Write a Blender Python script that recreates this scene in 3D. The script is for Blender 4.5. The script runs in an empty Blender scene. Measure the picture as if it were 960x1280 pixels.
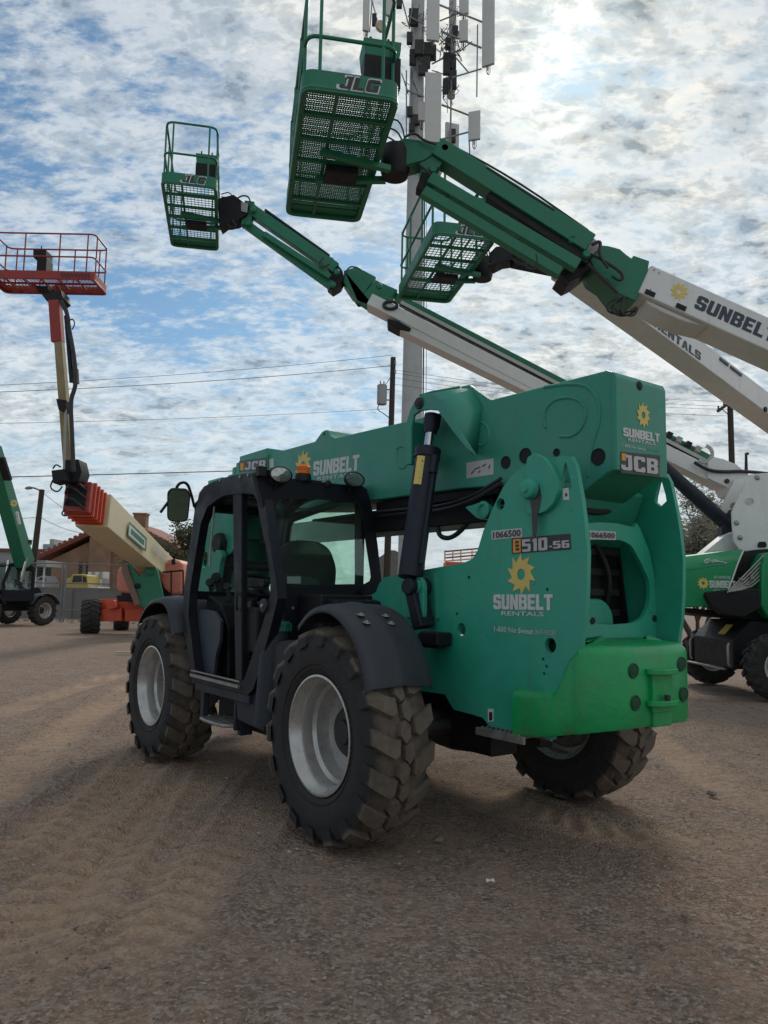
import bpy, bmesh, math, random
from math import sin, cos, pi, radians
from mathutils import Vector, Matrix, noise
from mathutils.geometry import tessellate_polygon
random.seed(7)
SC = bpy.context.scene
COL = SC.collection

# ---------------------------------------------------------------- camera
FPX, PITCH, ROLL, CAMH = 972.0, 0.1104, 0.019, 1.40      # focal length in photo pixels (960 x 1280)
cd = bpy.data.cameras.new('camera')
cd.sensor_fit = 'VERTICAL'; cd.sensor_height = 36.0; cd.sensor_width = 27.0
cd.lens = FPX / 1280 * 36.0
cd.clip_start = 0.05; cd.clip_end = 3000
cam = bpy.data.objects.new('camera', cd); COL.objects.link(cam)
fwd = Vector((0, cos(PITCH), sin(PITCH))); up0 = Vector((0, -sin(PITCH), cos(PITCH))); rt0 = Vector((1, 0, 0))
rt = rt0 * cos(ROLL) + up0 * sin(ROLL)
upv = rt.cross(fwd)
cam.matrix_world = Matrix(((rt.x, upv.x, -fwd.x, 0), (rt.y, upv.y, -fwd.y, 0), (rt.z, upv.z, -fwd.z, CAMH), (0, 0, 0, 1)))
SC.camera = cam
SC.render.resolution_x = 768; SC.render.resolution_y = 1024
SC.view_settings.view_transform = 'Standard'; SC.view_settings.look = 'None'
SC.view_settings.exposure = 0.32; SC.view_settings.gamma = 1.0

# ---------------------------------------------------------------- sky and sun
SUN_EL, SUN_AZ = radians(36.6), radians(13.3)             # azimuth to the right of +Y
sun_dir = Vector((sin(SUN_AZ) * cos(SUN_EL), cos(SUN_AZ) * cos(SUN_EL), sin(SUN_EL)))
world = bpy.data.worlds.new('World'); SC.world = world; world.use_nodes = True
nt = world.node_tree; nt.nodes.clear()
def N(tree, t, **kw):
    n = tree.nodes.new(t)
    for k, v in kw.items():
        if k == 'inp':
            for a, b in v.items(): n.inputs[a].default_value = b
        else: setattr(n, k, v)
    return n
def math_(tree, op, a, b=None, clamp=False):
    n = tree.nodes.new('ShaderNodeMath'); n.operation = op; n.use_clamp = clamp
    for i, v in enumerate((a, b)):
        if v is None: continue
        if isinstance(v, (int, float)): n.inputs[i].default_value = v
        else: tree.links.new(v, n.inputs[i])
    return n.outputs[0]
def ramp(tree, v, stops, interp='EASE'):
    n = tree.nodes.new('ShaderNodeValToRGB'); n.color_ramp.interpolation = interp
    els = n.color_ramp.elements
    while len(els) < len(stops): els.new(0.5)
    for e, (p, c) in zip(els, stops):
        e.position = p; e.color = (c, c, c, 1) if isinstance(c, (int, float)) else (*c, 1)
    tree.links.new(v, n.inputs[0]); return n.outputs[0]
def mixc(tree, f, a, b, mode='MIX'):
    n = tree.nodes.new('ShaderNodeMix'); n.data_type = 'RGBA'; n.blend_type = mode
    for s, v in ((n.inputs[0], f), (n.inputs[6], a), (n.inputs[7], b)):
        if isinstance(v, (int, float)): s.default_value = v
        elif isinstance(v, tuple): s.default_value = (*v, 1)
        else: tree.links.new(v, s)
    return n.outputs[2]
def bearing0(px, py):
    a = (px - 480) / FPX; b = (640 - py) / FPX
    return (fwd + rt * a + upv * b).normalized()
sky = N(nt, 'ShaderNodeTexSky', sky_type='NISHITA'); sky.sun_disc = False
sky.sun_elevation = SUN_EL; sky.sun_rotation = SUN_AZ
sky.altitude = 350; sky.air_density = 1.0; sky.dust_density = 0.6; sky.ozone_density = 1.5
bg1 = N(nt, 'ShaderNodeBackground', inp={'Strength': 0.075}); nt.links.new(mixc(nt, 1.0, sky.outputs[0], (0.72, 0.95, 1.0), 'MULTIPLY'), bg1.inputs[0])
tc = N(nt, 'ShaderNodeTexCoord')
sep = N(nt, 'ShaderNodeSeparateXYZ'); nt.links.new(tc.outputs['Generated'], sep.inputs[0])
zz = math_(nt, 'ADD', math_(nt, 'MAXIMUM', sep.outputs[2], 0.0), 0.30)
cu = math_(nt, 'DIVIDE', sep.outputs[0], zz); cv = math_(nt, 'DIVIDE', sep.outputs[1], zz)
cmb = N(nt, 'ShaderNodeCombineXYZ'); nt.links.new(cu, cmb.inputs[0]); nt.links.new(cv, cmb.inputs[1])
def noise_(tree, vec, scale, detail, rough, dist=0.0, off=(0, 0, 0), rot=0.0, sc=(1, 1, 1)):
    mp = N(tree, 'ShaderNodeMapping'); mp.inputs['Location'].default_value = off
    mp.inputs['Rotation'].default_value = (0, 0, rot); mp.inputs['Scale'].default_value = sc
    tree.links.new(vec, mp.inputs[0])
    n = N(tree, 'ShaderNodeTexNoise', inp={'Scale': scale, 'Detail': detail, 'Roughness': rough, 'Distortion': dist})
    tree.links.new(mp.outputs[0], n.inputs['Vector']); return n.outputs[0]
big = noise_(nt, cmb.outputs[0], 1.9, 5, 0.6, 0.3, (9.7, 4.6, 0), 0.5)
mid = noise_(nt, cmb.outputs[0], 8.5, 9, 0.62, 0.12, (0, 0, 0), 0.45, (1, 1.9, 1))
rip = noise_(nt, cmb.outputs[0], 34.0, 6, 0.6, 0.15, (0, 5, 0), -0.35, (1, 1.8, 1))
shd = noise_(nt, cmb.outputs[0], 9.0, 9, 0.62, 0.1, (8.04, 2.05, 0), 0.45, (1, 1.4, 1))
# more cloud low down and to the right, as in the photograph
lowc = ramp(nt, sep.outputs[2], [(0.0, 0.36), (0.20, 0.20), (0.36, 0.0), (0.55, 0.05), (1.0, 0.16)])  # overhead, out of view, cloud is thickened to brighten the yard
side = math_(nt, 'MULTIPLY', sep.outputs[0], 0.20)
# one broad clearer lane left of centre
hole_v = N(nt, 'ShaderNodeVectorMath', operation='DOT_PRODUCT'); nt.links.new(tc.outputs['Generated'], hole_v.inputs[0]); hv = bearing0(300, 420); hole_v.inputs[1].default_value = hv
hole_m = ramp(nt, math_(nt, 'MAXIMUM', hole_v.outputs['Value'], 0.0), [(0.93, 0.0), (0.995, 0.05)])
ripw = ramp(nt, sep.outputs[2], [(0.05, 0.12), (0.35, 0.42)])
cov = math_(nt, 'ADD', math_(nt, 'MULTIPLY', big, 0.95), math_(nt, 'MULTIPLY', mid, 0.70))
cov = math_(nt, 'ADD', cov, math_(nt, 'MULTIPLY', math_(nt, 'SUBTRACT', rip, 0.5), ripw)); cov = math_(nt, 'ADD', cov, 0.165)
cov = math_(nt, 'ADD', cov, lowc); cov = math_(nt, 'ADD', cov, side); cov = math_(nt, 'SUBTRACT', cov, hole_m)
mask = ramp(nt, math_(nt, 'MULTIPLY', cov, 0.5), [(0.40, 0.0), (0.50, 0.62), (0.62, 0.97)])
vs = N(nt, 'ShaderNodeVectorMath', operation='DOT_PRODUCT'); nt.links.new(tc.outputs['Generated'], vs.inputs[0]); vs.inputs[1].default_value = sun_dir
dotp = math_(nt, 'MAXIMUM', vs.outputs['Value'], 0.0)
g1 = math_(nt, 'POWER', dotp, 22.0); g2 = math_(nt, 'POWER', dotp, 260.0); g3 = math_(nt, 'POWER', dotp, 2600.0)
rdg = noise_(nt, cmb.outputs[0], 11.0, 6, 0.6, 0.25, (2.1, 6.2, 0), 0.1, (1, 1.5, 1))
rdg = math_(nt, 'ABSOLUTE', math_(nt, 'SUBTRACT', rdg, 0.5))                       # small on the bright seams between puffs
rdg2 = math_(nt, 'ABSOLUTE', math_(nt, 'SUBTRACT', noise_(nt, cmb.outputs[0], 26.0, 5, 0.6, 0.2, (5.1, 1.2, 0), 0.3, (1, 1.6, 1)), 0.5))
shade = math_(nt, 'ADD', math_(nt, 'MULTIPLY', shd, 0.55), math_(nt, 'MULTIPLY', cov, 0.16))
shade = math_(nt, 'ADD', shade, math_(nt, 'ADD', math_(nt, 'MULTIPLY', rdg, 0.85), math_(nt, 'MULTIPLY', rdg2, 0.40)))
ccol = ramp(nt, shade, [(0.45, (0.68, 0.71, 0.715)), (0.56, (0.465, 0.51, 0.53)), (0.67, (0.21, 0.25, 0.29))])
ccol = mixc(nt, ramp(nt, sep.outputs[2], [(0.02, 0.75), (0.30, 0.0)]), ccol, (0.47, 0.53, 0.57))
warm = mixc(nt, math_(nt, 'MULTIPLY', g1, 0.60), ccol, mixc(nt, 1.0, ccol, (1.18, 1.0, 0.78), 'MULTIPLY'))
cb = N(nt, 'ShaderNodeBackground'); nt.links.new(warm, cb.inputs[0])
st = math_(nt, 'ADD', math_(nt, 'MULTIPLY', g1, 0.10), 1.0); g2n = math_(nt, 'MULTIPLY', g2, ramp(nt, math_(nt, 'ADD', math_(nt, 'MULTIPLY', rdg, 2.2), shd), [(0.35, 1.0), (0.68, 0.0)])); st = math_(nt, 'ADD', st, math_(nt, 'MULTIPLY', g2n, 0.6)); st = math_(nt, 'ADD', st, math_(nt, 'MULTIPLY', g3, 0.35))
nt.links.new(st, cb.inputs[1])
ms = N(nt, 'ShaderNodeMixShader'); nt.links.new(mask, ms.inputs[0]); nt.links.new(bg1.outputs[0], ms.inputs[1]); nt.links.new(cb.outputs[0], ms.inputs[2])
wo = N(nt, 'ShaderNodeOutputWorld'); nt.links.new(ms.outputs[0], wo.inputs[0])
sl = bpy.data.lights.new('sun', 'SUN'); sl.energy = 1.3; sl.angle = radians(13); sl.color = (1.0, 0.93, 0.82)
so = bpy.data.objects.new('sun', sl); COL.objects.link(so)
so.rotation_euler = (-sun_dir).to_track_quat('-Z', 'Y').to_euler()

# ---------------------------------------------------------------- survey helpers: from a bearing in the photograph to a point on a known plane of the place
TH = 2.1956; OX, OY = 0.60, 5.29                            # handler: heading and rear axle centre
FW = Vector((cos(TH), sin(TH), 0)); LF = Vector((-sin(TH), cos(TH), 0))
def bearing(px, py):
    a = (px - 480) / FPX; b = (640 - py) / FPX
    X = a * cos(ROLL) - b * sin(ROLL); U = a * sin(ROLL) + b * cos(ROLL)
    return Vector((X, cos(PITCH) - U * sin(PITCH), sin(PITCH) + U * cos(PITCH)))
def on(px, py, ax, val):                                    # point on a plane of the handler's own frame
    d = bearing(px, py); dm = (d.dot(FW), d.dot(LF), d.z)
    o = Vector((-OX, -OY, 0)); c0 = (o.dot(FW), o.dot(LF), CAMH)
    i = 'XYZ'.index(ax); t = (val - c0[i]) / dm[i]
    return Vector([c0[k] + t * dm[k] for k in range(3)])
def onD(px, py, y): d = bearing(px, py); return Vector((0, 0, CAMH)) + d * (y / d.y)
def onG(px, py, z=0.0): d = bearing(px, py); return Vector((0, 0, CAMH)) + d * ((z - CAMH) / d.z)

# ---------------------------------------------------------------- materials
def mat(name, color, rough=0.5, metal=0.0, var=0.12, dirt=0.0, dirtc=(0.16, 0.12, 0.09), scale=6.0, bump=0.0, bscale=60.0, spec=0.5, fade=None, low=None, wear=0.0, wearc=(0.05, 0.045, 0.04)):
    m = bpy.data.materials.new(name); m.use_nodes = True
    t = m.node_tree; b = t.nodes['Principled BSDF']
    co = N(t, 'ShaderNodeTexCoord').outputs['Object']
    n1 = noise_(t, co, scale, 6, 0.65, 0.3); n2 = noise_(t, co, scale * 0.25, 3, 0.5, 0.0, (4, 3, 1))
    c = mixc(t, math_(t, 'MULTIPLY', ramp(t, n1, [(0.3, 0.0), (0.7, 1.0)]), 1.0), tuple(x * (1 - var) for x in color), tuple(min(1, x * (1 + var)) for x in color))
    if fade: c = mixc(t, ramp(t, n2, [(0.38, 0.0), (0.62, 0.55)]), c, fade)
    if dirt > 0:
        n3 = noise_(t, co, scale * 1.7, 8, 0.75, 0.5, (1, 7, 3))
        c = mixc(t, math_(t, 'MULTIPLY', ramp(t, n3, [(0.42, 0.0), (0.72, 1.0)]), dirt), c, dirtc)
    if wear > 0:                                            # rain streaks, rubbed spots and small chips
        n4 = noise_(t, co, 9, 4, 0.6, 0.0, (2, 5, 1), 0, (1.0, 1.0, 0.10)); c = mixc(t, math_(t, 'MULTIPLY', ramp(t, n4, [(0.52, 0.0), (0.70, 1.0)]), wear * 0.55), c, tuple(0.5 * a_ + 0.5 * b_ for a_, b_ in zip(color, dirtc)))
        n5 = noise_(t, co, 38, 3, 0.7, 0.8, (9, 1, 4)); c = mixc(t, math_(t, 'MULTIPLY', ramp(t, n5, [(0.685, 0.0), (0.71, 1.0)]), wear), c, wearc)
        n6 = noise_(t, co, 14, 2, 0.5, 2.5, (3, 8, 2), 0.6, (1, 1, 6)); c = mixc(t, math_(t, 'MULTIPLY', ramp(t, n6, [(0.70, 0.0), (0.715, 0.6)]), wear), c, tuple(min(1, x * 1.6 + .04) for x in color))
    if low:                                                 # dust that has settled on the lower parts
        sp = N(t, 'ShaderNodeSeparateXYZ'); t.links.new(co, sp.inputs[0])
        f = ramp(t, math_(t, 'ADD', sp.outputs[2], math_(t, 'MULTIPLY', n1, 0.5)), [(low[0], low[2]), (low[1], 0.0)])
        c = mixc(t, f, c, dirtc)
    t.links.new(c, b.inputs['Base Color'])
    b.inputs['Metallic'].default_value = metal
    t.links.new(ramp(t, n1, [(0.25, max(0, rough - 0.1)), (0.75, min(1, rough + 0.12))]), b.inputs['Roughness'])
    if 'Specular IOR Level' in b.inputs: b.inputs['Specular IOR Level'].default_value = spec
    if bump > 0:
        bn = N(t, 'ShaderNodeBump', inp={'Strength': bump, 'Distance': 0.01}); t.links.new(noise_(t, co, bscale, 5, 0.6), bn.inputs['Height'])
        t.links.new(bn.outputs[0], b.inputs['Normal'])
    return m
def glass(name, tint, alpha_fac, rough=0.03):
    m = bpy.data.materials.new(name); m.use_nodes = True; t = m.node_tree; t.nodes.clear()
    tr = N(t, 'ShaderNodeBsdfTransparent'); tr.inputs[0].default_value = (*tint, 1)
    gl = N(t, 'ShaderNodeBsdfGlossy', inp={'Roughness': rough}); gl.inputs[0].default_value = (0.9, 0.95, 0.95, 1)
    df = N(t, 'ShaderNodeBsdfDiffuse'); df.inputs[0].default_value = (0.30, 0.29, 0.26, 1)
    co = N(t, 'ShaderNodeTexCoord').outputs['Object']
    nz = noise_(t, co, 3.0, 6, 0.7); f = ramp(t, nz, [(0.35, alpha_fac * 0.5), (0.75, alpha_fac * 1.6)])
    m1 = N(t, 'ShaderNodeMixShader'); t.links.new(f, m1.inputs[0]); t.links.new(tr.outputs[0], m1.inputs[1]); t.links.new(df.outputs[0], m1.inputs[2])
    fr = N(t, 'ShaderNodeLayerWeight', inp={'Blend': 0.12})
    m2 = N(t, 'ShaderNodeMixShader'); t.links.new(math_(t, 'ADD', math_(t, 'MULTIPLY', fr.outputs[0], 0.9), 0.05), m2.inputs[0]); t.links.new(m1.outputs[0], m2.inputs[1]); t.links.new(gl.outputs[0], m2.inputs[2])
    o = N(t, 'ShaderNodeOutputMaterial'); t.links.new(m2.outputs[0], o.inputs[0]); return m
M = {}
M['teal'] = mat('faded_teal_paint', (0.016, 0.325, 0.205), 0.44, 0, 0.10, 0.10, (0.10, 0.16, 0.12), 5, fade=(0.055, 0.340, 0.245), bump=0.05, bscale=25, wear=0.7)
M['teal_boom'] = mat('dull_teal_boom_paint', (0.028, 0.265, 0.175), 0.46, 0, 0.08, 0.12, (0.08, 0.13, 0.11), 5, fade=(0.058, 0.275, 0.205), bump=0.05, bscale=25, wear=0.6)
M['green'] = mat('counterweight_green_paint', (0.005, 0.31, 0.090), 0.38, 0, 0.12, 0.22, (0.09, 0.14, 0.06), 5, bump=0.22, bscale=34, wear=0.7, low=(0.90, 1.02, 0.75))
M['lift_green'] = mat('boom_lift_green_paint', (0.008, 0.165, 0.085), 0.45, 0, 0.1, 0.12, (0.05, 0.09, 0.06), 6, wear=0.6)
M['hood_green'] = mat('lift_hood_green_paint', (0.008, 0.26, 0.095), 0.35, 0, 0.06, 0.05, (0.1, 0.12, 0.08), 3)
M['navy'] = mat('dark_navy_paint', (0.011, 0.015, 0.027), 0.5, 0, 0.15, 0.2, (0.04, 0.038, 0.036), 6, bump=0.08, spec=0.35)
M['cab'] = mat('dark_cab_frame_paint', (0.0075, 0.0095, 0.016), 0.5, 0, 0.15, 0.15, (0.035, 0.033, 0.032), 6, spec=0.28)
M['fender'] = mat('grey_plastic_fender', (0.026, 0.029, 0.038), 0.55, 0, 0.12, 0.3, (0.055, 0.05, 0.048), 4, bump=0.15, bscale=90)
M['panel'] = mat('slate_grey_moulded_panel', (0.024, 0.028, 0.038), 0.6, 0, 0.12, 0.25, (0.045, 0.04, 0.036), 4, bump=0.1, spec=0.35)
M['rubber'] = mat('dusty_tyre_rubber', (0.030, 0.028, 0.027), 0.85, 0, 0.2, 0.6, (0.085, 0.068, 0.052), 9, bump=0.4, bscale=40)
M['lug'] = mat('dusty_tread_rubber', (0.075, 0.065, 0.054), 0.9, 0, 0.25, 0.75, (0.125, 0.10, 0.078), 9, bump=0.5, bscale=35)
M['rim'] = mat('silver_painted_rim', (0.50, 0.485, 0.46), 0.32, 0.5, 0.06, 0.22, (0.16, 0.12, 0.09), 10)
M['black'] = mat('black_parts', (0.010, 0.010, 0.012), 0.55, 0, 0.2, 0.2, (0.035, 0.03, 0.027), 9, spec=0.3)
M['dark'] = mat('oily_dark_metal', (0.030, 0.030, 0.032), 0.55, 0.2, 0.2, 0.3, (0.07, 0.055, 0.045), 9)
M['chrome'] = mat('chromed_rod', (0.62, 0.62, 0.62), 0.18, 1.0, 0.04)
M['steel'] = mat('worn_bare_steel', (0.34, 0.33, 0.31), 0.45, 0.7, 0.15, 0.35, (0.12, 0.09, 0.07), 14)
M['white'] = mat('weathered_white_boom_paint', (0.72, 0.71, 0.69), 0.5, 0, 0.04, 0.14, (0.45, 0.42, 0.37), 3, wear=0.6, wearc=(0.25, 0.2, 0.15))
M['cream'] = mat('cream_boom_paint', (0.62, 0.56, 0.36), 0.5, 0, 0.05, 0.15, (0.3, 0.24, 0.14), 3)
M['orange'] = mat('red_orange_lift_paint', (0.62, 0.075, 0.022), 0.45, 0, 0.1, 0.18, (0.2, 0.06, 0.03), 5)
M['jib_tan'] = mat('dull_tan_jib_paint', (0.30, 0.235, 0.12), 0.55, 0, 0.1, 0.3, (0.1, 0.07, 0.04), 4)
M['basket_red'] = mat('dark_red_rail_and_head_shade', (0.30, 0.030, 0.020), 0.5, 0, 0.1, 0.1, (0.1, 0.03, 0.02), 5)
M['pink'] = mat('sun_faded_orange_hood', (0.62, 0.20, 0.135), 0.55, 0, 0.06, 0.2, (0.6, 0.4, 0.33), 3)
M['antenna'] = mat('off_white_antenna_plastic', (0.50, 0.49, 0.46), 0.6, 0, 0.04, 0.12, (0.32, 0.3, 0.27), 2)
M['mono'] = mat('galvanised_grey_pole', (0.40, 0.395, 0.385), 0.65, 0.1, 0.10, 0.25, (0.2, 0.19, 0.18), 1.5)
M['wood'] = mat('tarred_wooden_pole', (0.045, 0.032, 0.024), 0.85, 0, 0.25, 0.3, (0.08, 0.06, 0.045), 4, bump=0.4)
M['plank'] = mat('weathered_plank', (0.42, 0.36, 0.28), 0.8, 0, 0.15, 0.2)
M['wire'] = mat('black_cable_sheath', (0.02, 0.02, 0.022), 0.5, 0, 0.1)
M['galv'] = mat('galvanised_fence_steel', (0.22, 0.22, 0.22), 0.55, 0.4, 0.1)
M['block'] = mat('grey_block_wall', (0.155, 0.145, 0.135), 0.9, 0, 0.12, 0.3, (0.12, 0.10, 0.085), 2)
M['brick'] = mat('tan_brick', (0.27, 0.155, 0.092), 0.9, 0, 0.18, 0.3, (0.2, 0.12, 0.08), 1.2)
M['roof'] = mat('red_tile_roof', (0.23, 0.075, 0.05), 0.8, 0, 0.2, 0.3, (0.12, 0.06, 0.05), 2)
M['stucco'] = mat('pale_grey_building', (0.34, 0.34, 0.34), 0.85, 0, 0.08)
M['yellow'] = mat('yellow_truck_paint', (0.46, 0.35, 0.07), 0.45, 0, 0.08, 0.15)
M['whitepaint'] = mat('white_vehicle_paint', (0.72, 0.72, 0.70), 0.4, 0, 0.05, 0.1)
M['bark'] = mat('grey_brown_bark', (0.085, 0.062, 0.045), 0.9, 0, 0.25, 0.2, bump=0.3)
M['leaf'] = mat('grey_green_leaves', (0.105, 0.115, 0.06), 0.7, 0, 0.35, 0.3, (0.10, 0.10, 0.06), 2.5)
M['leaf2'] = mat('dusty_feathery_leaves', (0.33, 0.33, 0.25), 0.7, 0, 0.3, 0.3, (0.13, 0.12, 0.09), 2.5)
M['d_white'] = mat('white_decal_film', (0.62, 0.62, 0.60), 0.5, 0, 0.05, 0.4, (0.33, 0.37, 0.33), 14, wear=0.6, wearc=(0.15, 0.3, 0.24))
M['d_yellow'] = mat('yellow_decal_film', (0.70, 0.52, 0.13), 0.5, 0, 0.06, 0.2, (0.45, 0.38, 0.15), 10)
M['d_black'] = mat('black_decal_film', (0.022, 0.022, 0.026), 0.4, 0, 0.1, 0.2, (0.06, 0.06, 0.06), 10)
M['d_navy'] = mat('navy_decal_lettering', (0.035, 0.042, 0.065), 0.45, 0, 0.1)
M['d_orange'] = mat('orange_decal_film', (0.75, 0.30, 0.03), 0.5)
M['d_silver'] = mat('silver_decal_lettering', (0.48, 0.47, 0.46), 0.45, 0.1, 0.08)
M['lens'] = mat('clear_lamp_lens', (0.42, 0.43, 0.42), 0.12, 0.75, 0.25, scale=30)
M['amber'] = mat('amber_beacon_plastic', (0.85, 0.20, 0.012), 0.25, 0, 0.05)
M['glass_g'] = glass('green_tinted_glass', (0.86, 0.965, 0.90), 0.04)
M['glass_b'] = glass('dark_cab_glass', (0.80, 0.88, 0.86), 0.05)
M['mirror'] = mat('green_reflection_mirror_glass', (0.20, 0.34, 0.28), 0.06, 1.0, 0.02)  # dark green tint puts a green reflection into the mirror's colour
M['seat'] = mat('black_vinyl_seat', (0.020, 0.020, 0.023), 0.6, 0, 0.1)
M['oil'] = mat('oil_stain', (0.035, 0.03, 0.026), 0.4, 0, 0.2, 0.3, (0.05, 0.12, 0.09), 20)
M['paper'] = mat('scrap_paper', (0.75, 0.74, 0.70), 0.7)
M['blueglass'] = mat('distant_glass_tower', (0.20, 0.27, 0.33), 0.2, 0.2, 0.1)
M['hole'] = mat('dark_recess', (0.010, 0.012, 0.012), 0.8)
M['brown'] = mat('brown_primer_face', (0.20, 0.12, 0.085), 0.6, 0, 0.1, 0.2)

for k_ in ('leaf', 'leaf2'):                                   # thin leaves let some light through
    t_ = M[k_].node_tree; b_ = t_.nodes['Principled BSDF']; tl = N(t_, 'ShaderNodeBsdfTranslucent'); t_.links.new(b_.inputs['Base Color'].links[0].from_socket, tl.inputs[0])
    ad = N(t_, 'ShaderNodeMixShader', inp={0: 0.55}); t_.links.new(b_.outputs[0], ad.inputs[1]); t_.links.new(tl.outputs[0], ad.inputs[2]); t_.links.new(ad.outputs[0], t_.nodes['Material Output'].inputs[0])
# ---------------------------------------------------------------- mesh helpers
class MB:
    def __init__(s): s.v = []; s.f = []
    def quadloop(s, a, b, n):
        for i in range(n): s.f.append((a + i, a + (i + 1) % n, b + (i + 1) % n, b + i))
    def box(s, a, b):
        a = Vector(a); b = Vector(b); lo = Vector([min(a[i], b[i]) for i in range(3)]); hi = Vector([max(a[i], b[i]) for i in range(3)])
        k = len(s.v)
        for z in (lo.z, hi.z):
            for x, y in ((lo.x, lo.y), (hi.x, lo.y), (hi.x, hi.y), (lo.x, hi.y)): s.v.append(Vector((x, y, z)))
        s.f += [(k + 3, k + 2, k + 1, k), (k + 4, k + 5, k + 6, k + 7)]; s.quadloop(k, k + 4, 4); return s
    def tube(s, pts, r, n=8, closed=False, cap=True):
        pts = [Vector(p) for p in pts]; m = len(pts); rr = r if isinstance(r, (list, tuple)) else [r] * m
        prev = None; k0 = len(s.v)
        for i, p in enumerate(pts):
            if closed: d = pts[(i + 1) % m] - pts[i - 1]
            else: d = pts[min(i + 1, m - 1)] - pts[max(i - 1, 0)]
            if d.length < 1e-9: d = Vector((0, 0, 1))
            d.normalize()
            if prev is None: u = d.orthogonal().normalized()
            else:
                u = prev - d * prev.dot(d)
                u = u.normalized() if u.length > 1e-6 else d.orthogonal().normalized()
            prev = u; w = d.cross(u)
            for j in range(n):
                a = 2 * pi * j / n; s.v.append(p + (u * cos(a) + w * sin(a)) * rr[i])
        for i in range(m - 1 + (1 if closed else 0)): s.quadloop(k0 + i * n, k0 + ((i + 1) % m) * n, n)
        if cap and not closed: s.f.append(tuple(k0 + j for j in reversed(range(n)))); s.f.append(tuple(k0 + (m - 1) * n + j for j in range(n)))
        return s
    def beam(s, p, q, w, h, side=None, w2=None, h2=None):       # rectangular bar from p to q; side = direction of its width
        p = Vector(p); q = Vector(q); d = (q - p).normalized()
        side = Vector(side) if side is not None else d.cross(Vector((0, 0, 1)))
        side = (side - d * side.dot(d)).normalized(); u = side.cross(d); k = len(s.v)
        for c, ww, hh in ((p, w, h), (q, w2 or w, h2 or h)):
            for a, b in ((-1, -1), (1, -1), (1, 1), (-1, 1)): s.v.append(c + side * (a * ww / 2) + u * (b * hh / 2))
        s.f += [(k + 3, k + 2, k + 1, k), (k + 4, k + 5, k + 6, k + 7)]; s.quadloop(k, k + 4, 4); return s
    def prism(s, outer, o, u, v, n, t, holes=()):               # polygon (a,b) -> o+u a+v b, swept by t along n
        o = Vector(o); u = Vector(u); v = Vector(v); n = Vector(n)
        rings = [list(outer)] + [list(h) for h in holes]
        tri = tessellate_polygon([[Vector((a, b, 0)) for a, b in r] for r in rings])
        flat = [p for r in rings for p in r]; k = len(s.v); m = len(flat)
        for q in (0, t):
            for a, b in flat: s.v.append(o + u * a + v * b + n * q)
        if holes:
            for a, b, c in tri: s.f.append((k + a, k + b, k + c)); s.f.append((k + m + c, k + m + b, k + m + a))
        else: s.f.append(tuple(range(k, k + m))); s.f.append(tuple(reversed(range(k + m, k + 2 * m))))
        j = 0
        for r in rings:
            s.quadloop(k + j, k + m + j, len(r)); j += len(r)
        return s
    def lathe(s, prof, c, ax, n=32, a0=0, a1=2 * pi):             # prof [(r, h)], around axis ax through c
        c = Vector(c); ax = Vector(ax).normalized(); u = ax.orthogonal().normalized(); w = ax.cross(u); k = len(s.v)
        full = abs(a1 - a0 - 2 * pi) < 1e-6; cnt = n if full else n + 1; m = len(prof)
        for i in range(cnt):
            a = a0 + (a1 - a0) * i / n; d = u * cos(a) + w * sin(a)
            for r, h in prof: s.v.append(c + d * r + ax * h)
        for i in range(n):
            A = k + i * m; B = k + ((i + 1) % cnt) * m
            for j in range(m - 1): s.f.append((A + j, B + j, B + j + 1, A + j + 1))
        return s
    def disc(s, c, ax, r, t=0.004, n=16, sx=1.0):
        c = Vector(c); ax = Vector(ax).normalized()
        up = Vector((0, 0, 1)) if abs(ax.z) < 0.9 else Vector((0, 1, 0)); w = up; u = w.cross(ax).normalized()
        return s.prism([(r * sx * cos(2 * pi * i / n), r * sin(2 * pi * i / n)) for i in range(n)], c, u, w, ax, t)
    def grid(s, P):                                              # grid of points P[i][j]
        k = len(s.v); a = len(P); b = len(P[0])
        for r in P: s.v += [Vector(p) for p in r]
        for i in range(a - 1):
            for j in range(b - 1): s.f.append((k + i * b + j, k + i * b + j + 1, k + (i + 1) * b + j + 1, k + (i + 1) * b + j))
        return s
def smooth_pts(pts, it=2):
    pts = [Vector(p) for p in pts]
    for _ in range(it):
        q = [pts[0]]
        for a, b in zip(pts, pts[1:]): q += [a.lerp(b, 0.25), a.lerp(b, 0.75)]
        q.append(pts[-1]); pts = q
    return pts
def rounded(poly, r, n=4):
    out = []; m = len(poly)
    for i in range(m):
        p = Vector((*poly[i], 0)); a = Vector((*poly[i - 1], 0)); b = Vector((*poly[(i + 1) % m], 0))
        ra = min(r, (a - p).length * 0.45, (b - p).length * 0.45)
        s0 = p + (a - p).normalized() * ra; s1 = p + (b - p).normalized() * ra
        for k in range(n + 1):
            t = k / n; q = s0 * (1 - t) ** 2 + p * 2 * t * (1 - t) + s1 * t * t; out.append((q.x, q.y))
    return out
def ell(cx, cy, rx, ry=None, n=18): ry = ry or rx; return [(cx + rx * cos(2 * pi * i / n), cy + ry * sin(2 * pi * i / n)) for i in range(n)]
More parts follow.
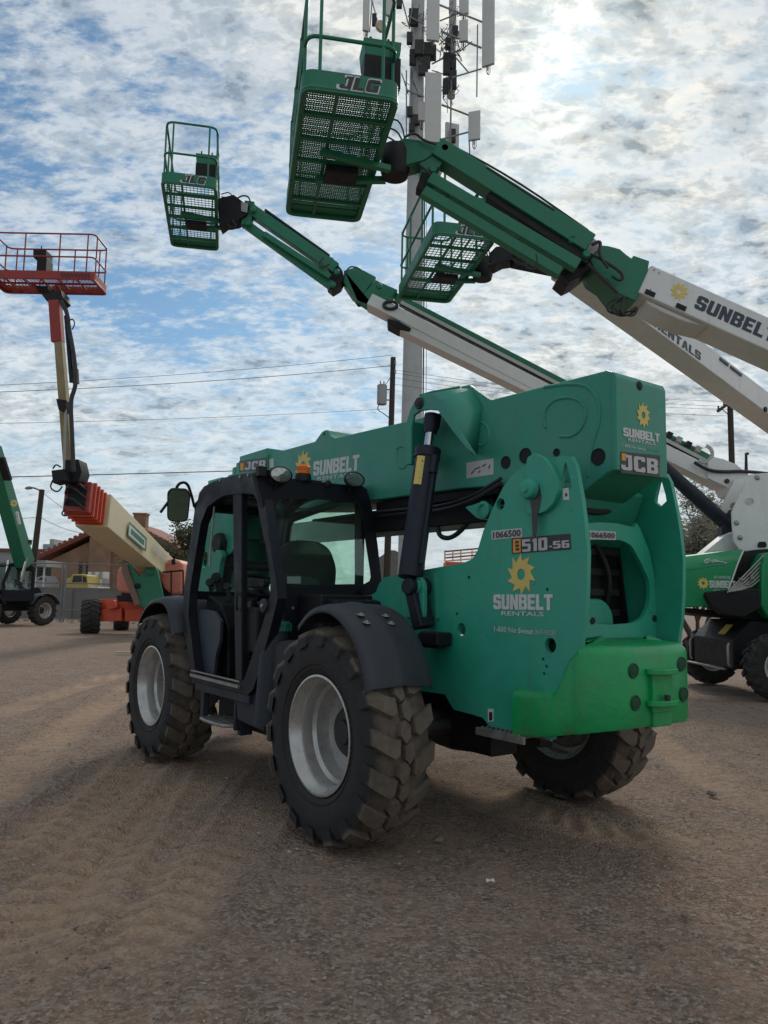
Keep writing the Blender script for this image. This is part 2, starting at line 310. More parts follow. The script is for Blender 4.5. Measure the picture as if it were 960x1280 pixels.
def build(name, mb, m, parent=None, world=False, bevel=0.0, label=None, kind=None, ang=35, seg=2):
    me = bpy.data.meshes.new(name)
    vs = mb.v
    if world and parent is not None:
        r_ = parent
        while r_.parent is not None: r_ = r_.parent
        inv = ROOTM[r_.name].inverted(); vs = [inv @ p for p in vs]
    me.from_pydata([tuple(p) for p in vs], [], mb.f); me.validate()
    bm = bmesh.new(); bm.from_mesh(me); bmesh.ops.recalc_face_normals(bm, faces=bm.faces[:]); bm.to_mesh(me); bm.free()
    me.polygons.foreach_set('use_smooth', [True] * len(me.polygons))
    me.set_sharp_from_angle(angle=radians(ang))
    me.materials.append(M[m] if isinstance(m, str) else m); me.update()
    o = bpy.data.objects.new(name, me); COL.objects.link(o)
    if parent is not None: o.parent = parent
    if bevel > 0:
        b = o.modifiers.new('bevel', 'BEVEL'); b.width = bevel; b.segments = seg; b.limit_method = 'ANGLE'; b.angle_limit = radians(35)
        b.harden_normals = True
    if label: o['label'] = label
    if kind: o['kind'] = kind
    return o
ROOTM = {}
def thing(name, label, cat, loc=(0, 0, 0), rz=0.0, group=None):
    o = bpy.data.objects.new(name, None); COL.objects.link(o); o.location = loc; o.rotation_euler = (0, 0, rz); o.empty_display_size = 0.2
    ROOTM[o.name] = Matrix.Translation(loc) @ Matrix.Rotation(rz, 4, 'Z')
    o['label'] = label; o['category'] = cat
    if group: o['group'] = group
    return o
def tag(o, label, cat, group=None):
    o['label'] = label; o['category'] = cat
    if group: o['group'] = group
    return o
def struct(name, mb, m, ang=35):
    return build(name, mb, m, kind='structure', ang=ang)
def copy_tree(o, parent=None):
    c = o.copy(); COL.objects.link(c)
    if parent is not None: c.parent = parent
    for ch in list(o.children): copy_tree(ch, c)
    return c

# ---------------------------------------------------------------- lettering
HG = {
 'S': [[(0,1),(1,0),(5,0),(6,1),(6,5),(5,6),(2.3,6),(2.3,7.9),(3.7,7.9),(3.7,7),(6,7),(6,9),(5,10),(1,10),(0,9),(0,5),(1,4),(3.7,4),(3.7,2.1),(2.3,2.1),(2.3,3),(0,3)]],
 'U': [[(0,10),(0,1),(1,0),(5,0),(6,1),(6,10),(3.8,10),(3.8,2.1),(2.2,2.1),(2.2,10)]],
 'N': [[(0,0),(2.1,0),(2.1,5),(3.9,0),(6,0),(6,10),(3.9,10),(3.9,5),(2.1,10),(0,10)]],
 'B': [[(0,0),(5,0),(6,1),(6,4.3),(5.3,5.1),(6,5.9),(6,9),(5,10),(0,10)],[(2.2,2),(3.8,2),(3.8,4.2),(2.2,4.2)],[(2.2,6),(3.8,6),(3.8,8),(2.2,8)]],
 'E': [[(0,0),(5.4,0),(5.4,2.1),(2.2,2.1),(2.2,4),(4.8,4),(4.8,6),(2.2,6),(2.2,7.9),(5.4,7.9),(5.4,10),(0,10)]],
 'L': [[(0,0),(5.2,0),(5.2,2.1),(2.2,2.1),(2.2,10),(0,10)]],
 'T': [[(1.8,0),(4,0),(4,7.9),(5.8,7.9),(5.8,10),(0,10),(0,7.9),(1.8,7.9)]],
 'R': [[(0,0),(2.2,0),(2.2,4),(3.3,4),(3.8,3.2),(3.8,0),(6,0),(6,4),(5.3,5),(6,6),(6,9),(5,10),(0,10)],[(2.2,5.9),(3.8,5.9),(3.8,8),(2.2,8)]],
 'A': [[(0,0),(2,0),(2.4,2.2),(3.6,2.2),(4,0),(6,0),(4.2,10),(1.8,10)],[(2.6,4),(3.4,4),(3,7)]],
 'J': [[(0,3.2),(0,1),(1,0),(4.6,0),(5.6,1),(5.6,10),(2.2,10),(2.2,8.2),(3.5,8.2),(3.5,2),(2.1,2),(2.1,3.2)]],
 'C': [[(0,1),(1,0),(5.4,0),(6,.6),(6,3.2),(3.9,3.2),(3.9,2.1),(2.2,2.1),(2.2,7.9),(3.9,7.9),(3.9,6.8),(6,6.8),(6,9.4),(5.4,10),(1,10),(0,9)]],
 'G': [[(0,1),(1,0),(6,0),(6,5.6),(3.2,5.6),(3.2,3.9),(3.9,3.9),(3.9,2.1),(2.2,2.1),(2.2,7.9),(6,7.9),(6,9.4),(5.4,10),(1,10),(0,9)]],
 '5': [[(0,.8),(.8,0),(5.2,0),(6,.8),(6,5.5),(5.2,6.3),(2.1,6.3),(2.1,8),(5.7,8),(5.7,10),(0,10),(0,4.4),(3.9,4.4),(3.9,2),(0,2)]],
 '1': [[(1,0),(3.2,0),(3.2,10),(1.4,10),(0,8.8),(0,7.6),(1,7.9)]],
 '0': [[(0,.8),(.8,0),(5.2,0),(6,.8),(6,9.2),(5.2,10),(.8,10),(0,9.2)],[(2.1,2),(3.9,2),(3.9,8),(2.1,8)]],
 '6': [[(0,.8),(.8,0),(5.2,0),(6,.8),(6,5.3),(5.2,6.1),(2.1,6.1),(2.1,8),(5.6,8),(5.6,10),(.8,10),(0,9.2)],[(2.1,1.9),(3.9,1.9),(3.9,4.3),(2.1,4.3)]],
 '-': [[(0,2),(2,2),(2,4),(0,4)]],
}
def heavy(mb, txt, o, u, v, n, w, h, gap=0.8, shear=0.0, t=0.002):
    ws = [(3 if c == ' ' else max(p[0] for p in HG[c][0])) for c in txt]
    tot = sum(ws) + gap * (len(txt) - 1); k = w / tot; q = h / 10; x = 0
    for c, cw in zip(txt, ws):
        if c != ' ':
            rs = [[((x + a) * k + shear * b * q, b * q) for a, b in r] for r in HG[c]]
            mb.prism(rs[0], o, u, v, n, t, rs[1:])
        x += cw + gap
    return mb
def fonttext(mb, txt, o, u, v, n, w, h, bold=0.0, t=0.002):
    cu_ = bpy.data.curves.new('txt', 'FONT'); cu_.body = txt; cu_.offset = bold; cu_.resolution_u = 2
    ob = bpy.data.objects.new('txt', cu_); COL.objects.link(ob)
    dg = bpy.context.evaluated_depsgraph_get(); me = bpy.data.meshes.new_from_object(ob.evaluated_get(dg))
    o = Vector(o); u = Vector(u); v = Vector(v); n = Vector(n)
    xs = [p.co.x for p in me.vertices]; ys = [p.co.y for p in me.vertices]
    x0, x1, y0, y1 = min(xs), max(xs), min(ys), max(ys); k = len(mb.v)
    for p in me.vertices: mb.v.append(o + u * ((p.co.x - x0) / (x1 - x0) * w) + v * ((p.co.y - y0) / (y1 - y0) * h) + n * t)
    for f in me.polygons: mb.f.append(tuple(k + i for i in f.vertices))
    bpy.data.objects.remove(ob); bpy.data.meshes.remove(me); bpy.data.curves.remove(cu_); return mb
def sun_logo(mb, o, u, v, n, r, t=0.002, sx=1.0):
    T = 10
    # saw teeth: tip, then step straight in, then slope out to the next tip
    pts = []
    for i in range(T):
        a = -2 * pi * i / T + pi / 2
        pts.append((r * sx * cos(a), r * sin(a))); pts.append((0.64 * r * sx * cos(a - 0.10), 0.64 * r * sin(a - 0.10)))
    mb.prism(pts, o, u, v, n, t, [ell(0, 0, 0.27 * r * sx, 0.27 * r, 14)]); return mb
X3, Y3, Z3 = Vector((1, 0, 0)), Vector((0, 1, 0)), Vector((0, 0, 1))

# ================================================================ GROUND
def track_lines():
    L = []
    for pix in ([(-60,1240),(60,1110),(150,1010),(205,940),(250,905)], [(-80,1300),(30,1190),(150,1075),(235,985),(290,930)], [(-40,1130),(60,1040),(140,975),(190,935)], [(-60,1040),(20,960),(90,905),(150,870),(170,850)],
                [(100,1300),(190,1160),(260,1060),(330,985)], [(960,1010),(880,960),(830,930),(800,905)], [(-20,900),(60,868),(130,848),(160,838)], [(560,960),(640,1010),(760,1040),(960,1060)]):
        L.append([onG(*p) for p in pix])
    return [smooth_pts(l, 3) for l in L]
TR = track_lines()
def seg_dist(p, l):
    best = 9; acc = 0; bs = 0
    for a, b in zip(l, l[1:]):
        dx, dy = b.x - a.x, b.y - a.y; L2 = dx * dx + dy * dy + 1e-12
        t = max(0, min(1, ((p[0] - a.x) * dx + (p[1] - a.y) * dy) / L2))
        d = math.hypot(p[0] - a.x - t * dx, p[1] - a.y - t * dy)
        if d < best: best = d; bs = acc + t * math.sqrt(L2)
        acc += math.sqrt(L2)
    return best, bs
def ground():
    bm_x = [-400, -120, -50, -25, -14, -9] + [-7 + 0.06 * i for i in range(34)] + [-4.96 + 0.028 * i for i in range(356)] + [5.06 + 0.06 * i for i in range(33)] + [9, 14, 25, 50, 120, 400]
    ys = [-30, -5, 0.2]; y = 0.9
    while y < 16: ys.append(y); y += 0.028 + 0.011 * max(0, y - 1.5)
    ys += [17, 18, 19.5, 21, 23, 26, 30, 36, 45, 60, 100, 200, 600, 1500]
    P = []; cols = []; LEN = {id(l): sum((b - a).length for a, b in zip(l, l[1:])) for l in TR}
    boxes = [(min(p.x for p in l) - .5, max(p.x for p in l) + .5, min(p.y for p in l) - .5, max(p.y for p in l) + .5) for l in TR]
    for x in bm_x:
        row = []
        for yy in ys:
            z = 0.0; tr = 0.0
            if -8 < x < 8 and 0.5 < yy < 17:
                fade = min(1, (8 - abs(x)) / 1.5) * min(1, (17 - yy) / 3)
                z = 0.018 * noise.noise(Vector((x * 0.5, yy * 0.5, 0))) + 0.010 * noise.noise(Vector((x * 2.3, yy * 2.3, 3))) + 0.008 * noise.noise(Vector((x * 7, yy * 7, 5)))
                z += 0.006 * noise.noise(Vector((x * 15, yy * 15, 9)))
                for l, bb in zip(TR, boxes):
                    if bb[0] < x < bb[1] and bb[2] < yy < bb[3]:
                        d, s_ = seg_dist((x, yy), l)
                        if d < 0.30:
                            w = max(0, min(1, 1 - (d + .07 * noise.noise(Vector((x * 5, yy * 5, 4))) - 0.15) / 0.12))
                            che = max(0, min(1, 0.5 + 1.3 * math.sin((s_ + 0.75 * d) * 2 * pi / 0.19)))
                            n_ = 0.55 + 0.9 * noise.noise(Vector((x * 1.2, yy * 1.2, 8)))
                            w *= max(0, min(1, n_ + 0.35)) * min(1, s_ / 0.9, max(0, LEN[id(l)] - s_) / 0.9 + .0)
                            z -= w * (0.016 + 0.022 * che); tr = max(tr, w * (0.95 - 0.55 * che))
                        elif d < 0.4: z += 0.022 * max(0, 1 - abs(d - 0.34) / 0.06) * min(1, s_ / 0.9, max(0, LEN[id(l)] - s_) / 0.9)
                z *= fade
            row.append(Vector((x, yy, z - 0.012))); cols.append(tr)
        P.append(row)
    mb = MB().grid(P)
    m = bpy.data.materials.new('packed_gravel_dirt'); m.use_nodes = True; t = m.node_tree; b = t.nodes['Principled BSDF']
    co = N(t, 'ShaderNodeTexCoord').outputs['Object']
    n1 = noise_(t, co, 0.45, 5, 0.6, 0.6); n2 = noise_(t, co, 3.2, 6, 0.7, 0.3, (2, 1, 0)); n3 = noise_(t, co, 46, 4, 0.7)
    vo = N(t, 'ShaderNodeTexVoronoi', inp={'Scale': 62.0, 'Randomness': 1.0}); t.links.new(co, vo.inputs['Vector'])
    vo2 = N(t, 'ShaderNodeTexVoronoi', inp={'Scale': 33.0, 'Randomness': 1.0}); t.links.new(co, vo2.inputs['Vector'])
    c = mixc(t, ramp(t, n1, [(0.35, 0.0), (0.65, 1.0)]), (0.390, 0.245, 0.165), (0.430, 0.300, 0.220))
    c = mixc(t, ramp(t, n2, [(0.35, 0.0), (0.68, 0.75)]), c, (0.235, 0.158, 0.112))
    vb = N(t, 'ShaderNodeSeparateColor'); t.links.new(vo.outputs['Color'], vb.inputs[0])
    grit = ramp(t, vb.outputs[0], [(0.0, (0.07, 0.05, 0.04)), (0.45, (0.24, 0.170, 0.128)), (0.85, (0.42, 0.34, 0.28)), (1.0, (0.55, 0.48, 0.42))], 'LINEAR')
    gm = ramp(t, n2, [(0.30, 0.22), (0.60, 0.62)])
    c = mixc(t, gm, c, grit)
    vb2 = N(t, 'ShaderNodeSeparateColor'); t.links.new(vo2.outputs['Color'], vb2.inputs[0])
    c = mixc(t, ramp(t, vb2.outputs[1], [(0.87, 0.0), (0.90, 0.6)]), c, mixc(t, vb2.outputs[0], (0.12, 0.09, 0.075), (0.52, 0.43, 0.36)))
    at = N(t, 'ShaderNodeAttribute', attribute_name='track')
    c = mixc(t, math_(t, 'MULTIPLY', at.outputs['Fac'], 0.95), c, (0.56, 0.385, 0.26))
    c = mixc(t, math_(t, 'MULTIPLY', n3, 0.28), c, (0.15, 0.11, 0.085))
    t.links.new(c, b.inputs['Base Color']); b.inputs['Roughness'].default_value = 0.93; b.inputs['Specular IOR Level'].default_value = 0.25
    h = math_(t, 'ADD', math_(t, 'MULTIPLY', vo.outputs['Distance'], -0.8), math_(t, 'MULTIPLY', n3, 0.9)); h = math_(t, 'ADD', h, math_(t, 'MULTIPLY', n2, 1.2))
    bn = N(t, 'ShaderNodeBump', inp={'Strength': 1.0, 'Distance': 0.02}); t.links.new(h, bn.inputs['Height']); t.links.new(bn.outputs[0], b.inputs['Normal'])
    o = struct('ground', mb, m, ang=80)
    a = o.data.attributes.new('track', 'FLOAT', 'POINT'); a.data.foreach_set('value', cols)
ground()
def pebbles():
    mb = MB(); oc = [Vector(p) for p in ((1,0,0),(0,1,0),(-1,0,0),(0,-1,0),(0,0,1),(0,0,-1))]
    rnd = random.Random(3)
    for i in range(20000):
        y = 1.6 + 11 * rnd.random() ** 1.9; x = (rnd.random() * 2 - 1) * (0.62 * y + 0.4)
        r = 0.003 + 0.006 * rnd.random() ** 3 + (0.010 if rnd.random() < 0.025 else 0)
        if noise.noise(Vector((x * .6, y * .6, 2))) < -0.15 and rnd.random() < .7: continue
        k = len(mb.v); R = Matrix.Rotation(rnd.random() * 6.28, 3, 'Z') @ Matrix.Rotation(rnd.random(), 3, 'X')
        s = Vector((1, 0.6 + .5 * rnd.random(), 0.45 + .3 * rnd.random()))
        z = 0.018 * noise.noise(Vector((x * 0.5, y * 0.5, 0))) - 0.011
        for p in oc: mb.v.append(R @ Vector((p.x * s.x * r, p.y * s.y * r, p.z * s.z * r)) + Vector((x, y, z + r * 0.2)))
        for a, b in ((0,1),(1,2),(2,3),(3,0)): mb.f += [(k + a, k + b, k + 4), (k + b, k + a, k + 5)]
    m = mat('small_stones', (0.32, 0.26, 0.215), 0.9, 0, 0.65, 0.4, (0.09, 0.07, 0.06), 3.0)
    o = build('gravel', mb, m, kind='stuff', ang=10); o['label'] = 'small loose stones scattered over the dirt yard'
pebbles()

# ================================================================ WHEELS
def tyre_mesh(R, W, n, rr, chunky=True, lugh=0.045):
    base = R - lugh; hw = W / 2
    prof = [(rr, hw * .80), (rr + .03, hw * .90), (rr + .045, hw * .945), (rr + .05, hw * .925), (rr + .062, hw * .93), (rr + .066, hw * .965), (rr + (base - rr) * .45, hw * 1.0), (rr + (base - rr) * .8, hw * .97), (base - .008, hw * .86), (base + .004, hw * .5), (base + .008, 0)]
    prof = prof + [(r, -h) for r, h in reversed(prof[:-1])]
    mb = MB().lathe(prof, (0, 0, 0), Y3, 48)
    def lug(poly):
        k = len(mb.v); m = len(poly)
        for q, (ex) in ((0, 0.0), (1, 1.0)):
            for s_, y in poly:
                cy = sum(p[1] for p in poly) / m; cs = sum(p[0] for p in poly) / m
                sh = 0.90 if q else 1.06
                yy = cy + (y - cy) * sh; ss = cs + (s_ - cs) * sh
                rad = (base - 0.012) if not q else R - 0.030 * (abs(yy) / hw) ** 2.5
                if not q and abs(y) > hw * .95: rad = base - 0.07
                a = ss / R; mb.v.append(Vector((rad * cos(a), yy, rad * sin(a))))
        mb.f.append(tuple(range(k + m, k + 2 * m))); mb.quadloop(k, k + m, m)
    p = 2 * pi * R / n
    for i in range(n):
        o = i * p
        jit = lambda: random.uniform(-.004, .004)
        if chunky:
            q = p
            L = [(-1.03, .02), (-1.03, .50), (-.80, .66), (-.38, .88), (-.22, .80), (-.20, .40), (-.42, .34), (-.75, .16)]
            C1 = [(-.16, .02), (-.20, .30), (-.02, .52), (.14, .38), (.16, .08), (.0, -.08)]
            lug([(o + b * q + jit(), a * hw) for a, b in L]); lug([(o + (b + .5) * q + jit(), -a * hw) for a, b in L])
            lug([(o + b * q, a * hw - .01) for a, b in C1]); lug([(o + (b + .5) * q, -a * hw + .01) for a, b in C1])
        else:
            L = [(-1.02, .0), (-1.02, .42), (-.5, .66), (0.06, .98), (0.06, .58), (-.5, .28)]
            lug([(o + b * p, a * hw) for a, b in L]); lug([(o + (b + .5) * p, -a * hw) for a, b in L])
    return mb
M['disc'] = mat('wheel_disc_dish_shade', (0.20, 0.185, 0.17), 0.55, 0.3, 0.12, 0.4, (0.11, 0.085, 0.065), 8)  # darker than the rim: shade of the dish put into colour, plus dirt
def wheel(parent, c, R, W, rr, side, n=18, chunky=True, steer=0.0, rimmat='rim', spin=0.0, lugang=3.9, detail=True, name='wheel'):
    """wheel > tyre, rim, hub ; side = +1 outer face towards +Y"""
    e = bpy.data.objects.new(name, None); COL.objects.link(e); e.parent = parent; e.location = c; e.rotation_euler = (0, spin, steer)
    build('tyre', tyre_mesh(R, W, n, rr, chunky), 'rubber' if not chunky else TY, e, ang=32)
    hw = W / 2; s = side; k = rr / .335
    pr = [(rr + .004, hw * .84), (rr + .006, hw * .89), (rr - .006, hw * .90), (.312 * k, hw * .72), (.300 * k, hw * .66), (.290 * k, hw * .52), (.290 * k, hw * .22), (.272 * k, hw * .12), (.268 * k, -hw * .30), (.258 * k, -hw * .42)]
    mb = MB().lathe([(r, h * s) for r, h in pr], (0, 0, 0), Y3, 56)
    mb.lathe([(rr + .004, -hw * .84 * s), (rr * .9, -hw * .7 * s), (rr * .9, -hw * .3 * s), (0.05, -hw * .28 * s)], (0, 0, 0), Y3, 40)
    if detail:
        a = lugang; q = .268 * k; mb.tube([(q * cos(a) * .99, hw * .10 * s, q * sin(a) * .99), (q * cos(a) * .88, hw * .25 * s, q * sin(a) * .88)], .033 * k, 10)
        mb.tube([(q * cos(a) * 1.0, hw * .42 * s, q * sin(a)), (q * cos(a) * .90, hw * .47 * s, q * sin(a) * .90)], .018 * k, 8)
    build('rim', mb, rimmat, e, ang=28)
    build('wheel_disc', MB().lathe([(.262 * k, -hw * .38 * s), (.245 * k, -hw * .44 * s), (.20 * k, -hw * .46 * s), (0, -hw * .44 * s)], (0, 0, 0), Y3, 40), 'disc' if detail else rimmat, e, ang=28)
    mb = MB().lathe([(.15 * k, -hw * .46 * s), (.15 * k, -hw * .16 * s), (.13 * k, -hw * .05 * s), (.075 * k, -hw * .0 * s), (.07 * k, hw * .10 * s), (0, hw * .12 * s)], (0, 0, 0), Y3, 20)
    if detail:
        for i in range(10):
            a = 2 * pi * i / 10; mb.tube([(.185 * k * cos(a), -hw * .46 * s, .185 * k * sin(a)), (.185 * k * cos(a), -hw * .34 * s, .185 * k * sin(a))], .014, 6)
    build('hub', mb, 'dark', e)
    return e
# dusty tread: the outer faces of the lugs carry pale dust, side walls stay dark
def tyre_material():
    m = mat('dusty_tyre_rubber_worn', (0.024, 0.022, 0.022), 0.85, 0, 0.2, 0.35, (0.060, 0.048, 0.038), 9, bump=0.35, bscale=45)
    t = m.node_tree; b = t.nodes['Principled BSDF']; src = b.inputs['Base Color'].links[0].from_socket
    co = N(t, 'ShaderNodeTexCoord').outputs['Object']; sp = N(t, 'ShaderNodeSeparateXYZ'); t.links.new(co, sp.inputs[0])
    rr_ = math_(t, 'SQRT', math_(t, 'ADD', math_(t, 'MULTIPLY', sp.outputs[0], sp.outputs[0]), math_(t, 'MULTIPLY', sp.outputs[2], sp.outputs[2])))
    nz = noise_(t, co, 7, 6, 0.7); f = ramp(t, math_(t, 'ADD', rr_, math_(t, 'MULTIPLY', nz, 0.03)), [(0.575, 0.0), (0.605, 0.85)])
    f = math_(t, 'MULTIPLY', f, ramp(t, noise_(t, co, 14, 5, .7), [(0.25, 0.55), (0.7, 1.0)]))
    t.links.new(mixc(t, f, src, (0.165, 0.130, 0.098)), b.inputs['Base Color']); return m
TY = tyre_material()

# ================================================================ THE TELESCOPIC HANDLER (local frame: x forward, y left, z up)
H = thing('telescopic_handler', 'large teal telescopic handler with level boom and dark open cab, in mid yard', 'telehandler', (OX, OY, 0), TH)
def XZ(pts, y): return [(q.x, q.z) for q in (on(px, py, 'Y', y) for px, py in pts)]
def pl(pts, y, t, holes=(), mb=None, raw=False):                 # plate in a y = const plane, thickness t towards -y
    mb = mb or MB(); return mb.prism(pts, (0, y, 0), X3, Z3, -Y3, t, holes)
# wheels
wc = [(0.0, 1.0, 1), (2.80, 1.0, 1), (0.0, -1.0, -1), (2.80, -1.0, -1)]
wheel(H, (0, 1.0, .61), .625, .41, .335, 1, spin=0.05, lugang=3.95)
wheel(H, (2.80, 1.0, .61), .625, .41, .335, 1, spin=0.4, lugang=3.0 + .4)
wheel(H, (0, -1.0, .61), .625, .41, .335, -1, spin=0.2)
wheel(H, (2.80, -1.0, .61), .625, .41, .335, -1, spin=0.6)
# axles and belly
mb = MB()
for x in (0, 2.8):
    mb.lathe([(.0, -.62), (.09, -.62), (.10, -.35), (.17, -.16), (.20, 0), (.17, .16), (.10, .35), (.09, .62), (0, .62)], (x, 0, .60), Y3, 20)
    mb.tube([(x - .18, -.55, .62), (x - .18, .55, .62)], .045, 10)
    for s in (1, -1): mb.lathe([(0, 0), (.17, 0), (.19, .12), (.19, .22), (.12, .26), (0, .26)], (x, s * .62, .61), Y3 * s, 20); mb.box((x - .07, s * .60, .38), (x + .07, s * .72, .84))
build('axle', mb, 'dark', H, bevel=.006)
mb = MB(); mb.box((-.55, -.34, .72), (3.2, .34, 1.12)); mb.box((3.1, -.38, .60), (3.45, .38, 1.25)); mb.box((.6, -.33, .50), (2.1, .33, .8))
build('chassis', mb, 'black', H, bevel=.015)
# left and right side plates
plate = [(693,572),(702,569.5),(714,570.5),(719.6,582),(726.9,623),(731,655),(734,690),(733,740),(731,773),(727,803),(720,860),(690,925),(660,917),(612,908),(603,897),(590,893),(567,887),(556,868),(500,860),(420,870),(400,800),(440,760),(470,740),(474,729),(480,722),(504,717),(540,710.5),(579.6,703.5),(590,699),(597,688),(604,664),(617.5,632),(629,608.8),(637,597),(647,588),(664,577)]
PLT = XZ(plate, .43)
hl = [ell(*[on(*p, 'Y', .43).x, on(*p, 'Y', .43).z], r, r * 1.0) for p, r in (((625.7,630), .034), ((576.7,786.7), .038), ((688,806.7), .040), ((586,722), .012), ((571,767.5), .011), ((684,737), .010), ((679,824), .009), ((683,833), .009), ((680,842), .009))]
s0 = on(707, 597, 'Y', .43); drop = [(s0.x - .035, s0.z - .02), (s0.x - .04, s0.z - .055), (s0.x, s0.z - .085), (s0.x + .04, s0.z - .055), (s0.x + .035, s0.z - .02), (s0.x + .012, s0.z + .06), (s0.x, s0.z + .085), (s0.x - .012, s0.z + .06)]
spl = build('side_plate', pl(PLT, .43, .03, hl + [drop]), 'teal', H)
mb = MB().prism(PLT, (0, -.40, 0), X3, Z3, -Y3, .03, hl[1:3] + [drop]); build('side_plate', mb, 'teal', H)
# welded edge strip (front part of the plate steps outward near the ram foot)
a = on(545, 712, 'Y', .43); mb = MB().beam((a.x, .437, a.z - .02), (on(548, 770, 'Y', .43).x, .437, 1.28), .02, .014, (1, 0, 0)); build('weld_seam', mb, 'teal', spl)
# pivot boss, pin and oil run on the left plate
def PY(px, py, y): q = on(px, py, 'Y', y); return q
c = PY(667, 611, .45); mb = MB()
boss = [(670,566),(682,572),(692,585),(699,601),(699,614),(693,630),(683,640),(670,644),(661,643)]
bo = XZ(boss, .45); lo = [(c.x + .05, c.z - .10), (c.x + .06, c.z), (c.x + .05, c.z + .09), (bo[0][0] + .06, bo[0][1] - .02)]
mb.prism(rounded(bo + lo, .02), (0, .462, 0), X3, Z3, -Y3, .034); build('pivot_boss', mb, 'teal', spl, bevel=.006)
c2 = PY(658, 611, .50); mb = MB().lathe([(0, .035), (.035, .035), (.05, .028), (.058, 0), (.058, -.04)], (c2.x, .475, c2.z), Y3, 20); mb.lathe([(0, .012), (.02, .012), (.022, 0)], (c2.x, .508, c2.z), Y3, 12); build('pivot_pin', mb, 'teal', spl)
mb = MB().prism([(c2.x + .03, c2.z + .005), (c2.x + .01, c2.z - .03), (c2.x - .005, c2.z - .12), (c2.x - .012, c2.z - .26), (c2.x - .035, c2.z - .27), (c2.x - .05, c2.z - .14), (c2.x - .075, c2.z - .05), (c2.x - .06, c2.z + .02)], (0, .466, 0), X3, Z3, -Y3, .003); build('oil_stain', mb, 'oil', spl)

# ---- boom
BOOMP = [(-1.36, 2.10), (-1.345, 2.635), (-1.30, 2.655), (.49, 2.685), (1.45, 2.715), (1.52, 2.74), (1.57, 2.80), (1.62, 2.81), (1.67, 2.80), (1.78, 2.735), (2.70, 2.745), (2.70, 2.22), (1.8, 2.15), (-.15, 2.125), (-.55, 2.10), (-.75, 1.98), (-1.1, 1.98), (-1.30, 2.085)]
eh = ell(1.62, 2.775, .012, .012, 10)
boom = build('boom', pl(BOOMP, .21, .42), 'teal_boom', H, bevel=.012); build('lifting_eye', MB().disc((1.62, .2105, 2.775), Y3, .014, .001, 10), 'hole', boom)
def emboss(pts, y, r=.006, mat_='teal_boom', closed=False, par=None): return build('pressed_ridge', MB().tube([(x, y, z) for x, z in pts], r, 8, closed), mat_, par or boom)
P_ = lambda L, y=.212: XZ(L, y)
emboss([(p.x, p.z) for p in smooth_pts([(x, 0, z) for x, z in P_([(682,535),(679,522),(683,508),(694,499),(710,496),(724,500),(731,508),(733,520),(726,537),(713,546),(700,545)])], 2)], .208, .011)
emboss([(p.x, p.z) for p in smooth_pts([(x, 0, z) for x, z in P_([(680,484),(705,480),(728,480),(743,490),(750,508),(749,528),(742,550),(737,570),(735,595)])], 2)], .206, .012)
for L in ([(597,528),(606,529),(611,538),(611,547),(605,557),(597,556),(592,547),(592,537)], [(496,560),(503,557),(508,560),(510,570),(509,580),(504,586),(498,584),(495,575)]):
    emboss([(p.x, p.z) for p in smooth_pts([(x, 0, z) for x, z in P_(L)], 1)], .208, .008, closed=True)
mb = MB()
for (px, py), r in (((632,578), .035), ((656.5,569.5), .042), ((695.5,565.5), .018), ((747.5,571), .042), ((642,610), .010), ((631,611), .008)):
    q = PY(px, py, .212); mb.lathe([(r + .006, 0), (r + .004, .006), (r, .006), (r - .003, .001), (0, .001)], (q.x, .2105, q.z), Y3, 20)
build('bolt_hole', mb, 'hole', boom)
mb = MB().prism(rounded([(-1.375, 2.095), (-1.375, 2.60), (-1.36, 2.63), (-1.345, 2.63), (-1.345, 2.095)], .008), (0, .222, 0), X3, Z3, -Y3, .444)
rc = build('rear_cover', mb, 'teal_boom', boom, bevel=.012)
mb = MB().lathe([(0, .002), (.022, .002), (.026, 0)], (-1.377, .02, 2.585), -X3, 14); build('rubber_plug', mb, 'black', rc)
# collar, inner sections and drop head
mb = MB(); mb.box((2.62, -.235, 2.19), (3.22, .235, 2.80)); mb.box((3.25, -.215, 2.26), (3.34, .215, 2.75)); mb.box((3.38, -.2, 2.30), (3.46, .2, 2.72)); build('boom_collar', mb, 'teal_boom', boom, bevel=.012)
mb = MB(); mb.box((2.72, -.175, 2.27), (3.62, .175, 2.66)); build('inner_boom', mb, 'teal_boom', H, bevel=.012)
hd = XZ([(300,632),(268,625),(258,640),(252,668),(247,700),(244,738),(262,740),(272,720),(276,700),(290,690),(300,670)], .30)
hh = PY(255.5, 698, .30)
mb = pl(rounded(hd, .03), .30, .03, [ell(hh.x, hh.z, .085, .10)]); mb.prism(rounded(hd, .03), (0, -.27, 0), X3, Z3, -Y3, .03); mb.box((3.55, -.27, 2.0), (3.9, .27, 2.62)); mb.box((3.68, -.27, 1.45), (3.80, .27, 2.1))
hdo = build('boom_head', mb, 'teal', H)
l1 = XZ([(268,692),(272,687),(277,688),(279,695),(276,705),(274,722),(267,724),(266,708)], .36); mb = pl(rounded(l1, .02), .37, .05); build('carriage_lug', mb, 'teal', hdo, bevel=.006)
mb = MB(); mb.tube([(3.3, .25, 1.95), (3.45, .25, 1.35)], .06, 12); mb.tube([(3.35, -.2, 1.7), (3.35, .33, 1.7)], .05, 12); mb.lathe([(0, .02), (.10, .02), (.11, 0), (.11, -.04)], (3.42, .34, 1.92), Y3, 18); build('tilt_cylinder', mb, 'black', hdo)
mb = MB(); mb.box((3.78, -.6, .55), (3.86, .6, 1.35))
for y in (-.45, .33): mb.box((3.86, y, .18), (3.90, y + .12, 1.3))
build('carriage', mb, 'black', hdo, bevel=.006)
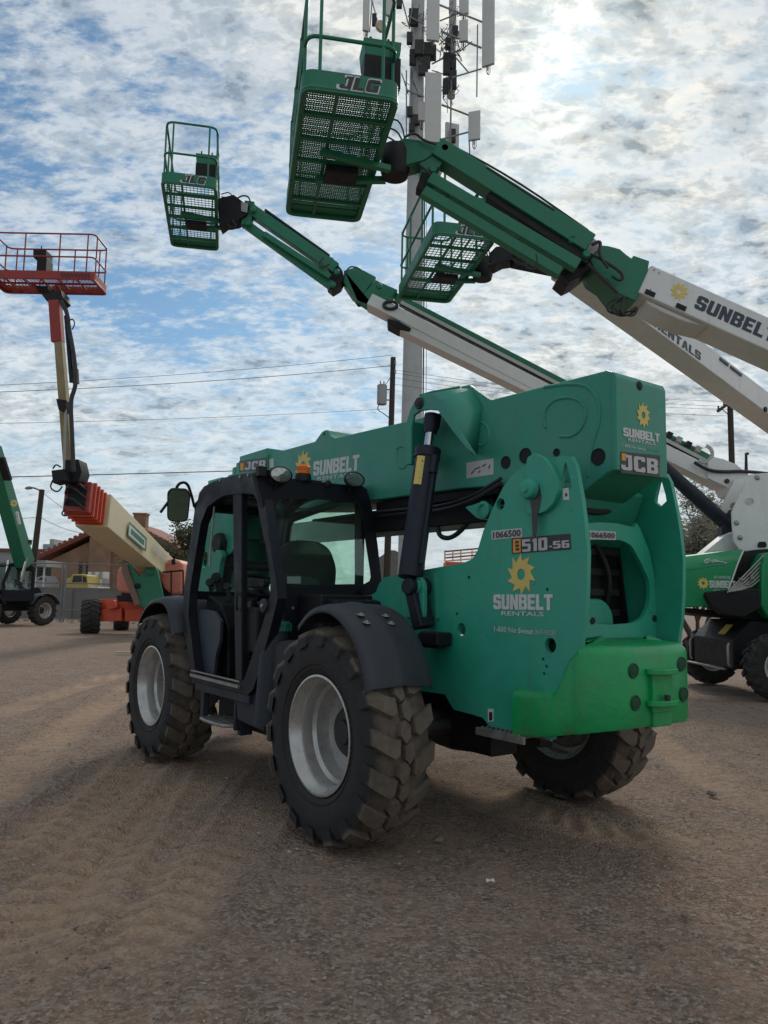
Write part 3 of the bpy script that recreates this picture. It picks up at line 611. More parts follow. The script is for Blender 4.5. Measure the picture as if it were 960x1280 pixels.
for y in (-.45, .33): build('fork', MB().prism([(3.86, .14), (3.86, .19), (3.95, .185), (5.05, .155), (5.05, .145)], (0, y, 0), X3, Z3, Y3, .12), 'steel', hdo)
# hoses under the boom; the black tray also stands for its underside shadow
mb = MB(); mb.box((-.35, -.16, 1.90), (2.9, .14, 2.06)); mb.box((-.5, -.2, 2.06), (.9, .17, 2.13)); build('hose_tray_and_shade', mb, 'black', boom, bevel=.01)
for i, (z0, r) in enumerate(((2.04, .014), (2.07, .012))):
    pts = smooth_pts([(1.8, .17 + .02 * i, z0 - .02), (.7, .19 + .015 * i, z0 - .02), (.1, .23, z0 - .05), (-.25, .25 - .01 * i, z0 - .02), (-.55, .26, z0 + .07)], 2)
    build('hydraulic_hose', MB().tube(pts, r, 8), 'wire', H)
q0 = on(547, 662, 'Y', .12); q1 = on(551, 672, 'Y', .12); q2 = on(565, 673, 'Y', .12); q3 = on(583, 657, 'Y', .12)
build('hydraulic_hose', MB().tube(smooth_pts([q0 + Vector((0, 0, .1)), q0, q1, q2, q3, q3 + Vector((-.1, 0, .12))], 2), .017, 8), 'wire', H)
# lower pivot link between boom and plates (lug with two rings)
lk = XZ([(582,634),(593,631),(601,628),(609,630),(613,638),(610,646),(603,650),(596,647)], .27); mb = pl(rounded(lk, .02), .28, .05)
b_ = PY(602, 637, .30); lko = build('link_lug', mb, 'teal', H, bevel=.005)
mb = MB().lathe([(.055, 0), (.055, .012), (.035, .016), (.03, .004), (0, .004)], (b_.x, .28, b_.z), Y3, 18); build('link_pin', mb, 'teal', lko)
# pivot tube and cross members between plates
mb = MB().tube([(c2.x, -.40, c2.z), (c2.x, .44, c2.z)], .075, 20); build('pivot_tube', mb, 'dark', H)
P = []
for y in (-.36, .36):
    P.append([(x, y, z) for x, z in ((-.80, 1.98), (-1.00, 1.93), (-1.12, 1.97), (-1.20, 2.06), (-1.16, 2.10))])
ap = MB().prism([(x_ + .10, z_) for x_, z_ in ((-.62, 1.78), (-.9, 1.70), (-1.02, 1.72), (-1.14, 1.88), (-1.22, 2.05), (-1.1, 2.06), (-1.0, 1.95), (-.7, 1.96))], (0, .395, 0), X3, Z3, -Y3, .79); build('cross_member', ap, 'teal_boom', H, bevel=.03)
# rear frame panel with its opening
XP = -1.16
def YZ(pts, x): return [(q.y, q.z) for q in (on(px, py, 'X', x) for px, py in pts)]
outer = YZ([(731,654),(750,653),(770,654),(792,659),(796,654),(800,660),(812,690),(826,725),(832,742)], XP)
bot = [(-.398, 1.10), (.398, 1.10), (.398, outer[0][1])]
outer = [(max(-.398, y), z) for y, z in outer] + bot
hole = YZ([(728,676),(750,674),(776,675),(789,681),(797,695),(806,713),(812,727),(813,745),(810,760),(803,773),(790,779),(765,781),(745,780),(738,776),(734,762)], XP)
hole = [(max(-.36, min(.36, y)), z) for y, z in hole]
mb = MB().prism(outer, (XP, 0, 0), Y3, Z3, X3, .025, [rounded(hole, .03)])
rf = build('rear_frame', mb, 'teal', H)
mb = MB()
for px, py in ((821, 773), (741, 776)):
    q = on(px, py, 'X', XP - .003); mb.lathe([(.02, 0), (.018, .003), (0, .003)], (q.x, max(-.38, q.y), q.z), -X3, 14)
build('bolt_hole', mb, 'hole', rf)
# things inside the opening
mb = MB(); mb.box((-.70, -.36, 1.10), (-.62, .395, 1.95)); mb.box((-1.12, -.39, 1.02), (-.3, .39, 1.10)); build('bulkhead', mb, 'black', H)  # black and set close to deepen the shade of the opening
mb = MB(); mb.prism(rounded([(-.38, 1.12), (-.02, 1.12), (.02, 1.5), (-.1, 1.86), (-.38, 1.88)], .05), (-.92, 0, 0), Y3, Z3, X3, .24); eb_ = build('opening_shade_block', mb, 'black', H, bevel=.02)  # dark block added to fill the opening with shade
for i in range(5): build('shade_block_rib', MB().box((-.935, -.36, 1.2 + .12 * i), (-.92, -.06, 1.24 + .12 * i)), 'dark', eb_)
build('opening_shade_liner', MB().prism([(-1.0, 1.12), (-.72, 1.12), (-.72, 1.9), (-.9, 1.9)], (0, -.385, 0), X3, Z3, Y3, .02), 'black', H)  # black sheet added over the plate to stand for shade on it
build('valve_block', MB().prism(rounded([(.02, 1.55), (.30, 1.52), (.32, 1.78), (.05, 1.82)], .03), (-.95, 0, 0), Y3, Z3, X3, .2), 'dark', H, bevel=.01)
mb = MB().prism(rounded([(-.16, 1.10), (.30, 1.10), (.30, 1.36), (.22, 1.42), (-.08, 1.42), (-.16, 1.34)], .06), (-1.05, 0, 0), Y3, Z3, X3, .3); tk = build('hydraulic_tank', mb, 'teal', H, bevel=.02)
mb = MB().lathe([(0, .14), (.06, .14), (.075, .12), (.075, -.12), (0, -.12)], (-.98, .16, 1.53), Vector((.5, -.8, .1)), 18); build('filter_canister', mb, 'dark', H)
for i, L in enumerate([[(-.95, .30, 1.45), (-1.0, .05, 1.80), (-.85, -.12, 1.85), (-.8, -.2, 1.4)], [(-.9, .22, 1.2), (-1.05, .1, 1.7), (-.95, -.05, 1.9), (-.85, -.1, 1.5)], [(-.95, .35, 1.30), (-1.05, .28, 1.52), (-1.0, .12, 1.6), (-.9, .02, 1.85)], [(-.85, -.05, 1.9), (-1.0, -.22, 1.6), (-.9, -.25, 1.3)], [(-1.0, .3, 1.95), (-1.08, .0, 1.90), (-1.0, -.3, 1.98)]]):
    build('hydraulic_hose', MB().tube(smooth_pts(L, 3), .016 + .003 * (i % 3), 8), 'wire', H)
# counterweight
def cw_plan():
    L = [(-.86, .478), (-1.00, .478), (-1.12, .474), (-1.15, .471), (-1.18, .466), (-1.21, .458), (-1.235, .450), (-1.26, .438), (-1.29, .445), (-1.33, .418), (-1.37, .375), (-1.405, .32), (-1.428, .26), (-1.436, .15)]
    return L + [(-1.436, .05), (-1.436, -.05)] + [(x, -y) for x, y in reversed(L)]
cwp = cw_plan(); cols_ = []
for i, (x, y) in enumerate(cwp):
    j0 = cwp[max(0, i - 1)]; j1 = cwp[min(len(cwp) - 1, i + 1)]
    tg = Vector((j1[0] - j0[0], j1[1] - j0[1], 0)).normalized(); nn = Vector((tg.y, -tg.x, 0))
    if nn.x * (x + .6) + nn.y * y < 0: nn = -nn
    zt = .925 + .012 * (-.86 - x) / .3 if x > -1.12 else None
    if zt is None:
        q = min(1, (-1.12 - x) / .17); zt = .935 + .25 * (q * q * (3 - 2 * q))
    zb = .655 + (-.86 - x) * .19
    inn = .10 if abs(y) < .4 and x < -1.35 else .055
    if zt > 1.1: inn = .26
    p = Vector((x, y, 0))
    col = [p - nn * .05 + Z3 * (zb + .0), p - nn * .012 + Z3 * (zb + .004), p + Z3 * (zb + .025), p + nn * .0 + Z3 * (zb + .12), p + Z3 * (zt - .055), p - nn * .008 + Z3 * (zt - .03), p - nn * .026 + Z3 * (zt - .010), p - nn * .055 + Z3 * (zt - .0)]
    tp = p - nn * inn + Z3 * (zt + (.022 if zt > 1.1 else .0)); tp.x = min(max(tp.x, x), -1.10) if zt > 1.1 else tp.x
    tp.y = max(-.42, min(.42, tp.y)) if zt > 1.1 else tp.y
    cols_.append(col + [tp])
mb = MB().grid(cols_)
k = len(mb.v); mb.f += [tuple(range(0, 9)), tuple(reversed(range((len(cwp) - 1) * 9, len(cwp) * 9)))]
cw = build('counterweight', mb, 'green', H, ang=50)
sb = cw.modifiers.new('thick', 'SOLIDIFY'); sb.thickness = .03; sb.offset = -1
mb = MB(); mb.box((-1.30, -.30, .80), (-1.05, .30, 1.12)); build('counterweight_core', mb, 'green', cw)
mb = MB()
for px, py in ((792.5,838.5), (795,879), (852.5,830), (855,868)):
    q = on(px, py, 'X', -1.437); mb.lathe([(.040, -.002), (.036, .004), (.030, .001), (.028, -.0015 + .003), (0, .0018)], (-1.437, q.y, q.z), -X3, 20)
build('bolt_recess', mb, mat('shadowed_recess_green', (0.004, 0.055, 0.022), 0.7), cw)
# tow hitch: two lips, pin block and pin
HY = on(831, 858, 'X', -1.47).y
mb = MB()
for z in (1.035, .875):
    mb.prism(rounded([(-1.43, HY - .12), (-1.48, HY - .11), (-1.51, HY - .06), (-1.51, HY + .06), (-1.48, HY + .11), (-1.43, HY + .12)], .02), (0, 0, z), X3, Y3, Z3, .028)
mb.box((-1.46, HY - .085, .84), (-1.43, HY + .085, 1.035))
hi = build('tow_hitch', mb, 'green', H, bevel=.005); build('tow_pin', MB().tube([(-1.485, HY, .905), (-1.485, HY, .93)], .016, 10), 'dark', hi)
mb = MB(); mb.box((-1.452, HY - .09, .765), (-1.36, HY + .07, .87)); build('hitch_block', mb, 'green', hi, bevel=.01)
# rear step plate under the plate
a = onD(612, 907, 1); mb = MB(); z_ = .665
for i in range(9):
    x = -.62 - .036 * i; mb.box((x, .30, z_), (x - .014, .50, z_ + .018))
    for j in range(5): mb.box((x - .002, .31 + .04 * j, z_ + .018), (x - .012, .325 + .04 * j, z_ + .026))
mb.box((-.60, .49, z_ - .02), (-.97, .505, z_ + .02)); mb.box((-.60, .28, z_ - .02), (-.97, .295, z_ + .02))
build('rear_step', mb, 'steel', H)
mb = MB(); mb.box((-.58, .15, .50), (-.2, .36, .78)); mb.tube([(-.75, .36, .74), (-.62, .36, .72)], .04, 10); mb.tube([(-.88, .36, .76), (-.80, .36, .72)], .045, 10); build('rear_bracket', mb, 'black', H, bevel=.01)

# ---- lift ram and its bracket
ck = XZ([(509.6,579.6),(507.6,550),(508,527),(512,513),(518,501),(524,495.5),(531,491.8),(539,491),(546,495),(552,501),(593,569),(584,562),(568,542),(556,526),(547,513),(536,512),(525,513.5),(517,519),(514,535),(514,581)], .385)
mb = pl(ck, .385, .022); brk = build('ram_bracket', mb, 'teal_boom', H, bevel=.006)
mb = MB()
c_ = [on(539, 491, 'Y', .384), on(552, 501, 'Y', .384), on(572, 535, 'Y', .384), on(593, 569, 'Y', .384)]; d_ = [on(575, 484.5, 'Y', .22), on(590, 485, 'Y', .205), on(604, 505, 'Y', .205), on(597, 567, 'Y', .212)]
mb.grid([c_, d_])
gs = build('bracket_gusset', mb, 'teal_boom', brk, ang=60); m_ = gs.modifiers.new('t', 'SOLIDIFY'); m_.thickness = .012
mb = MB().grid([[on(524, 495.5, 'Y', .375), on(539, 491, 'Y', .375)], [on(545, 494, 'Y', .215), on(575, 484.5, 'Y', .215)]])
gs = build('bracket_top', mb, 'teal_boom', brk, ang=60); m_ = gs.modifiers.new('t', 'SOLIDIFY'); m_.thickness = .012
mb = MB().prism(XZ([(553,492),(575,484),(587,481),(600,491),(612,499),(612,520),(553,520)], .205), (0, .208, 0), X3, Z3, -Y3, .03)
build('boom_saddle', mb, 'teal_boom', brk)
mb = MB()
x0, z0 = ck[0]; mb.box((ck[0][0] - .005, .21, z0), (ck[2][0] + .012, .37, ck[2][1])); build('bracket_web', mb, 'teal_boom', brk)
pt = Vector((on(524, 504, 'Y', .39).x, .39, on(524, 504, 'Y', .39).z)); mb = MB().lathe([(0, .02), (.02, .02), (.022, .012), (.038, .012), (.042, 0)], (pt.x, .388, pt.z), Y3, 18); build('bracket_pin', mb, 'dark', brk)
rt_ = on(539, 520, 'Y', .31); rm = on(535, 563, 'Y', .36); rb_ = on(513, 722, 'Y', .55)
rt2 = Vector((rm.x, rm.y, rm.z)) + (Vector((rm.x, rm.y, rm.z)) - rb_) * .28
mb = MB().tube([rm - (rt2 - rm) * .5, rt2], .034, 20); ram = build('lift_ram', MB().tube([rb_, rm], .080, 24), 'navy', H)
build('ram_rod', mb, 'chrome', ram)
build('rod_eye', MB().tube([rm + (rt2 - rm) * .50, rm + (rt2 - rm) * .75, rt2 + (rt2 - rm) * .04], [.040, .058, .058], 16), 'navy', ram)
mb = MB().tube([rm - (rt2 - rm) * .25, rm + (rt2 - rm) * .02], .088, 24); build('ram_gland', mb, 'navy', ram)
mb = MB().tube([rm - (rm - rb_) * .06 + Vector((-.085, 0, 0)), rm - (rm - rb_) * .20 + Vector((-.085, 0, 0))], .03, 10); mb.tube([rm - (rm - rb_) * .2 + Vector((-.088, 0, 0)), rb_ + (rm - rb_) * .1 + Vector((-.088, 0, 0))], .014, 8); build('ram_pipe', mb, 'navy', ram)
# lower ram foot: dark strut + two green ears with pins
e1 = on(515, 733, 'Y', .56); e2 = on(530, 735, 'Y', .50); e3 = on(533, 775, 'Y', .50)
mb = MB().tube([Vector((e1.x, .44, e1.z)), Vector((e1.x, .60, e1.z))], .055, 18); mb.beam((e1.x + .03, .52, e1.z + .02), (e3.x + .02, .50, e3.z - .05), .09, .12, (1, 0, 0)); build('ram_foot', mb, 'navy', ram, bevel=.012)
for px in (505, 527):
    q = on(px, 733, 'Y', .50); mb = MB()
    mb.prism(rounded([(q.x - .065, q.z - .2), (q.x + .055, q.z - .2), (q.x + .065, q.z + .01), (q.x + .03, q.z + .06), (q.x - .03, q.z + .06), (q.x - .065, q.z + .01)], .03), (0, .47 if px == 505 else .535, 0), X3, Z3, -Y3, .03)
    er = build('ram_ear', mb, 'teal', H, bevel=.005)
    mb = MB().lathe([(.045, 0), (.045, .018), (.03, .022), (.022, .01), (0, .01)], (q.x, .47 if px == 505 else .535, q.z), Y3, 18); build('ear_pin', mb, 'dark' if px == 505 else 'teal', er)
mb = MB(); q = on(540, 800, 'Y', .5); mb.box((q.x + .05, .44, q.z - .03), (q.x - .12, .56, q.z + .05)); mb.tube([(q.x + .1, .5, q.z), (q.x - .1, .5, q.z)], .05, 12); build('chassis_stop', mb, 'black', H, bevel=.01)

# ---- fenders
def fender(prof, y0, y1, name='fender'):
    prof = [(p.x, p.z) for p in smooth_pts([(x, 0, z) for x, z in prof], 2)]
    P = []
    cross = [(0, -.035), (.02, -.012), (.06, 0), (.18, .004), (.215, .014), (.24, .016), (.265, .012), (.33, .004), (y1 - y0 - .06, 0), (y1 - y0 - .015, -.012), (y1 - y0, -.05)]
    cx = sum(p[0] for p in prof) / len(prof); cz = .62
    for i, (x, z) in enumerate(prof):
        d = Vector((x - cx, 0, z - cz)).normalized()
        P.append([Vector((x, y0 + a, z)) + d * b for a, b in cross])
    o = build(name, MB().grid(P), 'fender', H, ang=60); s = o.modifiers.new('thick', 'SOLIDIFY'); s.thickness = .008; s.offset = -1
    return o
rfn = fender([(.24, 1.235), (.12, 1.325), (-.02, 1.365), (-.16, 1.355), (-.30, 1.295), (-.42, 1.20), (-.50, 1.08), (-.545, .96), (-.55, .925)], .76, 1.215)
mb = MB()
for px, py in ((478.5,778.5), (485,789.5), (506.5,778), (513.5,789.5), (448.5,758)):
    q = None
    for yy in (1.12, 1.0, .92):
        pass
for (x, z, y) in ((-.30, 1.305, 1.10), (-.355, 1.265, 1.10), (-.30, 1.30, .93), (-.355, 1.26, .93)):
    d = Vector((x + .15, 0, z - .62)).normalized(); mb.lathe([(.024, .0), (.022, .003), (.012, .003)], (x, y, z), d, 14)
    mb.lathe([(.0, .012), (.008, .011), (.011, .004)], (x, y, z), d, 10)
build('fender_bolt', mb, 'steel', rfn)
ffn = fender([(3.16, 1.14), (3.06, 1.24), (2.93, 1.325), (2.75, 1.375), (2.5, 1.375), (2.36, 1.30), (2.27, 1.16), (2.235, 1.09)], .80, 1.215)
M_ff = ffn
for y in (-1.215,):
    fender([(.24, 1.235), (.12, 1.325), (-.02, 1.365), (-.16, 1.355), (-.30, 1.295), (-.42, 1.20), (-.50, 1.08)], -1.215, -.76)
    fender([(3.16, 1.14), (3.06, 1.24), (2.93, 1.325), (2.75, 1.375), (2.5, 1.375), (2.36, 1.30), (2.27, 1.16)], -1.215, -.80)
# engine pod on the right side
mb = MB().prism([(.55, .62), (.55, 1.36), (.75, 1.42), (2.0, 1.34), (2.2, 1.2), (2.2, .62)], (0, -.46, 0), X3, Z3, -Y3, .68); pod = build('engine_pod', mb, 'teal', H, bevel=.04)
mb = MB()
for i in range(8): mb.box((.8, -1.145, .8 + i * .05), (1.6, -1.155, .82 + i * .05))
build('engine_louvre', mb, 'black', pod)

# ---- CAB
CY = 1.14; XR = .86
def CL(px, py, y=CY): q = on(px, py, 'Y', y); return Vector((q.x, y, q.z))
def CR(px, py, x=XR): q = on(px, py, 'X', x); return Vector((x, q.y, q.z))
# door side frame, one closed ring
outl = [(249,616),(255,608),(266,602.5),(280,597),(296,593.5),(312,591),(322,592),(327,602),(330,622),(334,650),(339,690),(345,728),(347,748),(343,765),(338,785),(331,812),(324,838),(316,862),(309,869),(300,866),(262,857),(240,851),(237,838),(233,800),(229,765),(230,735),(236,690),(243,645)]
inl = [(271,626),(279,621),(290,619),(304,618),(316,619),(320,626),(323,645),(328,672),(334,700),(336,722),(336,742),(331,764),(325,785),(318,806),(311,828),(304,848),(298,853),(262,845),(247,841),(245,836),(241,800),(237,768),(239,738),(245,698),(252,655),(260,635)]
ocl = [(CL(*p).x, CL(*p).z) for p in outl]; icl = [(CL(*p).x, CL(*p).z) for p in inl]; mx_, mz_ = sum(p[0] for p in icl) / len(icl), sum(p[1] for p in icl) / len(icl); icl = [(mx_ + (a - mx_) * 1.035, mz_ + (b - mz_) * 1.012) for a, b in icl]
cabf = build('cab_frame', MB().prism(ocl, (0, CY, 0), X3, Z3, -Y3, .07, [icl]), 'cab', H)
# centre post of the open door side
a0 = CL(296, 596); a1 = CL(290, 856); mb = MB().prism([(CL(289,598).x, CL(289,598).z), (CL(300,597).x, CL(300,597).z), (CL(300,640).x, CL(300,640).z), (CL(300,860).x, CL(300,860).z), (CL(292,858).x, CL(292,858).z), (CL(289,640).x, CL(289,640).z)], (0, CY - .012, 0), X3, Z3, -Y3, .05); build('door_post', mb, 'cab', cabf, bevel=.008)
# rear of the cab with its window
ro = [(319,592),(334,589),(352,601),(400,605),(436,607),(452,607),(460,616),(466,640),(472,680),(478,735),(478,800),(345,800),(346,760),(344,735),(337,690),(331,640)]
ri = [(339,630),(343,623),(350,620),(400,621),(440,624),(448,627),(454,636),(460,668),(467,712),(468,722),(466,729),(459,733),(400,734),(358,735),(351,731),(347,718),(343,680)]
ror = [(CR(*p).y, CR(*p).z) for p in ro]; rir = [(CR(*p).y, CR(*p).z) for p in ri]
rear = build('rear_cab_panel', MB().prism(ror, (XR, 0, 0), Y3, Z3, X3, .05, [rounded(rir, .012, 2)]), 'cab', H)
gl = build('rear_window', MB().prism(rir, (XR + .02, 0, 0), Y3, Z3, X3, .006), 'glass_g', rear)
mb = MB().prism(rounded(rir, .012, 2), (XR - .004, 0, 0), Y3, Z3, X3, .006, [[(y + (.36 + .0 - 0) * 0 + (sum(p[0] for p in rir) / len(rir) - y) * .07, z + (sum(p[1] for p in rir) / len(rir) - z) * .06) for y, z in rir]]); build('window_gasket', mb, 'black', rear)
# sticker and control boxes in the back window
mb = MB(); y0 = CR(371,719).y; mb.prism([(CR(x, y).y, CR(x, y).z) for x, y in ((360,720.5),(377,720.5),(377,729.5),(360,729.5))], (XR + .012, 0, 0), Y3, Z3, X3, .004); build('window_sticker', mb, mat('pale_green_sticker', (0.22, 0.32, 0.28), 0.5), rear)
# roof
RT = 2.27
rp = [(XR + .01, RT - .05), (XR + .12, RT + .005), (1.45, RT + .02), (1.85, RT - .03), (2.14, RT - .13), (2.12, RT - .18), (1.85, RT - .09), (1.45, RT - .04), (XR + .01, RT - .10)]
mb = MB()
for y0, y1 in ((.27, .33), (1.06, 1.135)): mb.prism(rp, (0, y0, 0), X3, Z3, Y3, y1 - y0)
mb.prism([(XR + .02, RT - .08), (XR + .02, RT - .035), (1.25, RT + .012), (1.25, RT - .03)], (0, .30, 0), X3, Z3, Y3, .8)
mb.box((2.02, .30, RT - .19), (2.12, 1.1, RT - .12))
roof = build('cab_roof', mb, 'cab', H, bevel=.008)
mb = MB()
for i in range(6):
    x = 1.36 + i * .125; z = RT - .01 - (.0 if x < 1.5 else (x - 1.5) * .22); mb.box((x, .31, z - .02), (x + .035, 1.08, z + .01))
build('roof_guard_bar', mb, 'panel', roof)
mb = MB().prism([(1.28, RT - .045), (1.85, RT - .10), (2.05, RT - .16), (2.05, RT - .165), (1.85, RT - .105), (1.28, RT - .05)], (0, .32, 0), X3, Z3, Y3, .75); build('roof_glass', mb, 'glass_b', roof)
# right side of the cab, front posts, wind screen
rs_o = [(XR + .03, 1.0), (XR + .03, RT - .06), (2.10, RT - .17), (2.26, 1.45), (1.95, .72), (1.2, .72)]
rs_i = [(XR + .10, 1.48), (XR + .13, RT - .12), (2.02, RT - .23), (2.15, 1.50), (2.10, 1.42), (1.0, 1.42)]
mb = MB().prism(rs_o, (0, .27, 0), X3, Z3, Y3, .04, [rounded(rs_i, .05)]); rsp = build('right_cab_panel', mb, 'cab', H, bevel=.008)
build('side_window', MB().prism(rounded(rs_i, .05), (0, .285, 0), X3, Z3, Y3, .006), 'glass_g', rsp)
mb = MB()
for y in (.29, 1.10): mb.beam((2.10, y, RT - .15), (2.27, y, 1.42), .05, .06, (0, 1, 0)); mb.beam((2.27, y, 1.42), (1.98, y, .74), .05, .06, (0, 1, 0))
mb.box((2.22, .28, 1.36), (2.28, 1.1, 1.43)); fp = build('front_post', mb, 'cab', H, bevel=.008)
build('windscreen', MB().prism([(2.11, RT - .18), (2.27, 1.42), (2.275, 1.42), (2.115, RT - .18)], (0, .31, 0), X3, Z3, Y3, .78), 'glass_b', fp)
# floor, sill, interior
mb = MB(); mb.box((.80, .30, .72), (2.0, 1.10, .755)); mb.box((1.0, .30, .66), (1.95, 1.13, .72)); build('cab_floor', mb, 'panel', H, bevel=.005)
mb = MB(); s0 = CL(240, 845); s1 = CL(300, 862); mb.beam((s0.x, CY + .004, s0.z + .01), (s1.x, CY + .004, s1.z + .02), .03, .022, (0, 1, 0)); mb.beam((s0.x, CY + .006, s0.z + .045), (s1.x, CY + .006, s1.z + .055), .012, .010, (0, 1, 0)); build('door_sill', mb, 'steel', H)
mb = MB().prism(rounded([(1.0, .75), (1.0, 1.18), (1.12, 1.26), (1.45, 1.22), (1.50, 1.10), (1.45, .75)], .04), (0, .48, 0), X3, Z3, Y3, .46); sbx = build('seat_base', mb, 'black', H, bevel=.01)
mb = MB().prism(rounded([(1.02, 1.22), (1.02, 1.34), (1.50, 1.36), (1.56, 1.30), (1.52, 1.22)], .04), (0, .44, 0), X3, Z3, Y3, .52); seat = build('seat', mb, 'seat', H, bevel=.03)
mb = MB().prism([(y, z) for y, z in rounded([(.46, 1.28), (.44, 1.62), (.50, 1.76), (.60, 1.81), (.80, 1.81), (.90, 1.76), (.96, 1.62), (.94, 1.28)], .05)], (.99, 0, 0), Y3, Z3, X3, .11); build('seat_back', mb, 'seat', seat, bevel=.03)
for y in (.42, .97): build('arm_rest', MB().prism(rounded([(1.05, 1.46), (1.05, 1.52), (1.38, 1.53), (1.42, 1.49), (1.38, 1.46)], .02), (0, y, 0), X3, Z3, Y3, .06), 'seat', seat, bevel=.01)
mb = MB().prism(rounded([(1.72, .75), (1.76, 1.15), (1.90, 1.32), (2.20, 1.40), (2.22, 1.2), (1.95, .75)], .03), (0, .34, 0), X3, Z3, Y3, .62); dash = build('dashboard', mb, 'black', H, bevel=.02)
cs = Vector((1.72, .70, 1.48)); ax = Vector((-.45, 0, .89)).normalized(); u_ = ax.orthogonal().normalized(); w_ = ax.cross(u_)
mb = MB().tube([cs + (u_ * cos(2 * pi * i / 28) + w_ * sin(2 * pi * i / 28)) * .19 for i in range(28)], .016, 8, True)
for a in (0.4, 2.5, 4.6): mb.tube([cs - ax * .03, cs + (u_ * cos(a) + w_ * sin(a)) * .18], .012, 6)
mb.lathe([(0, .02), (.05, .01), (.06, -.03), (0, -.04)], cs - ax * .02, ax, 14); stw = build('steering_wheel', mb, 'black', H)
mb = MB().tube([cs - ax * .04, cs - ax * .30, Vector((1.95, .70, 1.0))], [.03, .045, .06], 10); mb.tube([cs - ax * .1 + Vector((0, .05, 0)), cs - ax * .06 + Vector((.02, .22, .05))], .009, 6); mb.tube([cs - ax * .12 - Vector((0, .05, 0)), cs - ax * .08 + Vector((.02, -.22, .04))], .009, 6); build('steering_column', mb, 'black', stw)
mb = MB()
for x, y, z, dx in ((1.50, .40, 1.30, .02), (1.58, .38, 1.28, .05), (1.30, .98, 1.10, -.02)):
    mb.tube([(x, y, z), (x + dx, y, z + .2)], .010, 6); mb.lathe([(0, .06), (.022, .05), (.026, .0), (.016, -.05), (0, -.06)], (x + dx, y, z + .22), Z3, 10)
build('control_lever', mb, 'black', H)
mb = MB(); mb.box((1.15, .32, .9), (1.75, .42, 1.30)); mb.box((1.0, 1.02, 1.0), (1.2, 1.09, 1.32)); build('side_console', mb, 'black', H, bevel=.02)
mb = MB()
for i in range(5): mb.lathe([(.045, -.008), (.052, 0), (.045, .008)], (1.38, .96, .86 + i * .03), Z3, 14)
mb.tube([(1.38, .96, .76), (1.38, .96, 1.14)], .018, 8); mb.lathe([(0, .03), (.03, .02), (.03, -.02), (0, -.03)], (1.38, .96, 1.15), Z3, 10); build('lever_boot', mb, 'dark', H)
mb = MB(); mb.prism(rounded([(1.86, .86), (1.86, .89), (2.0, .93), (2.0, .89)], .01), (0, .80, 0), X3, Z3, Y3, .10); mb.prism([(1.86, .86), (1.86, .89), (2.0, .93), (2.0, .89)], (0, .60, 0), X3, Z3, Y3, .08); build('foot_pedal', mb, 'steel', H)
# lower front quarter panel of the cab (dark blue-grey) and gauge cluster above it
qp = [(CL(x, y).x, CL(x, y).z) for x, y in ((232,762),(246,762),(256,764),(264,776),(263,800),(258,820),(255,846),(241,843),(236,800))]
mb = MB().prism(qp, (0, CY - .075, 0), X3, Z3, -Y3, .03); build('door_quarter_panel', mb, mat('blue_grey_panel', (0.035, 0.043, 0.062), 0.55), H, bevel=.006)
mb = MB(); mb.tube([CL(240, 745, 1.05), CL(243, 712, 1.04), CL(240, 706, 1.04), CL(237, 712, 1.04)], .014, 8); build('grab_handle', mb, 'black', H)
mb = MB()
for px, py, r in ((262, 728, .035), (270, 722, .045), (284, 733, .03)):
    q = on(px, py, 'Y', .85); mb.lathe([(0, .01), (r, .01), (r, -.03), (0, -.05)], (q.x, .85, q.z), Vector((-.6, .7, .4)), 14); mb.tube([(q.x, .85, q.z), (q.x, .8, q.z - .2)], .02, 6)
build('gauge', mb, 'dark', dash)
# lamps, beacon
def olamp(px, py, yp, rx, name='work_lamp'):
    q = CR(px, py, XR - .07); mb = MB().lathe([(0, -.05), (.05, -.045), (.075, -.01), (.078, .012), (.070, .016)], (0, 0, 0), -X3, 24)
    mb.v = [Vector((p.x, p.y * 1.15, p.z * .74)) + q for p in mb.v]; o = build(name, mb, 'black', H)
    mb = MB().lathe([(0, .020), (.04, .019), (.069, .012)], (0, 0, 0), -X3, 24); mb.v = [Vector((p.x, p.y * 1.15, p.z * .74)) + q for p in mb.v]; build('lamp_lens', mb, 'lens', o)
    mb = MB().tube([q + Vector((.02, 0, -.03)), q + Vector((.06, .0, -.09))], .012, 6); build('lamp_bracket', mb, 'black', o); return o
olamp(350.5, 593.5, 0, 1); olamp(442.5, 599.5, 0, 1)
q = CR(327, 592, XR - .03); mb = MB(); mb.box(q + Vector((-.02, -.035, -.02)), q + Vector((.04, .03, .05))); mb.tube([q + Vector((0, 0, .03)), q + Vector((0, -.09, .02))], .014, 8); build('lamp_mount', mb, 'black', H, bevel=.01)
q = CR(379, 596, XR + .03); mb = MB(); mb.lathe([(0, .02), (.055, .02), (.06, -.01), (.06, -.035), (0, -.035)], q, Z3, 18); mb.box(q + Vector((-.03, -.14, -.05)), q + Vector((.03, .05, -.02)))
bea = build('beacon_base', mb, 'black', H); z_ = .025
mb = MB().lathe([(.046, .02), (.048, .03), (.044, .075), (.036, .085), (0, .088)], q, Z3, 18)
for i in range(4): mb.lathe([(.047, .032 + i * .011), (.050, .036 + i * .011), (.046, .040 + i * .011)], q, Z3, 18)
build('amber_beacon', mb, 'amber', bea)
q = CR(410, 605, XR - .004); build('window_bolt', MB().lathe([(.028, 0), (.028, .006), (.018, .012), (0, .012)], q, -X3, 12), 'black', rear)
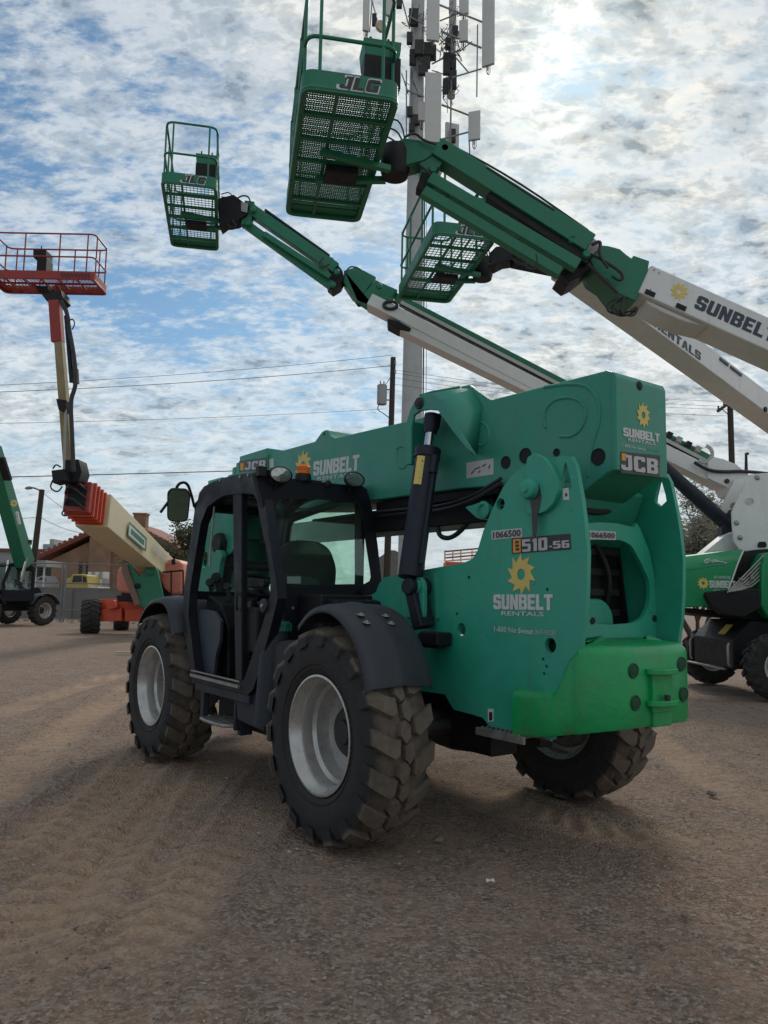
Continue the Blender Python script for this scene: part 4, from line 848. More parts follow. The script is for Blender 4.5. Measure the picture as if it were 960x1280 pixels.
# mirror
mr = on(223, 632, 'Y', 1.34); mp = Vector((mr.x, 1.34, mr.z)); dd = Vector((-.86, .30, -.28)).normalized(); uu = dd.cross(Z3).normalized() * -1; vv = uu.cross(dd) if uu.cross(dd).z > 0 else dd.cross(uu)
ptsm = rounded([(-.08, -.135), (.08, -.135), (.09, .10), (.06, .135), (-.06, .135), (-.09, .10)], .05)
mb = MB().prism(ptsm, mp, uu, vv, -dd, .05); mir = build('mirror', mb, 'black', H, bevel=.02)
build('mirror_face', MB().prism([(a * .88, b * .90) for a, b in ptsm], mp + dd * .003, uu, vv, dd, .003), 'mirror', mir)
top = CL(243, 634); mb = MB().tube(smooth_pts([top, top + Vector((0, .03, .10)), mp + Vector((-.03, -.05, .19)), mp + Vector((.03, 0, .18)), mp + Vector((.03, .02, .1))], 2), .012, 8); mb.tube([mp + Vector((.05, .05, .05)), mp + Vector((.06, .12, -.06))], .012, 6); build('mirror_arm', mb, 'black', mir)
# moulded panels between the door and the rear wheel, filler cap, step
pn = [(CL(x, y).x, CL(x, y).z) for x, y in ((287,867),(292,864),(306,867),(314,862),(320,848),(326,818),(329,805),(338,802),(352,800),(362,840),(356,880),(350,905),(335,920),(312,912),(289,901))]
mb = MB().prism(pn, (0, 1.10, 0), X3, Z3, -Y3, .5); tnk = build('side_tank', mb, 'panel', H, bevel=.02)
g1_ = CL(331, 806, 1.104); g2_ = CL(329, 860, 1.104); g3_ = CL(331, 918, 1.104); build('panel_seam', MB().tube(smooth_pts([g1_, g2_, g3_], 2), .006, 6), 'black', tnk)
fp0 = CL(349, 783, 1.03); fp1 = CL(341, 820, 1.06); fp2 = CL(338, 905, 1.06)
mb = MB().tube([fp0 + Vector((0, 0, -.015)), fp1, fp2], [.072, .09, .11], 18); flr = build('filler_neck', mb, 'panel', H)
mb = MB().tube([fp0 + Vector((0, 0, -.03)), fp0 + Vector((0, 0, .022)), fp0 + Vector((0, 0, .034))], [.082, .082, .066], 20)
for i in range(8): a = i * pi / 4; mb.tube([fp0 + Vector((cos(a) * .08, sin(a) * .08, -.028)), fp0 + Vector((cos(a) * .08, sin(a) * .08, .02))], .010, 6)
mb.box(fp0 + Vector((-.05, -.012, .03)), fp0 + Vector((.05, .012, .048))); build('filler_cap', mb, mat('green_plastic_cap', (0.01, 0.13, 0.085), 0.45), flr)
mb = MB(); mb.box((.75, .40, .42), (1.9, .95, .72)); build('battery_box', mb, 'black', H, bevel=.02)
s0 = CL(252, 893, 1.16); s1 = CL(285, 905, 1.16); zst = .47; mb = MB()
x0, x1 = 1.78, 1.30
mb.tube(smooth_pts([(x0, .92, zst), (x0, 1.10, zst), (x0 - .05, 1.17, zst), (x1 + .05, 1.17, zst), (x1, 1.10, zst), (x1, .92, zst)], 1), .014, 8)
for i in range(4): mb.box((x0 - .01, .93 + .055 * i, zst - .012), (x1 + .01, .955 + .055 * i, zst + .008))
for i in range(7): x = x0 - .05 - i * .06; mb.box((x, .92, zst - .01), (x - .012, 1.16, zst + .006))
stp = build('cab_step', mb, 'steel', H)
mb = MB(); mb.box((x0 - .01, 1.08, zst), (x0 + .05, 1.13, .72)); mb.box((x1 - .03, 1.06, zst - .03), (x1 + .0, 1.10, .70)); mb.box((x1 - .02, .95, .40), (x1 + .03, 1.05, .55)); build('step_hanger', mb, 'panel', stp, bevel=.008)
# dark bodywork between the fender and the rear cab wall
mb = MB(); mb.box((.55, .30, 1.05), (.86, .85, 1.42)); mb.box((.45, .40, .8), (.80, .70, 1.2)); build('rear_shroud', mb, 'black', H, bevel=.02)
mb = MB().prism(rounded([(.42, 1.30), (.45, 1.38), (.86, 1.42), (.86, 1.25), (.5, 1.2)], .02), (0, .42, 0), X3, Z3, Y3, .38); build('shroud_cover', mb, 'cab', H, bevel=.015)

# ---- decals on the left plate, boom and rear cover (flat print, 1-2 mm proud)
NU, NV, NN = -X3, Z3, Y3
def q43(px, py, y=.4315): q = on(px, py, 'Y', y); return Vector((q.x, y, q.z))
def decal_w(p, q): return (Vector(q) - Vector(p)).length
def lbl(a, b, hgt_px_top, parent, kind, txt, m, y, heavy_=True, gap=.8, bold=0.0, proud=0.0, name='lettering'):
    A = q43(*a, y + proud); B = q43(*b, y + proud); T_ = q43(*hgt_px_top, y + proud)
    u = (B - A).normalized(); v = NN.cross(u) * 1.0; v = v if v.z > 0 else -v; w = (B - A).length; h = abs((T_ - A).dot(v)); mb = MB()
    if heavy_: heavy(mb, txt, A, u, v, NN, w, h, gap)
    else: fonttext(mb, txt, A, u, v, NN, w, h, bold)
    return build(name, mb, m, parent, ang=20)
def patch(a, b, c, d, parent, m, y, t=.0015, name='sticker'):
    pts = [q43(*p, y) for p in (a, b, c, d)]
    return build(name, MB().prism([(p.x, p.z) for p in pts], (0, y + t, 0), X3, Z3, -Y3, t), m, parent)
yp = .4305
patch((640,692.5),(714,687),(713,667),(639.5,673), spl, 'd_black', yp, name='model_plate')
patch((641.5,691),(651,690.3),(651,673.5),(641.5,674.3), spl, 'd_orange', yp + .0015, name='maker_badge')
mb = MB(); c_ = q43(646, 682.5, yp + .0045)
for i in range(3):
    z = c_.z + .022 - i * .02; mb.prism([(-.014, -.006), (.012, -.008), (.016, .004), (0, .008), (-.012, .005)], (c_.x - .002 * i, c_.y, z), NU, NV, NN, .001)
build('badge_emblem', mb, 'd_black', spl)
lbl((653,690),(684.5,687.5),(653,674.5), spl, '', '510', 'd_silver', yp, gap=1.0, proud=.0025)
lbl((687,686),(712,684.5),(687,676.8), spl, '', '-56', 'd_silver', yp, gap=1.0, proud=.0025)
patch((615,675),(653,671.5),(652.5,660),(614,663.5), spl, 'd_silver', yp, name='fleet_number_strip')
lbl((616.5,673.3),(651,670.2),(616.5,664.8), spl, '', '1066500', 'd_black', yp, False, bold=.02, proud=.0025, name='fleet_number')
mb = MB(); c_ = q43(651.5, 718, yp + .001); sun_logo(mb, c_, NU, NV, NN, .118, sx=.93); build('sun_emblem', mb, 'd_yellow', spl)
lbl((617,761.5),(691,763),(617,743), spl, '', 'SUNBELT', 'd_white', yp, gap=.5, proud=.001)
lbl((627,769.2),(680,770.5),(627,763.9), spl, '', 'RENTALS', 'd_white', yp, False, bold=.012, proud=.001)
lbl((618,789.3),(666.5,793),(618,782.5), spl, '', '1-800 No Sweat', 'd_white', yp, False, bold=.012, proud=.001)
lbl((668.5,794),(695,796),(668.5,786.3), spl, '', '(667-9328)', 'd_silver', yp, False, proud=.001)
patch((704,625),(711.5,625),(711,609.5),(703.5,611), spl, 'd_white', yp, name='warning_sticker'); patch((707,621),(709.5,620),(708.5,616),(706.3,617), spl, 'd_black', yp + .0015, name='sticker_symbol')
patch((610,902),(617,902),(617,886),(610,886), spl, 'd_white', yp, name='warning_sticker'); patch((611.5,900.5),(615.5,900.5),(615.5,890),(611.5,890), spl, 'd_black', yp + .0015, name='sticker_symbol')
# boom, left side
yb = .2105
patch((583.5,598),(617,593),(617,573),(583,578.5), boom, 'd_silver', yb, name='load_chart_sticker')
mb = MB()
for a, b in (((589,592),(594,586)),((594,586),(600,584)),((603,583),(607,580)),((598,591),(600,588)),((611,586),(612,581))): mb.tube([q43(*a, yb + .004), q43(*b, yb + .004)], .003, 5)
build('sticker_mark', mb, 'd_black', boom)
lbl((391.5,595),(448.5,588),(391.5,577), boom, '', 'SUNBELT', 'd_white', yb, gap=.5)
lbl((397,600.5),(441,595.5),(397,596), boom, '', 'RENTALS', 'd_white', yb, False, bold=.01)
mb = MB(); sun_logo(mb, q43(379, 581.5, yb), NU, NV, NN, .135, sx=1.1); build('sun_emblem', mb, 'd_yellow', boom)
yj = .236
patch((299,590),(333,588),(333,571.5),(299,576.5), boom, 'd_black', yj, name='maker_plate')
patch((300.5,588),(304.5,587.7),(304.5,578.6),(300.5,579.2), boom, 'd_orange', yj + .0015, name='maker_badge')
lbl((306,587.5),(331.5,585.8),(306,577.5), boom, '', 'JCB', 'd_silver', yj, gap=1.0, proud=.0025)
patch((337,585),(342,584),(342,573),(337,574), boom, 'd_white', yb, name='warning_sticker')
# rear cover
XC = -1.3765
def qx(px, py, x=XC): q = on(px, py, 'X', x); return Vector((x, q.y, q.z))
def lblx(a, b, top, parent, txt, m, heavy_=True, gap=.8, bold=0., proud=0., name='lettering', x=XC):
    A = qx(*a, x - proud); B = qx(*b, x - proud); T_ = qx(*top, x - proud); u = (B - A).normalized(); v = Z3 - u * u.z; v.normalize(); mb = MB(); w = (B - A).length; h = (T_ - A).dot(v)
    heavy(mb, txt, A, u, v, -X3, w, h, gap) if heavy_ else fonttext(mb, txt, A, u, v, -X3, w, h, bold)
    return build(name, mb, m, parent, ang=20)
def patchx(pts, parent, m, x=XC, t=.0015, name='sticker'):
    P = [qx(*p, x) for p in pts]; return build(name, MB().prism([(p.y, p.z) for p in P], (x, 0, 0), Y3, Z3, -X3, t), m, parent)
mb = MB(); sun_logo(mb, qx(804, 519), -Y3, Z3, -X3, .075, sx=.85); build('sun_emblem', mb, 'd_yellow', rc)
lblx((779,545),(824.5,553),(779,534), rc, 'SUNBELT', 'd_white', gap=.5)
lblx((785,551.5),(819,557),(785,547), rc, 'RENTALS', 'd_white', False, bold=.012)
lblx((778,558),(807,563.5),(778,554.5), rc, '1-800 No Sweat', 'd_white', False)
lblx((809,564),(824,566.5),(809,560), rc, '(667-9328)', 'teal', False)
patchx(((776,591),(824,596.5),(825,569.5),(776,564.5)), rc, 'd_black', name='maker_plate')
patchx(((777,575.5),(782.5,576),(782.5,567),(777,566.5)), rc, 'd_orange', XC - .0015, name='maker_badge')
lblx((776.5,587),(822.5,593),(776.5,567.5), rc, 'JCB', 'd_silver', gap=.9, proud=.003)
patchx(((735,674),(769.5,675),(769.5,664.5),(735,663)), rf, 'd_silver', XP - .001, name='fleet_number_strip')
lblx((736,672),(768.5,673.2),(736,664.8), rf, '1066500', 'd_black', False, bold=.02, proud=.002, name='fleet_number', x=XP - .003)
# ram warning label
rd = (rm - rb_).normalized(); vw = Vector((-.74, .67, 0)); vw = (vw - rd * vw.dot(rd)).normalized(); sd = rd.cross(vw).normalized()
lc = rb_ + (rm - rb_) * .80 + vw * .0735
def strip(mb, c, w, h, off):
    P = []
    for j in range(2):
        row = []
        for i in range(7):
            a = (i / 6 - .5) * w / .072; row.append(c - vw * .0735 + (vw * cos(a) + sd * sin(a)) * (0.0815 + off) + rd * (h * (j - .5)))
        P.append(row)
    return mb.grid(P)
build('warning_label', strip(MB(), lc - sd * .03, .05, .20, .001), 'd_yellow', ram)
mb = MB()
for a, b in (((-.016, .06), (0, .085)), ((0, .085), (.016, .06)), ((.016, .06), (-.016, .06)), ((-.012, .02), (.012, .035)), ((.01, -.01), (-.014, -.03)), ((-.014, -.05), (.012, -.06)), ((0, -.03), (.008, -.06))):
    c_ = lc - vw * .0735; f_ = lambda s_, z: c_ + (vw * cos((s_ - .03) / .072) + sd * sin((s_ - .03) / .072)) * .0845 + rd * z
    mb.tube([f_(*a), f_(*b)], .003, 5)
build('label_pictogram', mb, 'd_black', ram)

# small fittings on the cab
q = CL(330, 757, CY + .004); bo2 = build('post_boss', MB().lathe([(.050, 0), (.046, .012), (.025, .014), (0, .014)], q, Y3, 18), 'panel', cabf); build('boss_pin', MB().lathe([(.014, .014), (.012, .022), (0, .022)], q, Y3, 10), 'steel', bo2)
build('door_latch', MB().tube(smooth_pts([CL(296, 742, CY), CL(296, 742, CY + .035), CL(296, 762, CY + .035), CL(296, 762, CY)], 1), .008, 6), 'black', cabf)
for k, (px, r) in enumerate(((357, .009), (361, .007))):
    build('lamp_cable', MB().tube(smooth_pts([CR(px, 599, XR - .04), CR(px - 3, 604, XR - .012), CR(px - 14, 607, XR - .012), CR(px - 20, 600, XR - .03)], 2), r, 6), 'wire', rear)
build('door_stay', MB().tube([CL(268, 632, CY - .05), CL(262, 700, CY - .06), CL(262, 708, CY - .06)], .009, 6), 'steel', cabf)
for px, py in ((366, 760), (399, 760), (352, 770)):
    build('panel_bolt', MB().lathe([(.012, 0), (.010, .006), (0, .006)], CR(px, py, XR - .001), -X3, 10), 'steel', rear)
for i, (px, py) in enumerate(((300, 596), (275, 601), (310, 594))): build('roof_bolt', MB().lathe([(.011, 0), (.009, .006), (0, .006)], CL(px, py, CY + .001), Y3, 8), 'steel', cabf)
mb = MB().box((1.42, .44, 1.78), (1.44, .46, 1.80)); 
build('wiper_motor', MB().lathe([(0, .05), (.04, .05), (.045, 0), (.045, -.03)], CR(455, 742, XR - .0), -X3, 12), 'black', rear)

# ================================================================ BOOM LIFTS
def pipe(name, pts, r, m, parent, n=8, closed=False, world=True, sm=0):
    return build(name, MB().tube(smooth_pts(pts, sm) if sm else pts, r, n, closed), m, parent, world=world)
def loop_pts(w, L, z, rad=.12, n=4):
    return [(a, b, z) for a, b in rounded([(-w / 2, -L / 2), (w / 2, -L / 2), (w / 2, L / 2), (-w / 2, L / 2)], rad, n)]
def basket(root, c, yaw, w, L, paint, railpaint, fine=True, open_end=False, box_at=(.30, -.75), hs=1.1, name='JLG'):
    """basket > floor_mesh, floor_bar, toe_board, guard_rail, rail_post, control_box ; local x towards the boom side"""
    T = Matrix.Translation(c) @ Matrix.Rotation(yaw, 4, 'Z'); f = lambda p: T @ Vector(p)
    mb = MB(); fl = loop_pts(w, L, 0, .10)
    for a, b in ((0, .0), (1, .0)): pass
    mb.tube([f((x, y, .03)) for x, y, z in loop_pts(w - .05, L - .05, 0, .10)], .032, 8, True)
    bk = build('basket', mb, paint, root, world=True)
    def bar(p, q, ww, hh, nm='floor_bar', m=paint): return build(nm, MB().beam(f(p), f(q), ww, hh), m, bk, world=True)
    nb = 6
    for i in range(1, nb): y = -L / 2 + L * i / nb; bar((-w / 2 + .03, y, .03), (w / 2 - .03, y, .03), .035, .04)
    bar((-.12, -L / 2 + .03, .035), (-.12, L / 2 - .03, .035), .035, .03)
    # floor mesh, real wires
    mb = MB(); s = .024 if fine else .06; r = .0070 if fine else .006
    x = -w / 2 + .04
    while x < w / 2 - .03:
        pts = [f((x + (.006 if fine else 0) * (-1) ** k, -L / 2 + .04 + (L - .08) * k / (60 if fine else 1), .062)) for k in range(61 if fine else 2)]
        mb.tube(pts, r, 4, cap=False); x += s
    y = -L / 2 + .04
    while y < L / 2 - .03: mb.tube([f((-w / 2 + .04, y, .062)), f((w / 2 - .04, y, .062))], r, 4, cap=False); y += s * 1.3
    build('floor_mesh', mb, paint, bk, world=True, kind='stuff')
    # end plates of the floor at both ends (solid sheet)
    mb = MB(); mb.prism(rounded([(-w / 2, L / 2 - .20), (w / 2, L / 2 - .20), (w / 2, L / 2), (-w / 2, L / 2)], .09), T @ Vector((0, 0, .045)), T.to_3x3() @ X3, T.to_3x3() @ Y3, Z3, .01); build('floor_plate', mb, paint, bk, world=True)
    # toe board all round with rolled corners
    out = loop_pts(w, L, 0, .13, 6); mb = MB(); k0 = len(mb.v); m_ = len(out)
    for (z, sc) in ((.0, 0), (.20, 0), (.205, .012), (.20, .02), (.0, .02)):
        for x, y, _ in out: mb.v.append(f((x * (1 - sc * 2 / w), y * (1 - sc * 2 / L), z)))
    for j in range(5): mb.quadloop(k0 + j * m_, k0 + ((j + 1) % 5) * m_, m_)
    tb = build('toe_board', mb, paint, bk, world=True)
    if name:
        A = f((-.235 * 1.0, -L / 2 - .004, .035)); u = T.to_3x3() @ X3; n_ = T.to_3x3() @ -Y3
        A = f((-.12, -L / 2 - .003, .045)); mb = MB(); heavy(mb, name, A - u * .03 - Z3 * .012, u, Z3, n_, .40, .15, .5, shear=.25, t=.0015); build('lettering_outline', mb, 'd_white', tb, world=True)
        mb = MB(); heavy(mb, name, A, u, Z3, n_, .36, .125, .9, shear=.25, t=.004); build('lettering', mb, 'd_black', tb, world=True)
    wi, Li = w - .06, L - .06
    pr = .019
    pipe('guard_rail', [f(p) for p in loop_pts(wi, Li, hs * .5, .12)], pr, railpaint, bk, closed=True)
    pipe('guard_rail', [f(p) for p in loop_pts(wi - .02, Li - .02, hs, .14)], pr, railpaint, bk, closed=True)
    ps = [(-wi / 2, -Li / 2 + .16), (-wi / 2 + .13, -Li / 2), (wi / 2 - .13, -Li / 2), (wi / 2, -Li / 2 + .2), (wi / 2, -Li / 6), (wi / 2, Li / 6), (wi / 2, Li / 2 - .2), (wi / 2 - .13, Li / 2), (-wi / 2 + .13, Li / 2), (-wi / 2, Li / 2 - .16), (-wi / 2, Li / 6), (-wi / 2, -Li / 6)]
    for x, y in ps: pipe('rail_post', [f((x, y, .15)), f((x, y, hs))], pr * .9, railpaint, bk, 6)
    # control box on the boom side
    bx, by = box_at
    mb = MB(); mb.prism([(bx - .17, .62), (bx + .17, .62), (bx + .19, .80), (bx - .19, .80)], T @ Vector((0, by, 0)), T.to_3x3() @ X3, Z3, T.to_3x3() @ Y3, .3)
    cbx = build('control_box', mb, 'black' if paint == 'basket_red' else paint, bk, world=True, bevel=.01)
    mb = MB(); mb.prism([(bx - .18, .30), (bx + .18, .30), (bx + .18, .615), (bx - .18, .615)], T @ Vector((0, by - .02, 0)), T.to_3x3() @ X3, Z3, T.to_3x3() @ Y3, .22); build('tool_tray', mb, 'black', cbx, world=True, bevel=.01)
    for s_ in (-.1, .08): pipe('joystick', [f((bx + s_, by + .15, .8)), f((bx + s_, by + .15, .92))], .014, 'black', cbx, 6)
    # rotator bracket under and beside the boom side
    for y in (-.28, .28): bar((-w * .2, y * 1.0, -.03), (w / 2 + .12, y * .4, -.03), .07, .06, 'support_arm', paint)
    bar((w / 2 + .05, 0, -.08), (w / 2 + .05, 0, .62), .22, .14, 'rotator_bracket', paint)
    mb = MB(); mb.lathe([(0, -.17), (.14, -.17), (.16, -.1), (.16, .1), (.14, .17), (0, .17)], f((w / 2 + .20, 0, .12)), Z3, 18); build('rotator', mb, 'black', bk, world=True)
    mb = MB(); mb.beam(f((-.1, .1, -.05)), f((.25, .1, -.05)), .26, .07); build('foot_switch_box', mb, 'black', bk, world=True)
    for i in range(3):
        build('cable', MB().tube(smooth_pts([f((w / 2 + .04, -.1 + .1 * i, .5)), f((w / 2 + .22, -.15 + .12 * i, .55 - .06 * i)), f((w / 2 + .32, -.05 + .05 * i, .25)), f((w / 2 + .30, 0, .0))], 2), .010, 6), 'wire', bk, world=True)
    return bk, T
def yawof(a, b): d = (b - a); return math.atan2(d.y, d.x) - pi / 2
def bmt(name, pa, pb, w, h, m, root, par=None, side=None, bev=.012, w2=None, h2=None):
    return build(name, MB().beam(pa, pb, w, h, side, w2, h2), m, par or root, world=True, bevel=bev)
def lift_base(root, hood='hood_green', chassis='black', R=.5, track=1.2, wb=2.5, generic=True, rimm='white', upr='white', cw_=1.5, wheels=((1, 1), (1, -1), (-1, 1), (-1, -1)), tyre_w=.36):
    """local frame of the lift: +x = the way the boom points"""
    h = wb / 2 + .45
    mb = MB().prism([(-h, .42), (h, .42), (h, .86), (h - .28, 1.16), (-h + .28, 1.16), (-h, .86)], (0, -cw_ / 2, 0), X3, Z3, Y3, cw_)
    ch = build('chassis', mb, chassis, root, bevel=.02)
    for sx in (1, -1): build('axle', MB().tube([(sx * wb / 2, -track + .1, R), (sx * wb / 2, track - .1, R)], .12, 12), chassis, ch)
    for sx, sy in wheels: wheel(root, (sx * wb / 2, sy * track, R), R, tyre_w, R * .52, sy, 18, False, 0, rimm, random.random(), detail=False)
    build('turntable', MB().lathe([(0, 1.16), (.62, 1.16), (.62, 1.32), (0, 1.32)], (0, 0, 0), Z3, 28), 'dark', root)
    if generic:
        build('turret_deck', MB().prism([(-2.2, -1.1), (1.7, -1.1), (1.7, 1.1), (-2.2, 1.1)], (0, 0, 1.32), X3, Y3, Z3, .12), 'black', root, bevel=.02)
        for s in (1, -1):
            build('engine_hood' if s > 0 else 'tank_hood', MB().prism(rounded([(-1.9, 1.44), (-2.0, 1.9), (-1.7, 2.1), (1.4, 2.1), (1.65, 1.9), (1.6, 1.44)], .08), (0, s * .45, 0), X3, Z3, Y3 * s, .65), hood, root, bevel=.04)
        for y in (-.28, .22): build('upright', MB().prism([(-1.9, 1.44), (-2.0, 2.7), (-1.5, 2.95), (-.9, 2.5), (-.6, 1.44)], (0, y, 0), X3, Z3, Y3, .05), upr, root, bevel=.01)
        build('counterweight', MB().prism(rounded([(-2.2, 1.1), (-2.65, 1.25), (-2.7, 2.0), (-2.2, 2.1)], .05), (0, -1.05, 0), X3, Z3, Y3, 2.1), 'dark', root, bevel=.04)
    return ch
GL = 'green boom lifts reaching in from the right'

# ---- lift A, the nearest basket
za = 6.0; ca = [onG(*p, za) for p in ((377,108),(500,128),(448,280),(358,268))]
yaw_a = yawof((ca[0] + ca[1]) / 2, (ca[2] + ca[3]) / 2); cen = sum(ca, Vector()) / 4
DA = 8.0
boomA0 = onD(806, 348, DA); boomA1 = onD(959, 416.5, DA); dA = (boomA1 - boomA0).normalized()
tA = (2.1 - boomA0.z) / dA.z; baseA = boomA0 + dA * tA
RA = thing('boom_lift', 'green and white boom lift holding the nearest and highest basket, its boom lettered over the rear of the handler', 'boom lift', (baseA.x - 1.6, DA + .27, 0), pi, GL)
RA['label'] = 'boom lift with the nearest, highest basket and a white boom with dark lettering'
basket(RA, cen, yaw_a, .91, 2.43, 'lift_green', 'lift_green', True, box_at=(.33, -.95))
lift_base(RA)
W_ = lambda px, py, d=DA: onD(px, py, d)
def away(p, d): return Vector((p.x, p.y + d, p.z))
def boxboom(root, name, p, q, w, h, m, par=None, bev=.012, **k):
    return bmt(name, away(p, w / 2), away(q, w / 2), w, h, m, root, par, (0, 1, 0), bev, **k)
bA = boxboom(RA, 'boom', boomA0, baseA, .46, .345, 'white', bev=.018)
# bevelled keel under the boom
sb_ = [boomA0 + dA * s for s in (.15, 1.7)]
build('boom_stiffener', MB().prism([(0, 0), (.75, 0), (.5, .05), (.25, .06), (.05, .04)], boomA0 + dA * .02 + Vector((0, .06, -.19)), dA, Vector((dA.z, 0, -dA.x)), Y3, .40), 'white', bA, world=True, bevel=.02)
# green telescoped head
hA = [(746,306),(760,307),(775,311),(783,318),(790,323),(792,319),(812,326),(810,338),(801,365),(795,376),(783,371),(772,366),(760,350),(745,340),(738,326)]
def poly_on(pts, d, t, name, m, root, par=None, bev=.01, n=Y3):
    P = [onD(*p, d) for p in pts]; o = Vector((0, d, 0)); return build(name, MB().prism([(p.x, p.z) for p in P], o, X3, Z3, n, t), m, par or root, world=True, bevel=bev)
poly_on(hA, DA + .03, .46, 'boom_head', 'lift_green', RA)
poly_on([(733,300),(742,297),(750,303),(749,311),(741,318),(733,313)], DA - .04, .1, 'cylinder_head', 'steel', RA)
poly_on([(722,291),(735,298),(742,310),(738,335),(722,347),(712,352),(700,342),(712,325),(722,318)], DA + .02, .42, 'knuckle', 'black', RA)
kn = poly_on([(538,178),(553,176),(558,190),(552,205),(540,218),(528,215),(524,200),(530,190)], DA - .08, .30, 'jib_pivot', 'lift_green', RA)
j1 = bmt('upper_jib_tube', W_(545, 189), W_(735, 309), .24, .215, 'lift_green', RA, side=(0, 1, 0))
bmt('jib_cover_strip', W_(606, 217), W_(690, 270), .25, .02, 'black', RA, j1, (0, 1, 0), .005)
bmt('jib_web', W_(610, 245), W_(735, 328), .16, .13, 'black', RA, j1, (0, 1, 0))
bmt('jib_cylinder', W_(537, 224, DA - .12), W_(722, 333, DA - .12), .12, .13, 'lift_green', RA, side=(0, 1, 0))
bmt('lower_jib_tube', W_(529, 240, DA - .1), W_(700, 342, DA - .1), .12, .115, 'lift_green', RA, side=(0, 1, 0))
bmt('jib_link', W_(545, 196), W_(528, 243), .14, .16, 'black', RA, side=(0, 1, 0))
poly_on([(493,178),(505,172),(540,177),(545,190),(530,200),(512,205),(495,212),(490,200)], DA - .1, .25, 'rotator_housing', 'lift_green', RA)
for k, L in enumerate(([(741,318),(762,330),(780,343),(776,352),(765,345)], [(735,330),(750,345),(772,366)], [(740,306),(752,300),(748,318),(760,335)], [(785,372),(772,372),(758,380),(760,391),(778,393),(796,384)], [(782,374),(768,378),(762,388),(775,396),(790,392),(797,385)], [(779,370),(770,375),(766,386),(778,390),(794,388)], [(780,373),(775,392),(792,396),(797,386)])):
    pipe('hose', [onD(*p, DA - .08 - .02 * k) for p in L], .012 if k > 2 else .018, 'wire', RA, 6, sm=2)
for k, L in enumerate(([(523,205),(535,215),(548,232),(560,246)], [(505,172),(518,165),(530,176),(545,180)], [(655,330),(662,338),(672,334),(670,318)])): pipe('hose', [onD(*p, DA - .15) for p in L], .014, 'wire', RA, 6, sm=2)
# lettering on the near side of the boom
upA = Vector((-dA.z, 0, dA.x)); upA = upA if upA.z > 0 else -upA
def onboom(px, py, d=DA): return onD(px, py, d - .002)
o_ = onboom(867, 384.5); mb = MB(); heavy(mb, 'SUNBELT', o_, dA, upA, -Y3, (onboom(968, 431) - o_).length * .98, .155, .8); build('lettering', mb, 'd_navy', bA, world=True)
o2 = onboom(985, 437.5); mb = MB(); heavy(mb, 'RENTALS', o2, dA, upA, -Y3, .95, .155, .8); build('lettering', mb, 'd_navy', bA, world=True)
mb = MB(); sun_logo(mb, onboom(849, 364.5), X3, Z3, -Y3, .105, sx=.95); build('sun_emblem', mb, 'd_yellow', bA, world=True)
for px, py in ((818, 337), (824, 341), (808, 365), (813, 362)): build('boom_bolt', MB().disc(onboom(px, py), -Y3, .009, .006, 8), 'steel', bA, world=True)

# ---- lift B, the long low boom behind the handler, base at the right edge
zb_ = 8.15; cb_ = [onG(*p, zb_) for p in ((201,228),(271,236),(273,314),(214,308))]; yaw_b = yawof((cb_[0] + cb_[1]) / 2, (cb_[2] + cb_[3]) / 2); cenb = sum(cb_, Vector()) / 4
DB = 13.4
RB = thing('boom_lift', 'boom lift parked at the right edge with black chassis, green hood and long low boom', 'boom lift', (7.1, 12.85, 0), pi, GL)
basket(RB, cenb, yaw_b, .91, 2.43, 'lift_green', 'lift_green', False, box_at=(.25, -.85))
lift_base(RB, generic=False)
B0 = onD(462, 373, DB); B1 = onD(900, 598, DB); dB = (B1 - B0).normalized(); upB = Vector((-dB.z, 0, dB.x)); upB = upB if upB.z > 0 else -upB
bB = boxboom(RB, 'boom', B0, B1 + dB * .2, .42, .22, 'white', bev=.015)
bs0 = onD(505, 412, DB); boxboom(RB, 'boom_sleeve', onD(500, 402, DB) + Vector((0, .02, 0)), B1, .36, .26, 'white', bB, .015)
boxboom(RB, 'green_rail', onD(495, 364, DB) + Vector((0, .20, .0)), onD(905, 576, DB) + Vector((0, .20, .0)), .16, .12, 'lift_green', bB, .008)
ct = boxboom(RB, 'cable_tray', onD(500, 377, DB) + Vector((0, .03, 0)), onD(885, 577, DB) + Vector((0, .03, 0)), .12, .08, 'panel', bB, .004)
c0 = onD(503, 378, DB); c1 = onD(880, 574, DB); nn_ = 110; LK = MB().beam(Vector((-.035, 0, 0)), Vector((.035, 0, 0)), .012, .055, (0, 1, 0))
q_ = dB.to_track_quat('X', 'Z').to_matrix()
mb0 = MB(); mb0.beam(Vector((-.03, 0, 0)), Vector((.03, 0, 0)), .012, .06, (0, 1, 0)); proto = None
Minv = ROOTM[RB.name].inverted()
for i in range(nn_):
    p = c0.lerp(c1, i / (nn_ - 1)) + Vector((0, .018, 0))
    if proto is None:
        proto = build('chain_link', MB().beam(Minv.to_3x3() @ (-dB * .032), Minv.to_3x3() @ (dB * .032), .02, .06, (0, 1, 0)), 'antenna', ct, bevel=0); o = proto
    else: o = proto.copy(); COL.objects.link(o)
    o.location = Minv @ p
for i in range(9):                                        # the loop of the cable carrier at the root end
    a = pi / 2 - pi * i / 8; p = onD(880, 566, DB) + dB * (.14 * cos(a)) + upB * (.14 * sin(a)) - upB * .02
    o = proto.copy(); COL.objects.link(o); o.location = Minv @ (p + Vector((0, -.03, 0))); o.rotation_euler = (0, a - pi / 2, 0)
for i in range(4): boxboom(RB, 'tray_bracket', onD(836 + 12 * i, 541 + 6 * i, DB) + Vector((0, .05, 0)), onD(842 + 12 * i, 544 + 6 * i, DB) + Vector((0, .05, 0)), .1, .10, 'steel' if i % 2 else 'black', ct, 0)
